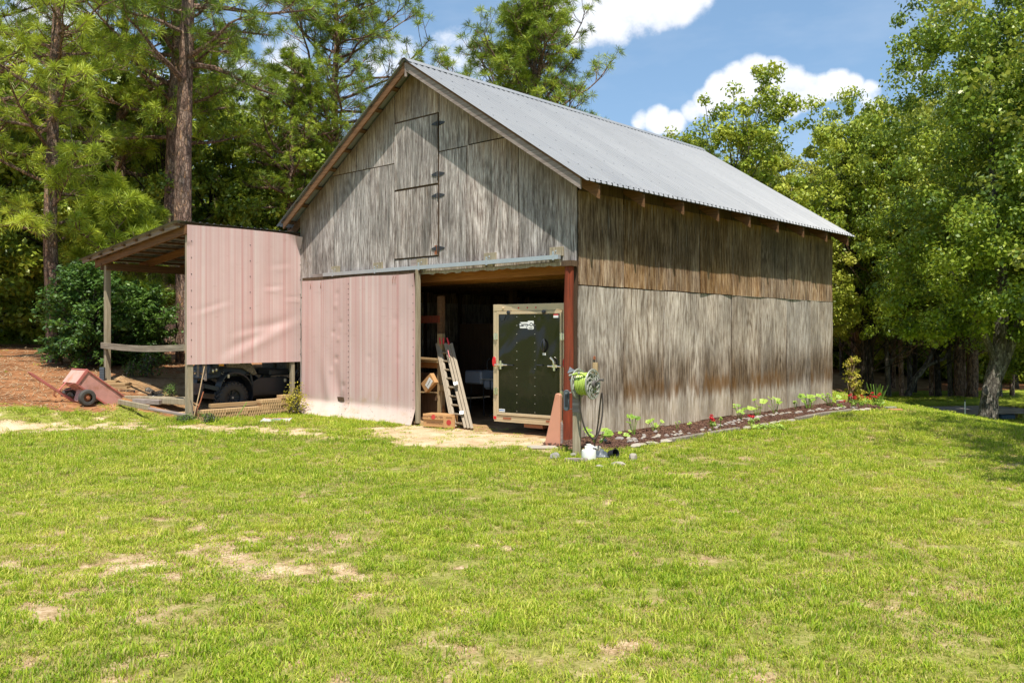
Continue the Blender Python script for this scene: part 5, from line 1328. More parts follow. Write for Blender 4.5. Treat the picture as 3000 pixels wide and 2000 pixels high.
# aluminium ladders leaning on the shelf: three folded sections
ld = at_barn(thing('aluminium_ladder', 'folded aluminium ladder with red tips leaning just inside the doorway', 'ladder'), -2.62, .05, 0)
p_top = Vector((-.98, .42, 1.52)); 
for k in range(3):
    o_ = Vector((.074*k, .01*k, 0))
    for s_, nm in ((0, 'stile'), (1, 'stile')):
        b0 = Vector((-.0, 0, .0)) + o_*(1-.55*s_) + Vector((-.36, .02, 0))*s_; b1 = p_top + o_*(1-.55*s_) + Vector((-.26, .02, 0))*s_
        MB().beam(b0, b1, .055, .075, up=(.7, -.7, .3)).build(nm, M['alu'], ld, bev=.003)
    for j in range(9):
        t_ = .05+.105*j; a = Vector((0, 0, 0)).lerp(p_top, t_) + o_; c_ = (Vector((-.36, .02, 0))).lerp(p_top+Vector((-.26, .02, 0)), t_) + o_*.45
        MB().tube([a, c_], .019, 7).build('rung', M['alu'], ld)
MB().beam(Vector((0, 0, 0)).lerp(p_top, .5)+Vector((.12, -.09, 0)), Vector((0, 0, 0)).lerp(p_top, .53)+Vector((.12, -.09, 0)), .07, .08, up=(.7, -.7, .3)).build('bracket', M['galv'], ld)
MB().beam(Vector((0, 0, 0)).lerp(p_top, .16)+Vector((.06, -.06, 0)), Vector((0, 0, 0)).lerp(p_top, .19)+Vector((.06, -.06, 0)), .07, .08, up=(.7, -.7, .3)).build('bracket', M['galv'], ld)
for k, (dx, ddx) in enumerate(((-.16, -.03), (-.08, .0), (.07, -.05))):
    a = p_top + Vector((dx+.05, -.02, .0)); MB().tube([a, a+Vector((ddx, 0, .12))], [.018, .015], 8).build('red_tip', M['red_plastic'], ld, smooth=True)
MB().beam(Vector((0, 0, 0)).lerp(p_top, .84)+Vector((.135, -.10, 0)), Vector((0, 0, 0)).lerp(p_top, .92)+Vector((.135, -.10, 0)), .01, .035, up=(.7, -.7, .3)).build('warning_label', M['red_plastic'], ld)
# printed carton on the ground
cb = at_barn(thing('clay_target_carton', 'low cardboard carton printed with a red disc on the ground under the ladder', 'box'), -3.10, -.10, 0, R(14))
MB().span((-.40, 0, .0), (.18, .28, .235)).build('carton', M['card'], cb, bev=.003)
fl = MB(); fl.box((-.11, -.012, .19), (.58, .006, .10), (-8, 0, 0)); fl.build('front_flap', M['card'], cb)
MB().span((.06, -.03, -.0), (.30, .0, .23)).build('second_carton', M['card'], cb, bev=.003)
put_text('print', 'WHITE', .062, M['card_dark'], cb, (-.30, -.021, .185), (82, 0, 0), .001)
put_text('print', 'FLYER', .062, M['card_dark'], cb, (-.035, -.021, .185), (82, 0, 0), .001)
put_text('print', 'BIODEGRADABLE', .045, M['card_dark'], cb, (-.15, -.004, .075), (90, 0, 0), .001)
MB().lathe([(.045, 0), (.045, .003)], 20, (-.165, -.018, .185), rotm((82, 0, 0))).build('red_disc', M['card_red'], cb)
MB().lathe([(.05, 0), (.05, .003)], 20, (.18, -.031, .10), rotm((90, 0, 0))).build('red_disc', M['card_red'], cb)
put_text('print', 'WHITE', .04, M['card_dark'], cb, (.18, -.032, .185), (90, 0, 0), .001)
# folding sink table with its tap
sk = at_barn(thing('camp_sink', 'white folding sink table with a strapped bench and tap inside the barn', 'sink'), -4.05, 2.1, 0)
MB().box((.55, .15, .66), (1.15, .55, .20)).build('bench', M['grey_tub'], sk, bev=.05)
MB().box((.55, .15, .775), (1.22, .60, .025)).build('bench_top', M['white'], sk, bev=.01)
for x in (.20, .85): 
    s_ = MB(); s_.span((x, -.14, .56), (x+.02, -.128, .79)); s_.span((x, -.14, .788), (x+.02, .44, .80)); s_.build('strap', M['black'], sk)
MB().box((-.30, .1, .80), (.50, .48, .28)).build('basin', M['grey_tub'], sk, bev=.03)
MB().tube([(-.3, .3, .93), (-.3, .3, 1.04), (-.24, .25, 1.13), (-.12, .15, 1.17), (-.02, .08, 1.19)], .012, 8).build('tap', M['chrome'], sk, smooth=True)
MB().tube([(-.36, .28, .95), (-.2, .28, .95)], .02, 8).build('tap_base', M['chrome'], sk)
for a, b_ in (((.1, -.05, 0), (.7, .3, .58)), ((.9, -.05, 0), (.35, .3, .58)), ((1.1, .0, 0), (1.05, .1, .58)), ((-.5, 0, 0), (-.48, 0, .68)), ((-.1, 0, 0), (-.12, 0, .68))):
    MB().tube([a, b_], .012, 6).build('leg', M['black_dull'], sk)
pb = at_barn(thing('plywood_sheet', 'dark plywood sheet standing upright deep in the barn', 'board'), -6.2, 3.4, 0); MB().span((0, 0, .3), (1.55, .02, 1.95)).build('board', M['ply_dark'], pb)
lum = at_barn(thing('stacked_lumber', 'faint stack of boards on a rack deep in the barn', 'lumber'), -5.2, 5.0, 0)
for k in range(3): MB().box((0, .05*k, 2.15+.05*k), (1.5, .15, .04), (0, -1, 2)).build('board', M['wood_fresh_x'], lum)
for x in (-.6, .6): MB().span((x-.03, .0, 0), (x+.03, .06, 2.13)).build('rack_leg', M['wood_dark'], lum)

# ------------------------------------------------------------------ hose reel and its post
hx, hy = .925, 12.479
hp = thing('reel_post', 'weathered square timber post at the barn corner carrying the hose reel', 'post', (hx, hy, 0), R(-12))
MB().span((-.056, -.045, -.1), (.056, .045, 1.135)).build('timber', M['wood_post'], hp, bev=.005)
MB().span((-.058, -.049, .60), (.06, -.0452, 1.13)).build('mount_board', M['wood_grey'], hp)
MB().span((.20, .22, 1.12), (.27, .30, 1.30)).build('stub', M['wood_fresh'], hp); MB().beam((.055, .0, .95), (.235, .26, 1.14), .04, .06).build('brace', M['reel_dark'], hp)
rl = thing('hose_reel', 'round grey hose reel wound with lime green hose on its post', 'hose reel', (hx+.115, hy-.13, 1.01), R(-34))
A = rotm((0, 90, 0))                                       # reel axis along local x
def flange(x, name):
    m = MB(); m.lathe([(.185, -.008), (.213, -.010), (.218, 0), (.213, .010), (.185, .008), (.185, -.008)], 40, (x, 0, 0), A, caps=False)
    m.lathe([(.03, -.012), (.078, -.012), (.078, .012), (.03, .012)], 24, (x, 0, 0), A)
    for k in range(9):                                      # swept spokes
        a0 = 2*math.pi*k/9; pts = []
        for j in range(6):
            r_ = .07+.12*j/5; a = a0 + .75*(j/5)**1.2; pts.append((x, r_*math.cos(a), r_*math.sin(a)))
        for j in range(5):
            m.beam(pts[j], pts[j+1], .014, .017+.012*math.sin(j/4*3.14), up=(1, 0, 0)) if False else m.tube([pts[j], pts[j+1]], [.012+.006*abs(j-2)/2]*2, 6)
    m.lathe([(.128, -.006), (.140, -.006), (.140, .006), (.128, .006), (.128, -.006)], 32, (x, 0, 0), A, caps=False)
    return m.build(name, M['reel'], rl, smooth=True)
f1 = flange(.115, 'flange'); flange(-.115, 'flange')
MB().lathe([(.055, 0), (.052, .03), (.03, .035)], 16, (.125, 0, 0), A).build('hub', M['reel_dark'], f1, smooth=True)
MB().box((.163, 0, 0), (.01, .045, .045)).build('hub_socket', M['ink'], f1)
MB().lathe([(.07, -.11), (.07, .11)], 20, (0, 0, 0), A).build('drum', M['reel_dark'], rl)
kn = MB(); kn.tube([(.12, .15, .055), (.17, .155, .055), (.20, .155, .055)], [.012, .016, .024], 10); kn.tube([(.125, .05, .02), (.13, .16, .055)], .012, 8); kn.build('crank', M['reel_dark'], rl, smooth=True)
coils = MB()
for lay in range(3):
    nt_ = 7
    for k in range(nt_):
        x = -.085 + k*.0275 + .012*(lay % 2); rr = .095+.026*lay + .004*math.sin(k*2.1)
        if rr > .16 or x > .095: continue
        ring = [(x+.004*math.sin(j), rr*math.cos(2*math.pi*j/22), rr*math.sin(2*math.pi*j/22)) for j in range(23)]
        coils.tube(ring, .0135, 7, cap=False)
hs = coils.build('hose', M['hose'], rl, label='lime green hose wound on the reel', smooth=True)
MB().tube([(.06, -.12, .12), (.02, -.15, .155), (-.05, -.165, .15), (-.12, -.17, .13)], [.0145, .017, .018, .014], 9).build('hose_end', M['hose'], rl, smooth=True)
MB().tube([(-.115, -.168, .132), (-.165, -.172, .118)], [.018, .02], 10).build('fitting', M['reel'], rl)
MB().tube([(.0, -.158, .153), (-.03, -.163, .153)], [.021, .02], 10).build('fitting', M['reel'], rl)
MB().span((-.14, .02, -.20), (-.11, .10, .10)).build('bracket', M['reel_dark'], rl)
ldh = thing('leader_hose', 'dark leader hose looping down from the reel to the tap', 'hose', (hx+.115, hy-.13, 0))
pts = [(-.09, -.02, .86), (-.085, -.03, .70), (-.05, -.04, .50), (0.0, -.05, .36), (.07, -.05, .26), (.12, -.04, .24), (.17, -.02, .30), (.21, 0, .42), (.24, .03, .60), (.245, .05, .78), (.235, .07, .88), (.215, .09, .74), (.19, .14, .45), (.16, .20, .20), (.13, .25, .05)]
def smooth_pts(pts, n=4):
    out = []; P_ = [Vector(p) for p in pts]
    for i in range(len(P_)-1):
        a, b_, c_, d_ = P_[max(i-1, 0)], P_[i], P_[i+1], P_[min(i+2, len(P_)-1)]
        for k in range(n):
            t_ = k/n; out.append(.5*((2*b_)+(c_-a)*t_+(2*a-5*b_+4*c_-d_)*t_**2+(-a+3*b_-3*c_+d_)*t_**3))
    return out + [P_[-1]]
MB().tube(smooth_pts(pts), .0125, 8).build('hose_run', M['hose_dark'], ldh, smooth=True)
vb = MB(); vb.box((.13, .24, .07), (.12, .10, .07), (10, 8, 20)); vb.build('tap_box', M['white_pvc'], ldh, bev=.01); MB().box((.13, .20, .06), (.07, .04, .05), (10, 8, 20)).build('tap_fitting', M['ink'], ldh)
# thermometer on wire arms beside the post
th_ = thing('thermometer', 'dark slate oblong outdoor thermometer held beside the reel post', 'thermometer', (hx-.085, hy-.04, .62), R(-8))
b_ = MB(); b_.prism(rounded(-.065, .15, .085, .30, .04, 6), -.015, .03); b_.build('case', M['slate'], th_, bev=.006)
MB().prism(rounded(-.065, .15, .045, .17, .008, 3), -.021, -.0155).build('display', M['black'], th_)
MB().span((-.085, -.018, .255), (-.045, -.0155, .26)).build('maker_mark', M['galv'], th_)
for z in (.03, .26): MB().tube([(-.03, .0, z), (.045, .02, z)], .004, 6).build('wire_arm', M['galv'], th_)
# leaning solar path light
so = thing('solar_path_light', 'small tilted solar path lantern with a dark cap beside the reel post', 'path light', (hx-.015, hy+.08, .98), 0)
tilt = rotm((0, -17, 0))
m = MB(); m.lathe([(.012, 0), (.012, .26), (.02, .27)], 8, (0, 0, -.16), tilt); m.build('stem', M['slate'], so)
m = MB(); m.lathe([(.024, .10), (.046, .20)], 4, (0, 0, 0), tilt @ rotm((0, 0, 45))); m.build('lantern_glass', M['lamp_glass'], so)
m = MB(); m.lathe([(.082, .20), (.07, .215), (.035, .24), (.012, .262), (.004, .275)], 4, (0, 0, 0), tilt @ rotm((0, 0, 45))); m.build('lantern_cap', M['slate'], so)
m = MB()
for k in range(4):
    a = R(90*k+45+45); m.tube([tilt @ Vector((.024*math.cos(a), .024*math.sin(a), .10)), tilt @ Vector((.047*math.cos(a), .047*math.sin(a), .202))], .004, 4)
m.build('lantern_bars', M['slate'], so)
# salmon wedge on end
wx_, wy_ = .64, 13.35
wg = thing('salmon_wedge', 'tall tapering salmon painted slab standing on end by the doorway pole', 'slab', (wx_, wy_, -.02), R(-26))
MB().prism([(-.155, 0), (.105, 0), (.115, .80), (.095, .83), (.045, .83), (.03, .81)], -.03, .05).build('slab', M['wedge'], wg, bev=.008)
MB().prism([(.075, 0), (.135, 0), (.135, .36), (.115, .40), (.09, .38)], .0, .045).build('side_tongue', M['wood_grey'], wg, bev=.004)
fs = thing('flat_stone', 'pale flat stone under the foot of the salmon wedge', 'stone', (wx_-.18, wy_-.22, -.0)); MB().box((0, 0, .015), (.45, .18, .03), (3, 2, 12)).build('stone', M['stone_pale'], fs, bev=.01)
# white cleanout pipe
cl = thing('cleanout_pipe', 'squat white plastic pipe stub with a square ridged cap in front of the reel post', 'pipe', (1.05, 11.97, -.02), .3)
MB().lathe([(.098, 0), (.10, .02), (.10, .13), (.094, .15), (.06, .155)], 28).build('pipe', M['white_pvc'], cl, smooth=True)
cm_ = MB(); prof = []
for k in range(48):
    a = 2*math.pi*k/48; r_ = .052+.003*(k % 2); prof.append((r_*math.cos(a), r_*math.sin(a)))
cm_.prism(prof, .155, .20, ax='z'); cm_.box((0, 0, .215), (.055, .055, .03)); cm_.build('cap', M['white_pvc'], cl)
bk = thing('board_offcut', 'grey weathered board offcut lying in the grass before the white pipe', 'board', (.86, 11.72, .01), R(-4)); MB().box((0, 0, .02), (.30, .07, .045)).build('board', M['wood_grey'], bk, bev=.006)
bk = thing('concrete_block', 'tan block offcut behind the white pipe under the tap', 'block', (1.20, 12.60, .0), .3); MB().box((0, 0, .05), (.15, .10, .10)).build('block', M['stone_pale'], bk, bev=.01)
pt = thing('plant_pot', 'black plastic nursery pot lying on its side behind the white pipe', 'pot', (1.40, 12.13, .055), R(35))
MB().lathe([(.05, -.06), (.062, .05), (.066, .052), (.066, .06), (.058, .06), (.046, -.05), (.0, -.05)], 20, (0, 0, 0), rotm((78, 0, 0)), caps=False).build('pot', M['black'], pt, smooth=True)
bg_ = thing('grey_bag', 'crumpled dark grey plastic sheeting beside the white pipe', 'plastic sheet', (1.24, 12.22, .0))
r_ = random.Random(4); m = MB(); n = 10
for j in range(n+1):
    for i in range(n+1): m.v.append(Vector(((i/n-.5)*.26, (j/n-.5)*.20, .01+.11*math.sin(math.pi*i/n)*math.sin(math.pi*j/n)*r_.uniform(.4, 1.2))))
for j in range(n):
    for i in range(n): a = j*(n+1)+i; m.f.append([a, a+1, a+n+2, a+n+1])
m.build('sheet', M['slate'], bg_)

# stones: lumpy, each its own
def rock_mesh(seed, sx, sy, sz):
    bm = bmesh.new(); bmesh.ops.create_icosphere(bm, subdivisions=2, radius=1); r_ = random.Random(seed); cut = [(Vector((r_.gauss(0, 1), r_.gauss(0, 1), r_.gauss(0, 1))).normalized(), r_.uniform(.5, .85)) for _ in range(7)]
    for v in bm.verts:
        for n_, d_ in cut:
            k_ = v.co.dot(n_)-d_
            if k_ > 0: v.co -= n_*k_*.9
        v.co *= r_.uniform(.95, 1.05); v.co.x *= sx; v.co.y *= sy; v.co.z *= sz
    me = bpy.data.meshes.new('rock'); bm.to_mesh(me); bm.free(); return me
for (px, py, s, lb, mt_) in ((1627, 1345, (.10, .08, .08), 'rounded grey fieldstone in the grass left of the reel post', 'stone_dark'), (1856, 1349, (.075, .06, .085), 'upright pale lump of limestone right of the white pipe', 'stone_pale'),
                             (1808, 1362, (.12, .08, .035), 'flat cream stone in the grass in front of the bed corner', 'stone_pale'), (1757, 1368, (.07, .05, .025), 'small sunken pale stone below the white pipe', 'stone_pale'),
                             (1680, 1335, (.06, .05, .03), 'small dark stone at the foot of the reel post', 'stone_dark')):
    me = rock_mesh(px, *s); me.materials.append(M[mt_]); x, y = (px-CXP)/F*(EYE*F/(py-CYP)), EYE*F/(py-CYP)
    o = bpy.data.objects.new('stone', me); COL.objects.link(o); o.location = (x, y, s[2]*.5); o.rotation_euler = (0, 0, px*.7); tag(o, lb, 'stone')

# ------------------------------------------------------------------ flower bed along the side wall
def barn_pt(x, y, z=0): X, Y = wor(x, y); return (X, Y, gz(X, Y)+z)
m = MB(); ny_ = 60; nx_ = 8
for j in range(ny_+1):
    ly = -.95 + (10.75+.95)*j/ny_; e = float(bed_edge(ly))-.03
    for i in range(nx_+1):
        lx = -.05 + (e+.05)*i/nx_; X, Y = wor(lx, ly); m.v.append(Vector((X, Y, gz(X, Y) + .028 + .02*math.sin(i/nx_*3.14)*float(fbm(np.array([X]), np.array([Y]), 3, 8)[0]) + (-.05 if i in (nx_,) or j in (0, ny_) else 0))))
for j in range(ny_):
    for i in range(nx_): a = j*(nx_+1)+i; m.f.append([a, a+1, a+nx_+2, a+nx_+1])
m.build('mulch_bed', M['mulch'], kind='structure', smooth=True)
r_ = random.Random(31); m = MB()
for k in range(5200):
    ly = -.9 + 11.5*r_.random(); e = float(bed_edge(ly))-.06; lx = .02 + e*r_.random(); X, Y = wor(lx, ly)
    s = r_.uniform(.012, .032); m.box((X, Y, gz(X, Y)+.045), (s*1.9, s*.7, s*.35), (r_.uniform(-35, 35), r_.uniform(-35, 35), r_.uniform(0, 180)))
mm = m.build('bark_chips', M['mulch_chip'], kind='stuff'); mm['label'] = 'reddish brown bark chips strewn over the bed by the side wall'; mm['category'] = 'mulch'
# edging: split timbers and flat stones
for i, (ya, yb_, kind_, lb) in enumerate(((-.2, .9, 'stone_pale', 'rough cream edging stone nearest the barn corner'), (.7, 1.9, 'wood_grey_y', 'half buried grey edging board near the first red flower'), (2.0, 3.1, 'wood_grey_y', 'grey edging board before the middle of the bed'),
                                       (3.2, 4.3, 'stone_pale', 'long pale slab edging the middle of the bed'), (4.3, 5.5, 'stone_pale', 'pale slab edging past the middle of the bed'), (5.5, 6.9, 'wood_grey_y', 'weathered edging timber in the far half of the bed'),
                                       (6.9, 8.3, 'wood_grey_y', 'dark ended edging timber before the far red flowers'), (8.3, 9.2, 'stone_pale', 'pale edging stone below the far red flowers'))):
    e0, e1 = float(bed_edge(ya)), float(bed_edge(yb_)); a = barn_pt(e0, ya+.03, .03); b_ = barn_pt(e1, yb_-.03, .03)
    o = thing('edging_stone' if 'stone' in kind_ else 'edging_timber', lb, 'edging', a, 0)
    v = Vector(b_)-Vector(a)
    if 'wood' in kind_: MB().beam((0, 0, 0), v, .09, .075).build('timber', M[kind_], o, bev=.012)
    else:
        for j in range(3):
            p = v*((j+.5)/3); sc_ = (v.length/3*.48, .085, .035); me = rock_mesh(500+i*7+j, *sc_); me.materials.append(M[kind_]); c_ = bpy.data.objects.new('stone', me); COL.objects.link(c_); c_.parent = o; c_.location = p; c_.rotation_euler = (0, 0, math.atan2(v.y, v.x)+r_.uniform(-.12, .12))
# river stones in a winding row
rocks = []
for k in range(8):
    me = rock_mesh(800+k, r_.uniform(.035, .06), r_.uniform(.03, .045), r_.uniform(.02, .032)); me.materials.append(M[('stone', 'stone_pale', 'stone')[k % 3]]); rocks.append(me)
kk = 0
for k in range(118):
    ly = -.1 + 9.2*(k+r_.random())/118
    if 1.9 < ly < 2.9 and r_.random() < .8: continue
    f_ = .60 + .14*math.sin(ly*.9) + r_.gauss(0, .06 if ly > 2 else .12); lx = float(bed_edge(ly))*min(.93, f_)
    X, Y = wor(lx, ly); o = bpy.data.objects.new('river_stone', rocks[k % 8]); COL.objects.link(o); s = r_.uniform(.6, 1.35)*(1.15 if ly < 2 else 1); o.scale = (s, s, s)
    o.location = (X, Y, gz(X, Y)+.052); o.rotation_euler = (r_.uniform(-.2, .2), r_.uniform(-.2, .2), r_.uniform(0, 6.28)); kk += 1
    tag(o, 'small pale river stone lying in the row along the mulch bed', 'stone', 'river stones in the mulch bed')
# squash plants
def squash(name, lb, lx, ly, n, sp, h, ls):
    X, Y = wor(lx, ly); t = thing(name, lb, 'plant', (X, Y, gz(X, Y)+.03), 0, 'young squash plants along the wall')
    st = MB(); V, Fc, T = [], [], []
    for i in range(n):
        a = r_.uniform(0, 6.28); rr = sp*math.sqrt(r_.random()); c_ = Vector((rr*math.cos(a), rr*math.sin(a), h*r_.uniform(.45, 1.1)))
        st.tube([(rr*.2*math.cos(a), rr*.2*math.sin(a), -.02), c_*.6, c_], .005, 5)
        s = ls*.85*r_.uniform(.6, 1.2); N_ = Vector((r_.uniform(-.6, .6), -.5+r_.uniform(-.5, .4), 1)).normalized(); ax = N_.orthogonal().normalized(); ay = N_.cross(ax); b0 = len(V); V.append(tuple(c_-N_*s*.12)); tn = r_.uniform(.3, 1); T.append(tn*.6)
        for j in range(15):
            q_ = 2*math.pi*j/15; r2 = s*(.5+.09*math.cos(q_*5))*(1 if j else .45); V.append(tuple(c_+ax*r2*math.cos(q_)+ay*r2*math.sin(q_)+N_*s*.06*math.cos(q_*5))); T.append(tn)
        for j in range(15): Fc.append((b0, b0+1+j, b0+1+(j+1) % 15))
    st.build('stems', M['leaf_squash'], t)
    link('leaves', npmesh('leaves', np.array(V), np.array(Fc), np.array(T)), M['leaf_squash'], t)
for a in (('squash_plant', 'largest squash plant nearest the barn corner with five broad leaves', .62, -.30, 8, .22, .26, .15), ('squash_plant', 'squash plant second from the barn corner climbing up the wall', .42, .95, 7, .13, .30, .11),
          ('squash_plant', 'small sprawling squash plant between the second and third clumps', .55, .55, 4, .10, .13, .10), ('squash_plant', 'twin leaved squash plant before the first red flower', .40, 1.65, 6, .16, .20, .11),
          ('squash_plant', 'tiny seedling left of the first red flower', .45, 2.25, 2, .05, .13, .07), ('squash_plant', 'tiny seedling close to the wall above the pebble row', .5, 2.6, 2, .05, .10, .06),
          ('squash_plant', 'upright squash plant where the sill board ends', .45, 4.55, 7, .15, .28, .12), ('squash_plant', 'broad leaved squash plant in the middle of the wall', .36, 5.5, 6, .20, .33, .17), ('squash_plant', 'squash plant right of the broad leaved one', .40, 6.2, 6, .18, .33, .15),
          ('squash_plant', 'slight squash shoot under the pale streaked sheet', .33, 7.3, 3, .08, .2, .09), ('squash_plant', 'leafy squash clump in the far third of the bed', .38, 7.9, 13, .30, .30, .14), ('squash_plant', 'farthest squash clump before the barn corner post', .40, 9.0, 12, .28, .28, .13),
          ('squash_plant', 'lone leaf beside the red flower in the near bed', .9, 2.95, 2, .05, .20, .08), ('squash_plant', 'single leaf by the second red flower', .95, 4.35, 2, .05, .12, .09)): squash(*a)
def flower(lb, lx, ly, n, h, sp):
    X, Y = wor(lx, ly); t = thing('red_flower', lb, 'flower', (X, Y, gz(X, Y)+.03), r_.uniform(0, 6))
    nr_ = np.random.RandomState(int(ly*100)); V, Fc, T = leaf_cloud(nr_, [np.array((sp*r_.uniform(-1, 1), sp*r_.uniform(-1, 1), h*r_.uniform(.25, .55))) for _ in range(n)], [.07]*n, [16]*n, .055, .5, .5)
    link('leaves', npmesh('leaves', V, Fc, T), M['leaf_squash'], t)
    V, Fc, T = leaf_cloud(nr_, [np.array((sp*r_.uniform(-1, 1), sp*r_.uniform(-1, 1), h*r_.uniform(.75, 1.05))) for _ in range(n)], [.04]*n, [30]*n, .03, .6, .5)
    link('petals', npmesh('petals', V, Fc, T), M['petal_red'], t); MB().tube([(0, 0, -.03), (0, 0, h*.8)], .006, 5).build('stem', M['leaf_squash'], t)
flower('orange red celosia nearest the barn corner', .98, 2.55, 4, .25, .05); flower('crimson flower in the middle of the bed', .95, 4.0, 3, .16, .06)
flower('left red flower of the far clump', .95, 8.9, 5, .30, .10); flower('middle red flower of the far clump', 1.1, 9.4, 5, .30, .12); flower('right red flower of the far clump', 1.28, 9.6, 5, .34, .12); flower('low pink red flower left of the far clump', .85, 8.55, 3, .17, .08)
X, Y = wor(1.15, 3.65); t = thing('ground_plant', 'bright low mat of leaves spilling over the bed edging into the lawn', 'plant', (X+.2, Y-.25, gz(X, Y))); V, Fc, T = leaf_cloud(np.random.RandomState(6), [np.array((x*.12, y*.1, .05)) for x in range(-2, 3) for y in range(-1, 2)], [.1]*15, [26]*15, .05, .7, .9); link('leaves', npmesh('leaves', V, Fc, T), M['leaf_squash'], t)
# far end of the bed: vine on the corner, blocks
X, Y = wor(.12, L+.75); t = thing('vine', 'golden green vine climbing behind the far corner of the barn', 'plant', (X, Y, gz(X, Y))); rr_ = random.Random(8)
cs = [np.array((rr_.gauss(.05, .11)+.16*(1.2-z), rr_.gauss(0, .12), z)) for z in [rr_.uniform(.05, 1.15) for _ in range(34)]]; V, Fc, T = leaf_cloud(np.random.RandomState(2), cs, [.11]*34, [22]*34, .065, .6, .3); link('leaves', npmesh('leaves', V, Fc, T), M['vine'], t)
m = MB()
for k in range(7): m.tube([(rr_.uniform(-.1, .1), 0, 0), (rr_.uniform(-.1, .2), 0, .5), (rr_.uniform(-.1, .2), 0, 1.0)], .006, 5)
m.build('stems', M['straw_bit'], t)
X, Y = wor(.12, L+.9); t = thing('fence_post', 'short weathered post standing behind the far barn corner', 'post', (X, Y, gz(X, Y))); MB().span((-.06, -.06, -.1), (.06, .06, 1.15)).build('timber', M['wood_brown'], t)
X, Y = wor(.9, L+.5); t = thing('ornamental_grass', 'strappy green leaves behind the far end of the bed', 'plant', (X, Y, gz(X, Y))); m = MB()
for k in range(44):
    a = rr_.uniform(0, 6.28); l_ = rr_.uniform(.3, .6); m.beam((.05*math.cos(a), .05*math.sin(a), 0), (.05*math.cos(a)+l_*.4*math.cos(a), l_*.4*math.sin(a), l_), .016, .003)
m.build('blades', M['leaf_squash'], t)
for lx, ly, s, mt_, lb in ((.15, L+.12, (.14, .14, .12), 'stone_pale', 'small square block at the foot of the far barn corner'), (1.45, 9.95, (.28, .12, .09), 'stone_dark', 'dark block at the far end of the bed'), (1.62, 9.75, (.32, .16, .06), 'brick', 'terracotta brick at the far end of the bed')):
    X, Y = wor(lx, ly); t = thing('block', lb, 'block', (X, Y, gz(X, Y)+s[2]/2-.01), .4); MB().box((0, 0, 0), s).build('block', M[mt_], t, bev=.01)
# log and knot hole on the side wall
MB().lathe([(.035, 0), (.03, .004)], 14, (.016, .42, 1.32), rotm((0, 90, 0))).build('knot_hole', M['rust'], barn)

# ------------------------------------------------------------------ dock, pole and floats on the pond
dk = thing('pond_dock', 'low grey wooden dock reaching from the bank over the pond', 'dock', (15.2, 32.1, -1.30), R(14))
for k in range(17): MB().span((k*.21, -.75, .24-.006*(k % 3)), (k*.21+.185, .75, .275-.006*(k % 3))).build('deck_board', M['dock_wood'], dk)
MB().span((0, -.79, .09), (3.57, -.752, .27)).build('rim_board', M['wood_grey'], dk); MB().span((0, .752, .09), (3.57, .79, .27)).build('rim_board', M['wood_grey'], dk); MB().span((3.571, -.79, .09), (3.61, .79, .27)).build('rim_board', M['wood_grey'], dk)
for x in (1.6, 3.0): MB().box((x, -.35, -.08), (.7, .6, .32)).build('float', M['blue_float'], dk, bev=.05)
t = thing('white_pole', 'thin white plastic pole standing at the pond edge before the dock', 'pole', (16.0, 30.9, gz(16, 30.9)), 0); MB().tube([(0, 0, -.1), (0, 0, .52)], .022, 10).build('pole', M['white_pvc'], t); MB().tube([(0, 0, .52), (0, 0, .58)], .03, 10).build('cap', M['black'], t)
d_ = dep(2975, 1223, 32.6); t = thing('floating_board', 'pale weathered board floating at the right edge of the pond', 'board', (d_.x, d_.y, -1.52), .1); MB().box((0, 0, 0), (.75, .35, .07)).build('board', M['dock_wood'], t, bev=.01)
# ------------------------------------------------------------------ utility vehicle under the lean-to
ux, uy = -W-1.0, -.46
ut = at_barn(thing('utility_vehicle', 'black and camouflage utility vehicle parked under the lean-to behind the pink panel', 'utility vehicle'), ux, uy, .03)
def side_pts(f): return f
for (x, y) in ((.56, -.97), (-.56, -.97), (.56, .95), (-.56, .95)):
    s = 1 if x > 0 else -1
    m = MB(); m.lathe([(.165, -.10), (.20, -.115), (.29, -.115), (.325, -.09), (.325, .09), (.29, .115), (.20, .115), (.165, .10)], 36, (x, y, .34), rotm((0, 90, 0)), caps=False)
    for k in range(22):                                      # chevron lugs
        a = 2*math.pi*k/22
        for sd_, da in ((-1, 0), (1, .14)):
            c_ = (x+sd_*.055, y+.335*math.cos(a+da), .34+.335*math.sin(a+da)); b0 = len(m.v)
            m.box((0, 0, 0), (.095, .040, .028)); RM = rotm((math.degrees(a+da)-90, 0, 0)) @ rotm((0, 0, 24*sd_))
            for i in range(b0, len(m.v)): m.v[i] = RM @ m.v[i] + Vector(c_)
        c_ = (x+.105*s, y+.30*math.cos(a), .34+.30*math.sin(a)); b0 = len(m.v); m.box((0, 0, 0), (.03, .035, .06)); RM = rotm((math.degrees(a)-90, 0, 0))
        for i in range(b0, len(m.v)): m.v[i] = RM @ m.v[i] + Vector(c_)
    w_ = m.build('wheel', M['tyre'], ut, smooth=True)
    m = MB(); m.lathe([(.17, .09*s), (.165, .03*s), (.06, .02*s), (.05, .055*s), (.0, .06*s)], 28, (x, y, .34), rotm((0, 90, 0)), caps=False)
    for k in range(8):
        a = 2*math.pi*k/8; m.beam((x+.03*s, y+.05*math.cos(a), .34+.05*math.sin(a)), (x+.06*s, y+.155*math.cos(a), .34+.155*math.sin(a)), .02, .03, up=(1, 0, 0))
    rm_ = m.build('rim', M['black_dull'], w_, smooth=True); MB().lathe([(.022, 0), (.018, .02)], 12, (x+.055*s, y, .34), rotm((0, 90*s, 0))).build('hub_cap', M['galv'], rm_)
m = MB(); m.span((-.42, -1.35, .30), (.42, 1.35, .42)); m.span((-.62, -.52, .36), (.62, .50, .46)); m.build('frame', M['black'], ut, bev=.01)
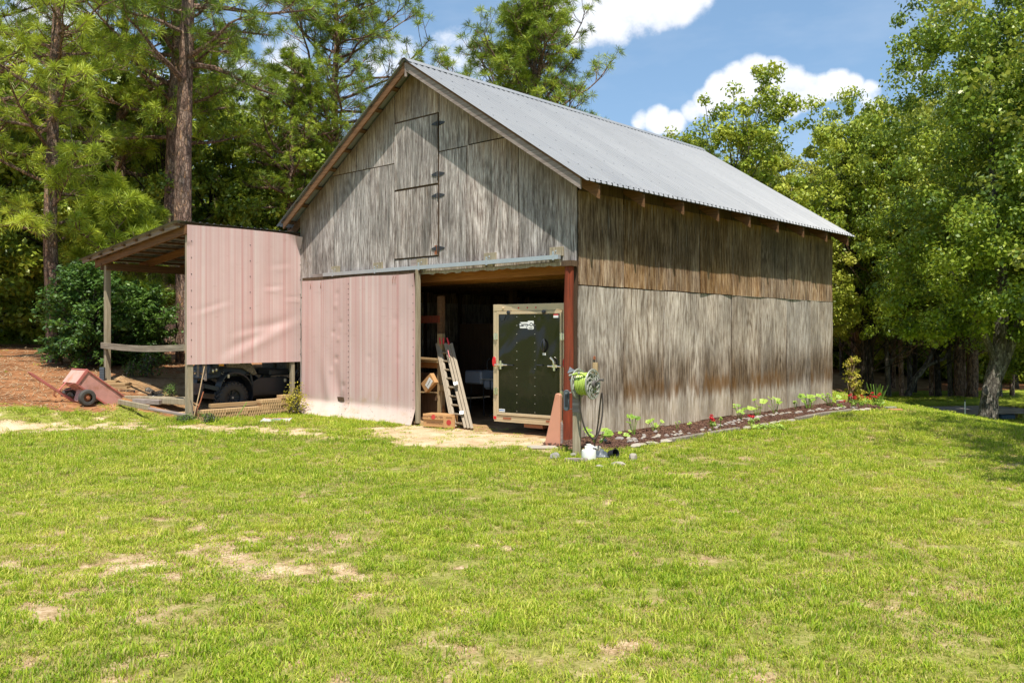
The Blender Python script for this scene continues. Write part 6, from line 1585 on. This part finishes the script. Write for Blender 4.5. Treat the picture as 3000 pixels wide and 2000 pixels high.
# bonnet, sloped nose and front bumper
m = MB(); m.add([(-.46, -1.74, .72), (.46, -1.74, .72), (.60, -.60, .80), (-.60, -.60, .80), (-.40, -1.58, 1.02), (.40, -1.58, 1.02), (.56, -.62, 1.28), (-.56, -.62, 1.28)], [(0, 3, 2, 1), (4, 5, 6, 7), (0, 1, 5, 4), (1, 2, 6, 5), (2, 3, 7, 6), (3, 0, 4, 7)])
m.build('nose', M['black'], ut, bev=.03)
m = MB(); m.add([(.405, -1.50, 1.02), (.66, -1.28, .98), (.70, -.60, 1.08), (.565, -.62, 1.285), (.405, -1.50, 1.03), (.5, -1.45, .99)], [(0, 5, 1, 2, 3)]); m.add([(-.42, -1.56, 1.035), (.42, -1.56, 1.035), (.57, -.64, 1.30), (-.57, -.64, 1.30)], [(0, 1, 2, 3)]); 
m.build('bonnet_skin', M['camo'], ut)
m = MB(); m.add([(.69, -1.10, .98), (.70, -.52, .88), (.70, -.42, .98), (.70, -.62, 1.22), (.68, -1.20, 1.15)], [(0, 1, 2, 3, 4)]); 
m2 = MB().prism([(-1.16, .985), (-.78, .96), (-.50, .80), (-.42, .83), (-.56, 1.05), (-.74, 1.24), (-1.20, 1.20)], .655, .685, ax='x'); sp_ = m2.build('side_panel', M['camo'], ut, bev=.008)
bdg = MB().prism(rounded(-.97, 1.085, .27, .075, .03), .686, .689, ax='x').build('brand_badge', M['paper'], sp_); MB().prism(rounded(-.97, 1.085, .255, .060, .026), .6895, .6905, ax='x').build('badge_field', M['slate'], bdg)
put_text('badge_lettering', 'Coleman', .058, M['paper'], bdg, (.6915, -.97, 1.085), (90, 0, 90), .0012)
for s in (1, -1):
    for yc in (-.97, .95):                                   # arched fender flares
        m = MB()
        arc = [(yc+.44*math.cos(R(a)), .42+.44*math.sin(R(a))) for a in range(170, -31, -12)]
        for i in range(len(arc)-1): m.add([(s*.44, arc[i][0], arc[i][1]), (s*.70, arc[i][0], arc[i][1]-.01), (s*.70, arc[i+1][0], arc[i+1][1]-.01), (s*.44, arc[i+1][0], arc[i+1][1]), (s*.44, arc[i][0], arc[i][1]+.02), (s*.70, arc[i][0], arc[i][1]+.025), (s*.70, arc[i+1][0], arc[i+1][1]+.025), (s*.44, arc[i+1][0], arc[i+1][1]+.02)],
              [(0, 1, 2, 3), (4, 7, 6, 5), (0, 4, 5, 1), (1, 5, 6, 2), (3, 2, 6, 7)])
        m.build('fender', M['black'], ut)
    lm = MB(); lm.prism([(-1.70, .86), (-1.40, .84), (-1.28, .95), (-1.36, 1.0), (-1.62, .98)], s*.44, s*.53, ax='x'); hb = lm.build('headlight', M['black_dull'], ut, bev=.01)
    for y_, z_ in ((-1.545, .915), (-1.42, .935)): MB().lathe([(.038, 0), (.036, .012), (.018, .02)], 14, (s*.53, y_, z_), rotm((0, 90*s, 0))).build('lamp', M['chrome'], hb, smooth=True)
    for x_, z_ in ((.30, .88), (.18, .86)): MB().lathe([(.045, 0), (.04, .014), (.018, .022)], 14, (s*x_, -1.70, z_), rotm((78, 0, 0))).build('lamp', M['chrome'], hb, smooth=True)
    MB().prism(rounded(-1.30, 1.04, .10, .055, .012), s*.56, s*.665, ax='x').build('side_marker', M['amber'], ut)
    sh_ = MB().tube([(s*.50, -1.16, .92), (s*.44, -1.06, .48)], .018, 8).build('shock_absorber', M['black_dull'], ut)
    m = MB(); a_, b_ = Vector((s*.50, -1.16, .88)), Vector((s*.455, -1.08, .55)); pts = []
    for k in range(85):
        t_ = k/84; an = t_*6.283*7; p = a_.lerp(b_, t_); pts.append(p+Vector((.036*math.cos(an), .036*math.sin(an), 0)))
    m.tube(pts, .008, 5); m.build('spring', M['spring'], sh_, smooth=True)
    MB().tube([(s*.40, -1.25, .40), (s*.56, -.97, .34), (s*.40, -.75, .40)], .018, 6).build('control_arm', M['black_dull'], ut)
    MB().prism([(-.50, .40), (.48, .40), (.48, .60), (.30, .74), (-.35, .74), (-.50, .66)], s*.60, s*.63, ax='x').build('lower_side', M['black'], ut, bev=.01)
    for a, b_ in (((s*.60, -.62, 1.25), (s*.55, -.10, 1.90)), ((s*.55, -.10, 1.90), (s*.55, .62, 1.90)), ((s*.55, .62, 1.90), (s*.62, .66, .75)), ((s*.60, -.62, 1.25), (s*.62, -.50, .6))):
        MB().tube([a, b_], .024, 8).build('roll_bar', M['black_dull'], ut, smooth=True)
    MB().box((s*.30, .22, .84), (.5, .5, .14)).build('seat', M['black_dull'], ut, bev=.03); MB().box((s*.30, .48, 1.12), (.5, .13, .55), (8, 0, 0)).build('seat_back', M['camo'], ut, bev=.03)
    MB().tube([(s*.62, .42, .62), (s*.64, .72, .98)], .03, 6).build('diagonal_bar', M['slate'], ut)
m = MB(); m.beam((-.48, -1.86, .60), (.48, -1.86, .60), .06, .10); m.beam((.48, -1.86, .60), (.60, -1.30, .52), .05, .09); m.beam((-.48, -1.86, .60), (-.60, -1.30, .52), .05, .09); m.span((-.38, -1.84, .40), (.38, -1.80, .56)); m.tube([(-.40, -1.87, .6), (-.36, -1.85, .88), (.36, -1.85, .88), (.40, -1.87, .6)], .022, 8)
m.build('front_bumper', M['black'], ut, bev=.008)
MB().span((.612, -1.62, .565), (.618, -1.50, .585)) ; MB().box((.565, -1.55, .575), (.03, .12, .018), (0, 0, -12)).build('bumper_mark', M['spring'], ut)
MB().span((-.62, .62, .78), (.62, 1.45, .84)).build('cargo_floor', M['black'], ut)
for s in (1, -1): MB().span((s*.60, .62, .72), (s*.66, 1.45, 1.12)).build('cargo_side', M['camo'] if s > 0 else M['black'], ut, bev=.01)
MB().span((-.62, 1.40, .80), (.62, 1.45, 1.12)).build('tailgate', M['black'], ut); MB().span((.662, .66, 1.02), (.665, .80, 1.06)).build('sticker', M['spring'], ut)
MB().span((-.50, -.60, 1.0), (.50, -.55, 1.30)).build('dashboard', M['black'], ut); MB().tube([(-.3, -.42, 1.22), (-.3, -.55, 1.12)], .02, 8).build('steering_column', M['black'], ut)
wl = MB(); wl.tube([(-.3+.15*math.cos(2*math.pi*k/18), -.42+.05*math.sin(2*math.pi*k/18), 1.22+.14*math.sin(2*math.pi*k/18)) for k in range(19)], .014, 6); wl.build('steering_wheel', M['black'], ut, smooth=True)
for y_, z_ in ((-1.12, .80), (.30, .66)): MB().box((.705 if y_ < 0 else .635, y_, z_), (.004, .06, .07)).build('sticker', M['spring'], ut)

def squeeze(o):
    for ch in [k for k in bpy.data.objects if k.parent == o]:
        if ch.name.startswith('wheel'): continue
        if ch.name.startswith('badge_lettering'): ch.location.y += .02; continue
        for v in ch.data.vertices:
            if v.co.y < -1.10:
                k = min(1, (-1.10-v.co.y)/.5); v.co.y = -1.10 + (v.co.y+1.10)*.52; v.co.x *= 1-.16*k
        squeeze(ch)
squeeze(ut)

# ------------------------------------------------------------------ scalloped edging blocks in stacks under the panel
def scallop_block(n, ln=.49, dp=.15, h=.064):
    pts = []; r_ = ln/n/2
    for k in range(n):
        c_ = -ln/2 + (k+.5)*ln/n
        for j in range(7):
            a = math.pi + math.pi*j/6; pts.append((c_+r_*math.cos(a)*.98, -dp/2 + r_*math.sin(a)*1.5))
    for k in range(n):
        c_ = ln/2 - (k+.5)*ln/n
        for j in range(7): a = math.pi*j/6; pts.append((c_+r_*math.cos(a)*.98, dp/2 + r_*math.sin(a)*1.5))
    m = MB(); m.prism([(a, b) for a, b in pts], -h/2, h/2, ax='z'); return m.mesh('edging_block')
sb = scallop_block(9); sb.materials.append(M['scallop'])
r_ = random.Random(12); SB = []
for c_ in range(3):
    for k in range(3): SB.append((-2.20+k*.50 + (.03 if c_ == 1 else 0), .14, c_, 'left'))
for c_ in range(5): SB.append((-.88 + (.02 if c_ % 2 else 0), .13, c_, 'middle'))
for c_ in range(6): SB.append((-.40 + (.03 if c_ % 2 else 0), .10, c_, 'right'))
for c_ in range(2): SB.append((-2.35, -.45, c_, 'back'))
nm_ = {'left': 'low long stack', 'middle': 'middle stack before the vehicle', 'right': 'tallest stack by the pink door', 'back': 'pair behind the lean-to post'}
od = ['bottom', 'second', 'third', 'fourth', 'fifth', 'sixth']
cnt = {}
for (y, dx, c_, wh) in SB:
    X, Y = wor(-W+dx, y); o = bpy.data.objects.new('edging_block', sb); COL.objects.link(o); o.location = (X, Y, gz(X, Y)*.3+.03+c_*.068); o.rotation_euler = (0, 0, -YAW+R(90)+r_.uniform(-.05, .05))
    pos = ''
    if wh == 'left': pos = {0: 'nearest the post,', 1: 'amid its row,', 2: 'at its row end,'}[int(round((y+2.20-.0)/.5))] + ' '
    tag(o, ('tan scalloped edging block %s%s course of the %s' % (pos, od[c_], nm_[wh])).replace('  ', ' '), 'edging block', 'tan scalloped edging blocks stacked under the pink panel')
X, Y = wor(-W-.1, -1.55); t = thing('plank', 'yellowish new plank lying behind the low stack of scalloped blocks', 'board', (X, Y, .24), -YAW+R(90)); MB().span((-.55, -.05, -.03), (.55, .05, .05)).build('board', M['wood_fresh_x'], t)

# sticks, slats, sign and shrub around the panel foot
def stick(nm, lb, p0, p1, r0, mt_, cat='stick'):
    t = thing(nm, lb, cat, tuple(p0)); MB().tube([(0, 0, 0), (Vector(p1)-Vector(p0))*.5+Vector((.01, 0, 0)), Vector(p1)-Vector(p0)], r0, 6).build('stick', mt_, t)
stick('garden_stake', 'long thin pale stake leaning from the block stack up to the panel', dep(568, 1219, 17.2), dep(599, 1073, 17.6), .010, M['straw_bit'])
stick('iron_rod', 'short rusty reddish rod leaning beside the long stake', dep(575, 1205, 17.3), dep(596, 1147, 17.5), .011, M['rust'], 'rod')
stick('twig', 'dark bent twig against the foot of the lean-to post', dep(566, 1212, 17.1), dep(558, 1172, 17.2), .006, M['black_dull'])
stick('grass_stalk', 'thick yellow green stalk leaning on the scalloped blocks', dep(686, 1230, 17.6), dep(723, 1178, 17.9), .010, M['leaf_squash'], 'stalk')
for k, (px, y1, ln, lb) in enumerate(((580, 1066, .26, 'leftmost'), (596, 1066, .31, 'middle'), (602, 1066, .34, 'rightmost'))):
    d_ = dep(px, y1, 17.7); t = thing('hanging_slat', lb+' of three grey slats hanging behind the panel bottom edge', 'slat', tuple(d_)); MB().span((-.02, -.01, -ln), (.02, .01, .08)).build('slat', M['wood_grey'], t)
d_ = dep(810, 1232, 17.2); t = thing('fallen_sign', 'faded white sign lying flat in the grass before the edging blocks', 'sign', (d_.x, d_.y, gz(d_.x, d_.y)+.03), .1)
MB().box((0, 0, 0), (.55, .42, .012), (3, 0, 0)).build('board', M['white'], t); MB().box((.02, -.02, .009), (.16, .10, .003), (3, 0, 0)).build('print', M['ink_blue'], t); MB().box((.0, .16, .0185), (.5, .03, .003), (3, 0, 0)).build('print', M['card_red'], t)
st2, sl2 = spray_bush(73, 18, .17, .46, .055, 5); st2.materials.append(M['bark_oak']); sl2.materials.append(M['vine'])
d_ = dep(868, 1192, 18.6); t = thing('shrub', 'small light green shrub between the block stack and the pink door', 'shrub', (d_.x, d_.y-.05, .02)); link('stems', st2, None, t); link('leaves', sl2, None, t)
# weeds at the foot of the posts
for px, py, dd, s, lb in ((545, 1222, 16.9, .5, 'leafy weeds at the foot of the lean-to post'), (610, 1226, 17.0, .55, 'low leafy weeds before the scalloped blocks'), (528, 1205, 17.3, .35, 'tiny weed left of the lean-to post')):
    d_ = dep(px, py, dd); t = thing('weed', lb, 'plant', (d_.x, d_.y, gz(d_.x, d_.y)-.02), px); t.scale = (s*1.3, s*1.3, s*.7); link('stems', st_, None, t); link('leaves', sl_, None, t)

# ------------------------------------------------------------------ timbers, scrap and pipes at the lean-to's open front
def timber(lb, px0, py0, d0, px1, py1, d1, w_, h_, mt_, cat='timber'):
    a, b_ = dep(px0, py0, d0), dep(px1, py1, d1); t = thing('sleeper' if cat == 'timber' else 'board', lb, cat, tuple(a)); MB().beam((0, 0, 0), b_-a, w_, h_).build('timber', M[mt_], t, bev=.008)
timber('long weathered timber across the open front of the lean-to', 352, 1166, 18.6, 552, 1171, 18.2, .14, .11, 'wood_post')
timber('shorter split timber lying on the long one under the lean-to', 392, 1174, 18.0, 470, 1178, 17.9, .12, .10, 'wood_grey')
timber('second long timber at the right under the lean-to', 440, 1172, 18.3, 552, 1177, 18.0, .12, .12, 'wood_post')
timber('yellowish board on the ground right of the red cart', 348, 1176, 17.9, 437, 1194, 17.3, .05, .10, 'wood_post', 'board')
timber('curved grey board ending at the lean-to post', 436, 1196, 17.2, 548, 1216, 17.1, .09, .05, 'wood_grey', 'board')
for k, (px, py, dd, ln, h_, lb) in enumerate(((352, 1124, 19.6, .46, .05, 'top pale offcut of the scrap heap by the cart'), (350, 1133, 19.5, .50, .05, 'second offcut of the scrap heap by the cart'), (352, 1141, 19.4, .48, .05, 'lowest offcut of the scrap heap by the cart'), (328, 1117, 19.7, .25, .05, 'short white ended block on the scrap heap by the post'))):
    d_ = dep(px, py, dd); t = thing('board_offcut', lb, 'board', tuple(d_), .1*k-.1); MB().span((-ln/2, -.2, -h_/2), (ln/2, .1, h_/2)).build('board', M['wood_fresh_x'], t, bev=.004)
d_ = dep(368, 1154, 19.2); t = thing('black_crate', 'black slatted crate under the scrap heap by the cart', 'crate', (d_.x, d_.y, d_.z-.09), .1)
m = MB()
for z in (0, .16): m.span((-.24, -.15, z), (.24, -.13, z+.025)); m.span((-.24, .13, z), (.24, .15, z+.025))
for x in (-.23, -.08, .08, .23): m.span((x-.012, -.15, .025), (x+.012, -.13, .16)); m.span((x-.012, .13, .025), (x+.012, .15, .16))
m.build('frame', M['black'], t); MB().span((-.24, -.13, .0), (.24, .13, .012)).build('floor', M['black'], t)
for k, (a, b_, r0, lb, mt_) in enumerate(((dep(440, 1160, 18.9), dep(474, 1150, 19.5), .065, 'charred grey log lying under the lean-to', 'bark_dark'), (dep(448, 1152, 19.3), dep(432, 1142, 19.4), .07, 'short upright stub on the log pile under the lean-to', 'bark_oak'), (dep(450, 1163, 18.8), dep(476, 1159, 19.2), .05, 'black corrugated pipe with a pale mouth on the log pile', 'black_dull'))):
    t = thing('log' if k < 2 else 'drain_pipe', lb, 'log' if k < 2 else 'pipe', tuple(a)); o = MB().tube([(0, 0, 0), b_-a], r0, 12).build('trunk' if k < 2 else 'pipe', M[mt_], t, smooth=True)
    if k == 2: MB().tube([(-.004, -.004, 0), (-.012, -.012, 0)], r0*.6, 12).build('mouth', M['white'], t)
d_ = dep(306, 1098, 19.85); t = thing('downspout_shoe', 'black ribbed plastic drain shoe standing against the left lean-to post', 'drain pipe', (d_.x-.02, d_.y-.06, d_.z-.18)); m = MB(); m.span((-.05, -.03, 0), (.05, .03, .36))
for k in range(6): m.span((-.055, -.036, .03+k*.055), (.055, .036, .05+k*.055))
m.build('shoe', M['slate'], t)

# ------------------------------------------------------------------ red dump cart tipped on its nose
cx_, cy_ = -8.60, 17.50
ct = thing('dump_cart', 'faded red steel garden cart tipped nose down on two small tyres beside the lean-to', 'cart', (cx_, cy_, 0), R(49))
base = gz(cx_, cy_)
PT_ = rotm((0, 37, 0)); org = Vector((-.10, 0, base+.455))
def cp(u, v, w_): return PT_ @ Vector((u, v, w_)) + org        # u along the bed, v across, w up from its floor
def cbox(m, a, b_):
    us, vs_, ws = zip(a, b_); P8 = [(us[i], vs_[j], ws[k]) for k in (0, 1) for (i, j) in ((0, 0), (1, 0), (1, 1), (0, 1))]
    m.add([cp(*p) for p in P8], [(0, 3, 2, 1), (4, 5, 6, 7), (0, 1, 5, 4), (1, 2, 6, 5), (2, 3, 7, 6), (3, 0, 4, 7)]); return m
BL, BW, BH = .93, .68, .32
bdy = MB(); cbox(bdy, (0, .005, -.006), (BL, BW-.005, .006)); bdy.build('bed_floor', M['cart'], ct)
sd1 = MB(); sd1.add([cp(.02, 0, 0), cp(BL-.03, 0, 0), cp(BL, 0, BH-.05), cp(BL, 0, BH), cp(0, 0, BH), cp(0, 0, 0)], [(0, 1, 2, 3, 4, 5)]); sd1.add([cp(.02, .012, 0), cp(BL-.03, .012, 0), cp(BL, .012, BH-.05), cp(BL, .012, BH), cp(0, .012, BH), cp(0, .012, 0)], [(5, 4, 3, 2, 1, 0)]); s1 = sd1.build('side_wall', M['cart'], ct)
m = MB(); cbox(m, (0, BW-.012, 0), (BL, BW, BH)); m.build('side_wall', M['cart'], ct)
m = MB(); cbox(m, (-.012, 0, 0), (0, BW, BH)); m.build('headboard', M['cart_pale'], ct, label='sun bleached headboard with rust stains')
m = MB(); m.tube([cp(0, -.012, BH), cp(BL+.01, -.012, BH)], .016, 7); m.tube([cp(0, BW+.012, BH), cp(BL, BW+.012, BH)], .016, 7); m.tube([cp(-.012, -.01, BH), cp(-.012, BW+.01, BH)], .016, 7); m.build('rim', M['cart_red'], ct, smooth=True)
m = MB(); cbox(m, (-.025, -.025, -.02), (.03, -.001, BH+.02)); cbox(m, (.0, -.02, -.03), (BL-.05, .0, .0)); m.build('corner_angle', M['cart_red'], ct)
for u in (.06, .9): 
    m = MB(); m.lathe([(.012, 0), (.008, .01)], 6, cp(u, -.002, .06), rotm((90, 0, 0))); m.build('bolt', M['rust'], ct)
m = MB(); m.add([cp(.25, .14, 0), cp(.62, .14, 0), cp(.62, .48, 0), cp(.25, .48, 0), cp(.30, .22, -.24), cp(.48, .22, -.24), cp(.48, .40, -.24), cp(.30, .40, -.24)], [(0, 1, 2, 3), (7, 6, 5, 4), (0, 4, 5, 1), (1, 5, 6, 2), (2, 6, 7, 3), (3, 7, 4, 0)]); m.build('pedestal', M['cart_pale'], ct)
m = MB(); p0 = cp(.42, .30, -.26); p1 = cp(-.74, .30, -.285); m.beam(p0, p1, .045, .05); m.beam(p1, p1+(p1-p0).normalized()*.05, .06, .02); m.build('tongue', M['cart_red'], ct, bev=.004)
m = MB(); m.beam(cp(-.10, .30, -.27), cp(-.02, .12, -.01), .03, .01); m.beam(cp(-.10, .30, -.27), cp(.16, .14, -.01), .035, .01); m.beam(cp(-.10, .30, -.27), cp(-.02, .48, -.01), .03, .01); m.build('brace', M['cart_red'], ct)
m = MB(); m.tube([cp(-.50, .30, -.29), cp(-.53, .30, -.29)+Vector((0, 0, -.14))], .006, 5); m.build('hitch_pin', M['rust'], ct)
m = MB(); q0 = cp(-.15, .30, -.30); m.tube([q0, q0+Vector((-.02, 0, -.08)), q0+Vector((.03, 0, -.12))], .018, 6); m.build('latch', M['rust'], ct)
ax0, ax1 = cp(.39, -.06, -.245), cp(.39, BW+.06, -.245); MB().tube([ax0, ax1], .014, 8).build('axle', M['rust'], ct)
for p, s, mt_ in ((ax0, -1, 'rust'), (ax1, 1, 'white')):
    pp_ = Vector((p.x, p.y+s*.02, base+.165)); m = MB(); m.lathe([(.085, -.05), (.10, -.056), (.145, -.05), (.168, -.022), (.168, .022), (.145, .05), (.10, .056), (.085, .05)], 26, pp_, rotm((90, 0, 0)), caps=False); w_ = m.build('wheel', M['rubber'], ct, smooth=True)
    m = MB(); m.lathe([(.088, -.045), (.082, .0), (.04, .008), (.035, -.03 if s > 0 else .05), (.0, -.035 if s > 0 else .055)], 20, pp_, rotm((90, 0, 0)), caps=False); m.build('rim', M[mt_], w_, smooth=True)

# pine straw and fallen twigs on the left ground
nr_ = np.random.RandomState(44); n = 16000
x = np.concatenate([nr_.uniform(-19, -4.5, n//2), nr_.uniform(-13.5, -5.5, n//2)]); y = np.concatenate([nr_.uniform(15.5, 34, n//2), nr_.uniform(16.5, 25, n//2)])
_, stw, _, _, _ = masks(x, y); lx = cY*(x-C0[0]) + sY*(y-C0[1]); ly = -sY*(x-C0[0]) + cY*(y-C0[1])
kp = (stw > .3) & ~((lx > -W) & (ly > 0)); x, y, stw = x[kp], y[kp], stw[kp]; n = len(x)
z = land(x, y) + (fbm(x, y, 2.2, 41)-.5)*.035 + .05*stw*(fbm(x, y, 1.3, 45)-.3) + .012
a = nr_.uniform(0, 3.14, n); l_ = nr_.uniform(.05, .16, n); p0 = np.stack([x, y, z], -1); d = np.stack([np.cos(a), np.sin(a), nr_.uniform(-.1, .3, n)], -1)*l_[:, None]; sd3 = np.stack([-np.sin(a), np.cos(a), 0*a], -1)*.006
V = np.stack([p0-sd3, p0+sd3, p0+d+sd3+(0, 0, .002), p0+d-sd3+(0, 0, .002)], 1).reshape(-1, 3); ii4 = np.arange(n)*4
o = link('pine_straw', npmesh('pine_straw', V, np.stack([ii4, ii4+1, ii4+2, ii4+3], -1), nr_.rand(n*4)), M['straw_bit'], kind='stuff')
o['label'] = 'rusty pine needle litter under the trees at the left'; o['category'] = 'pine straw'
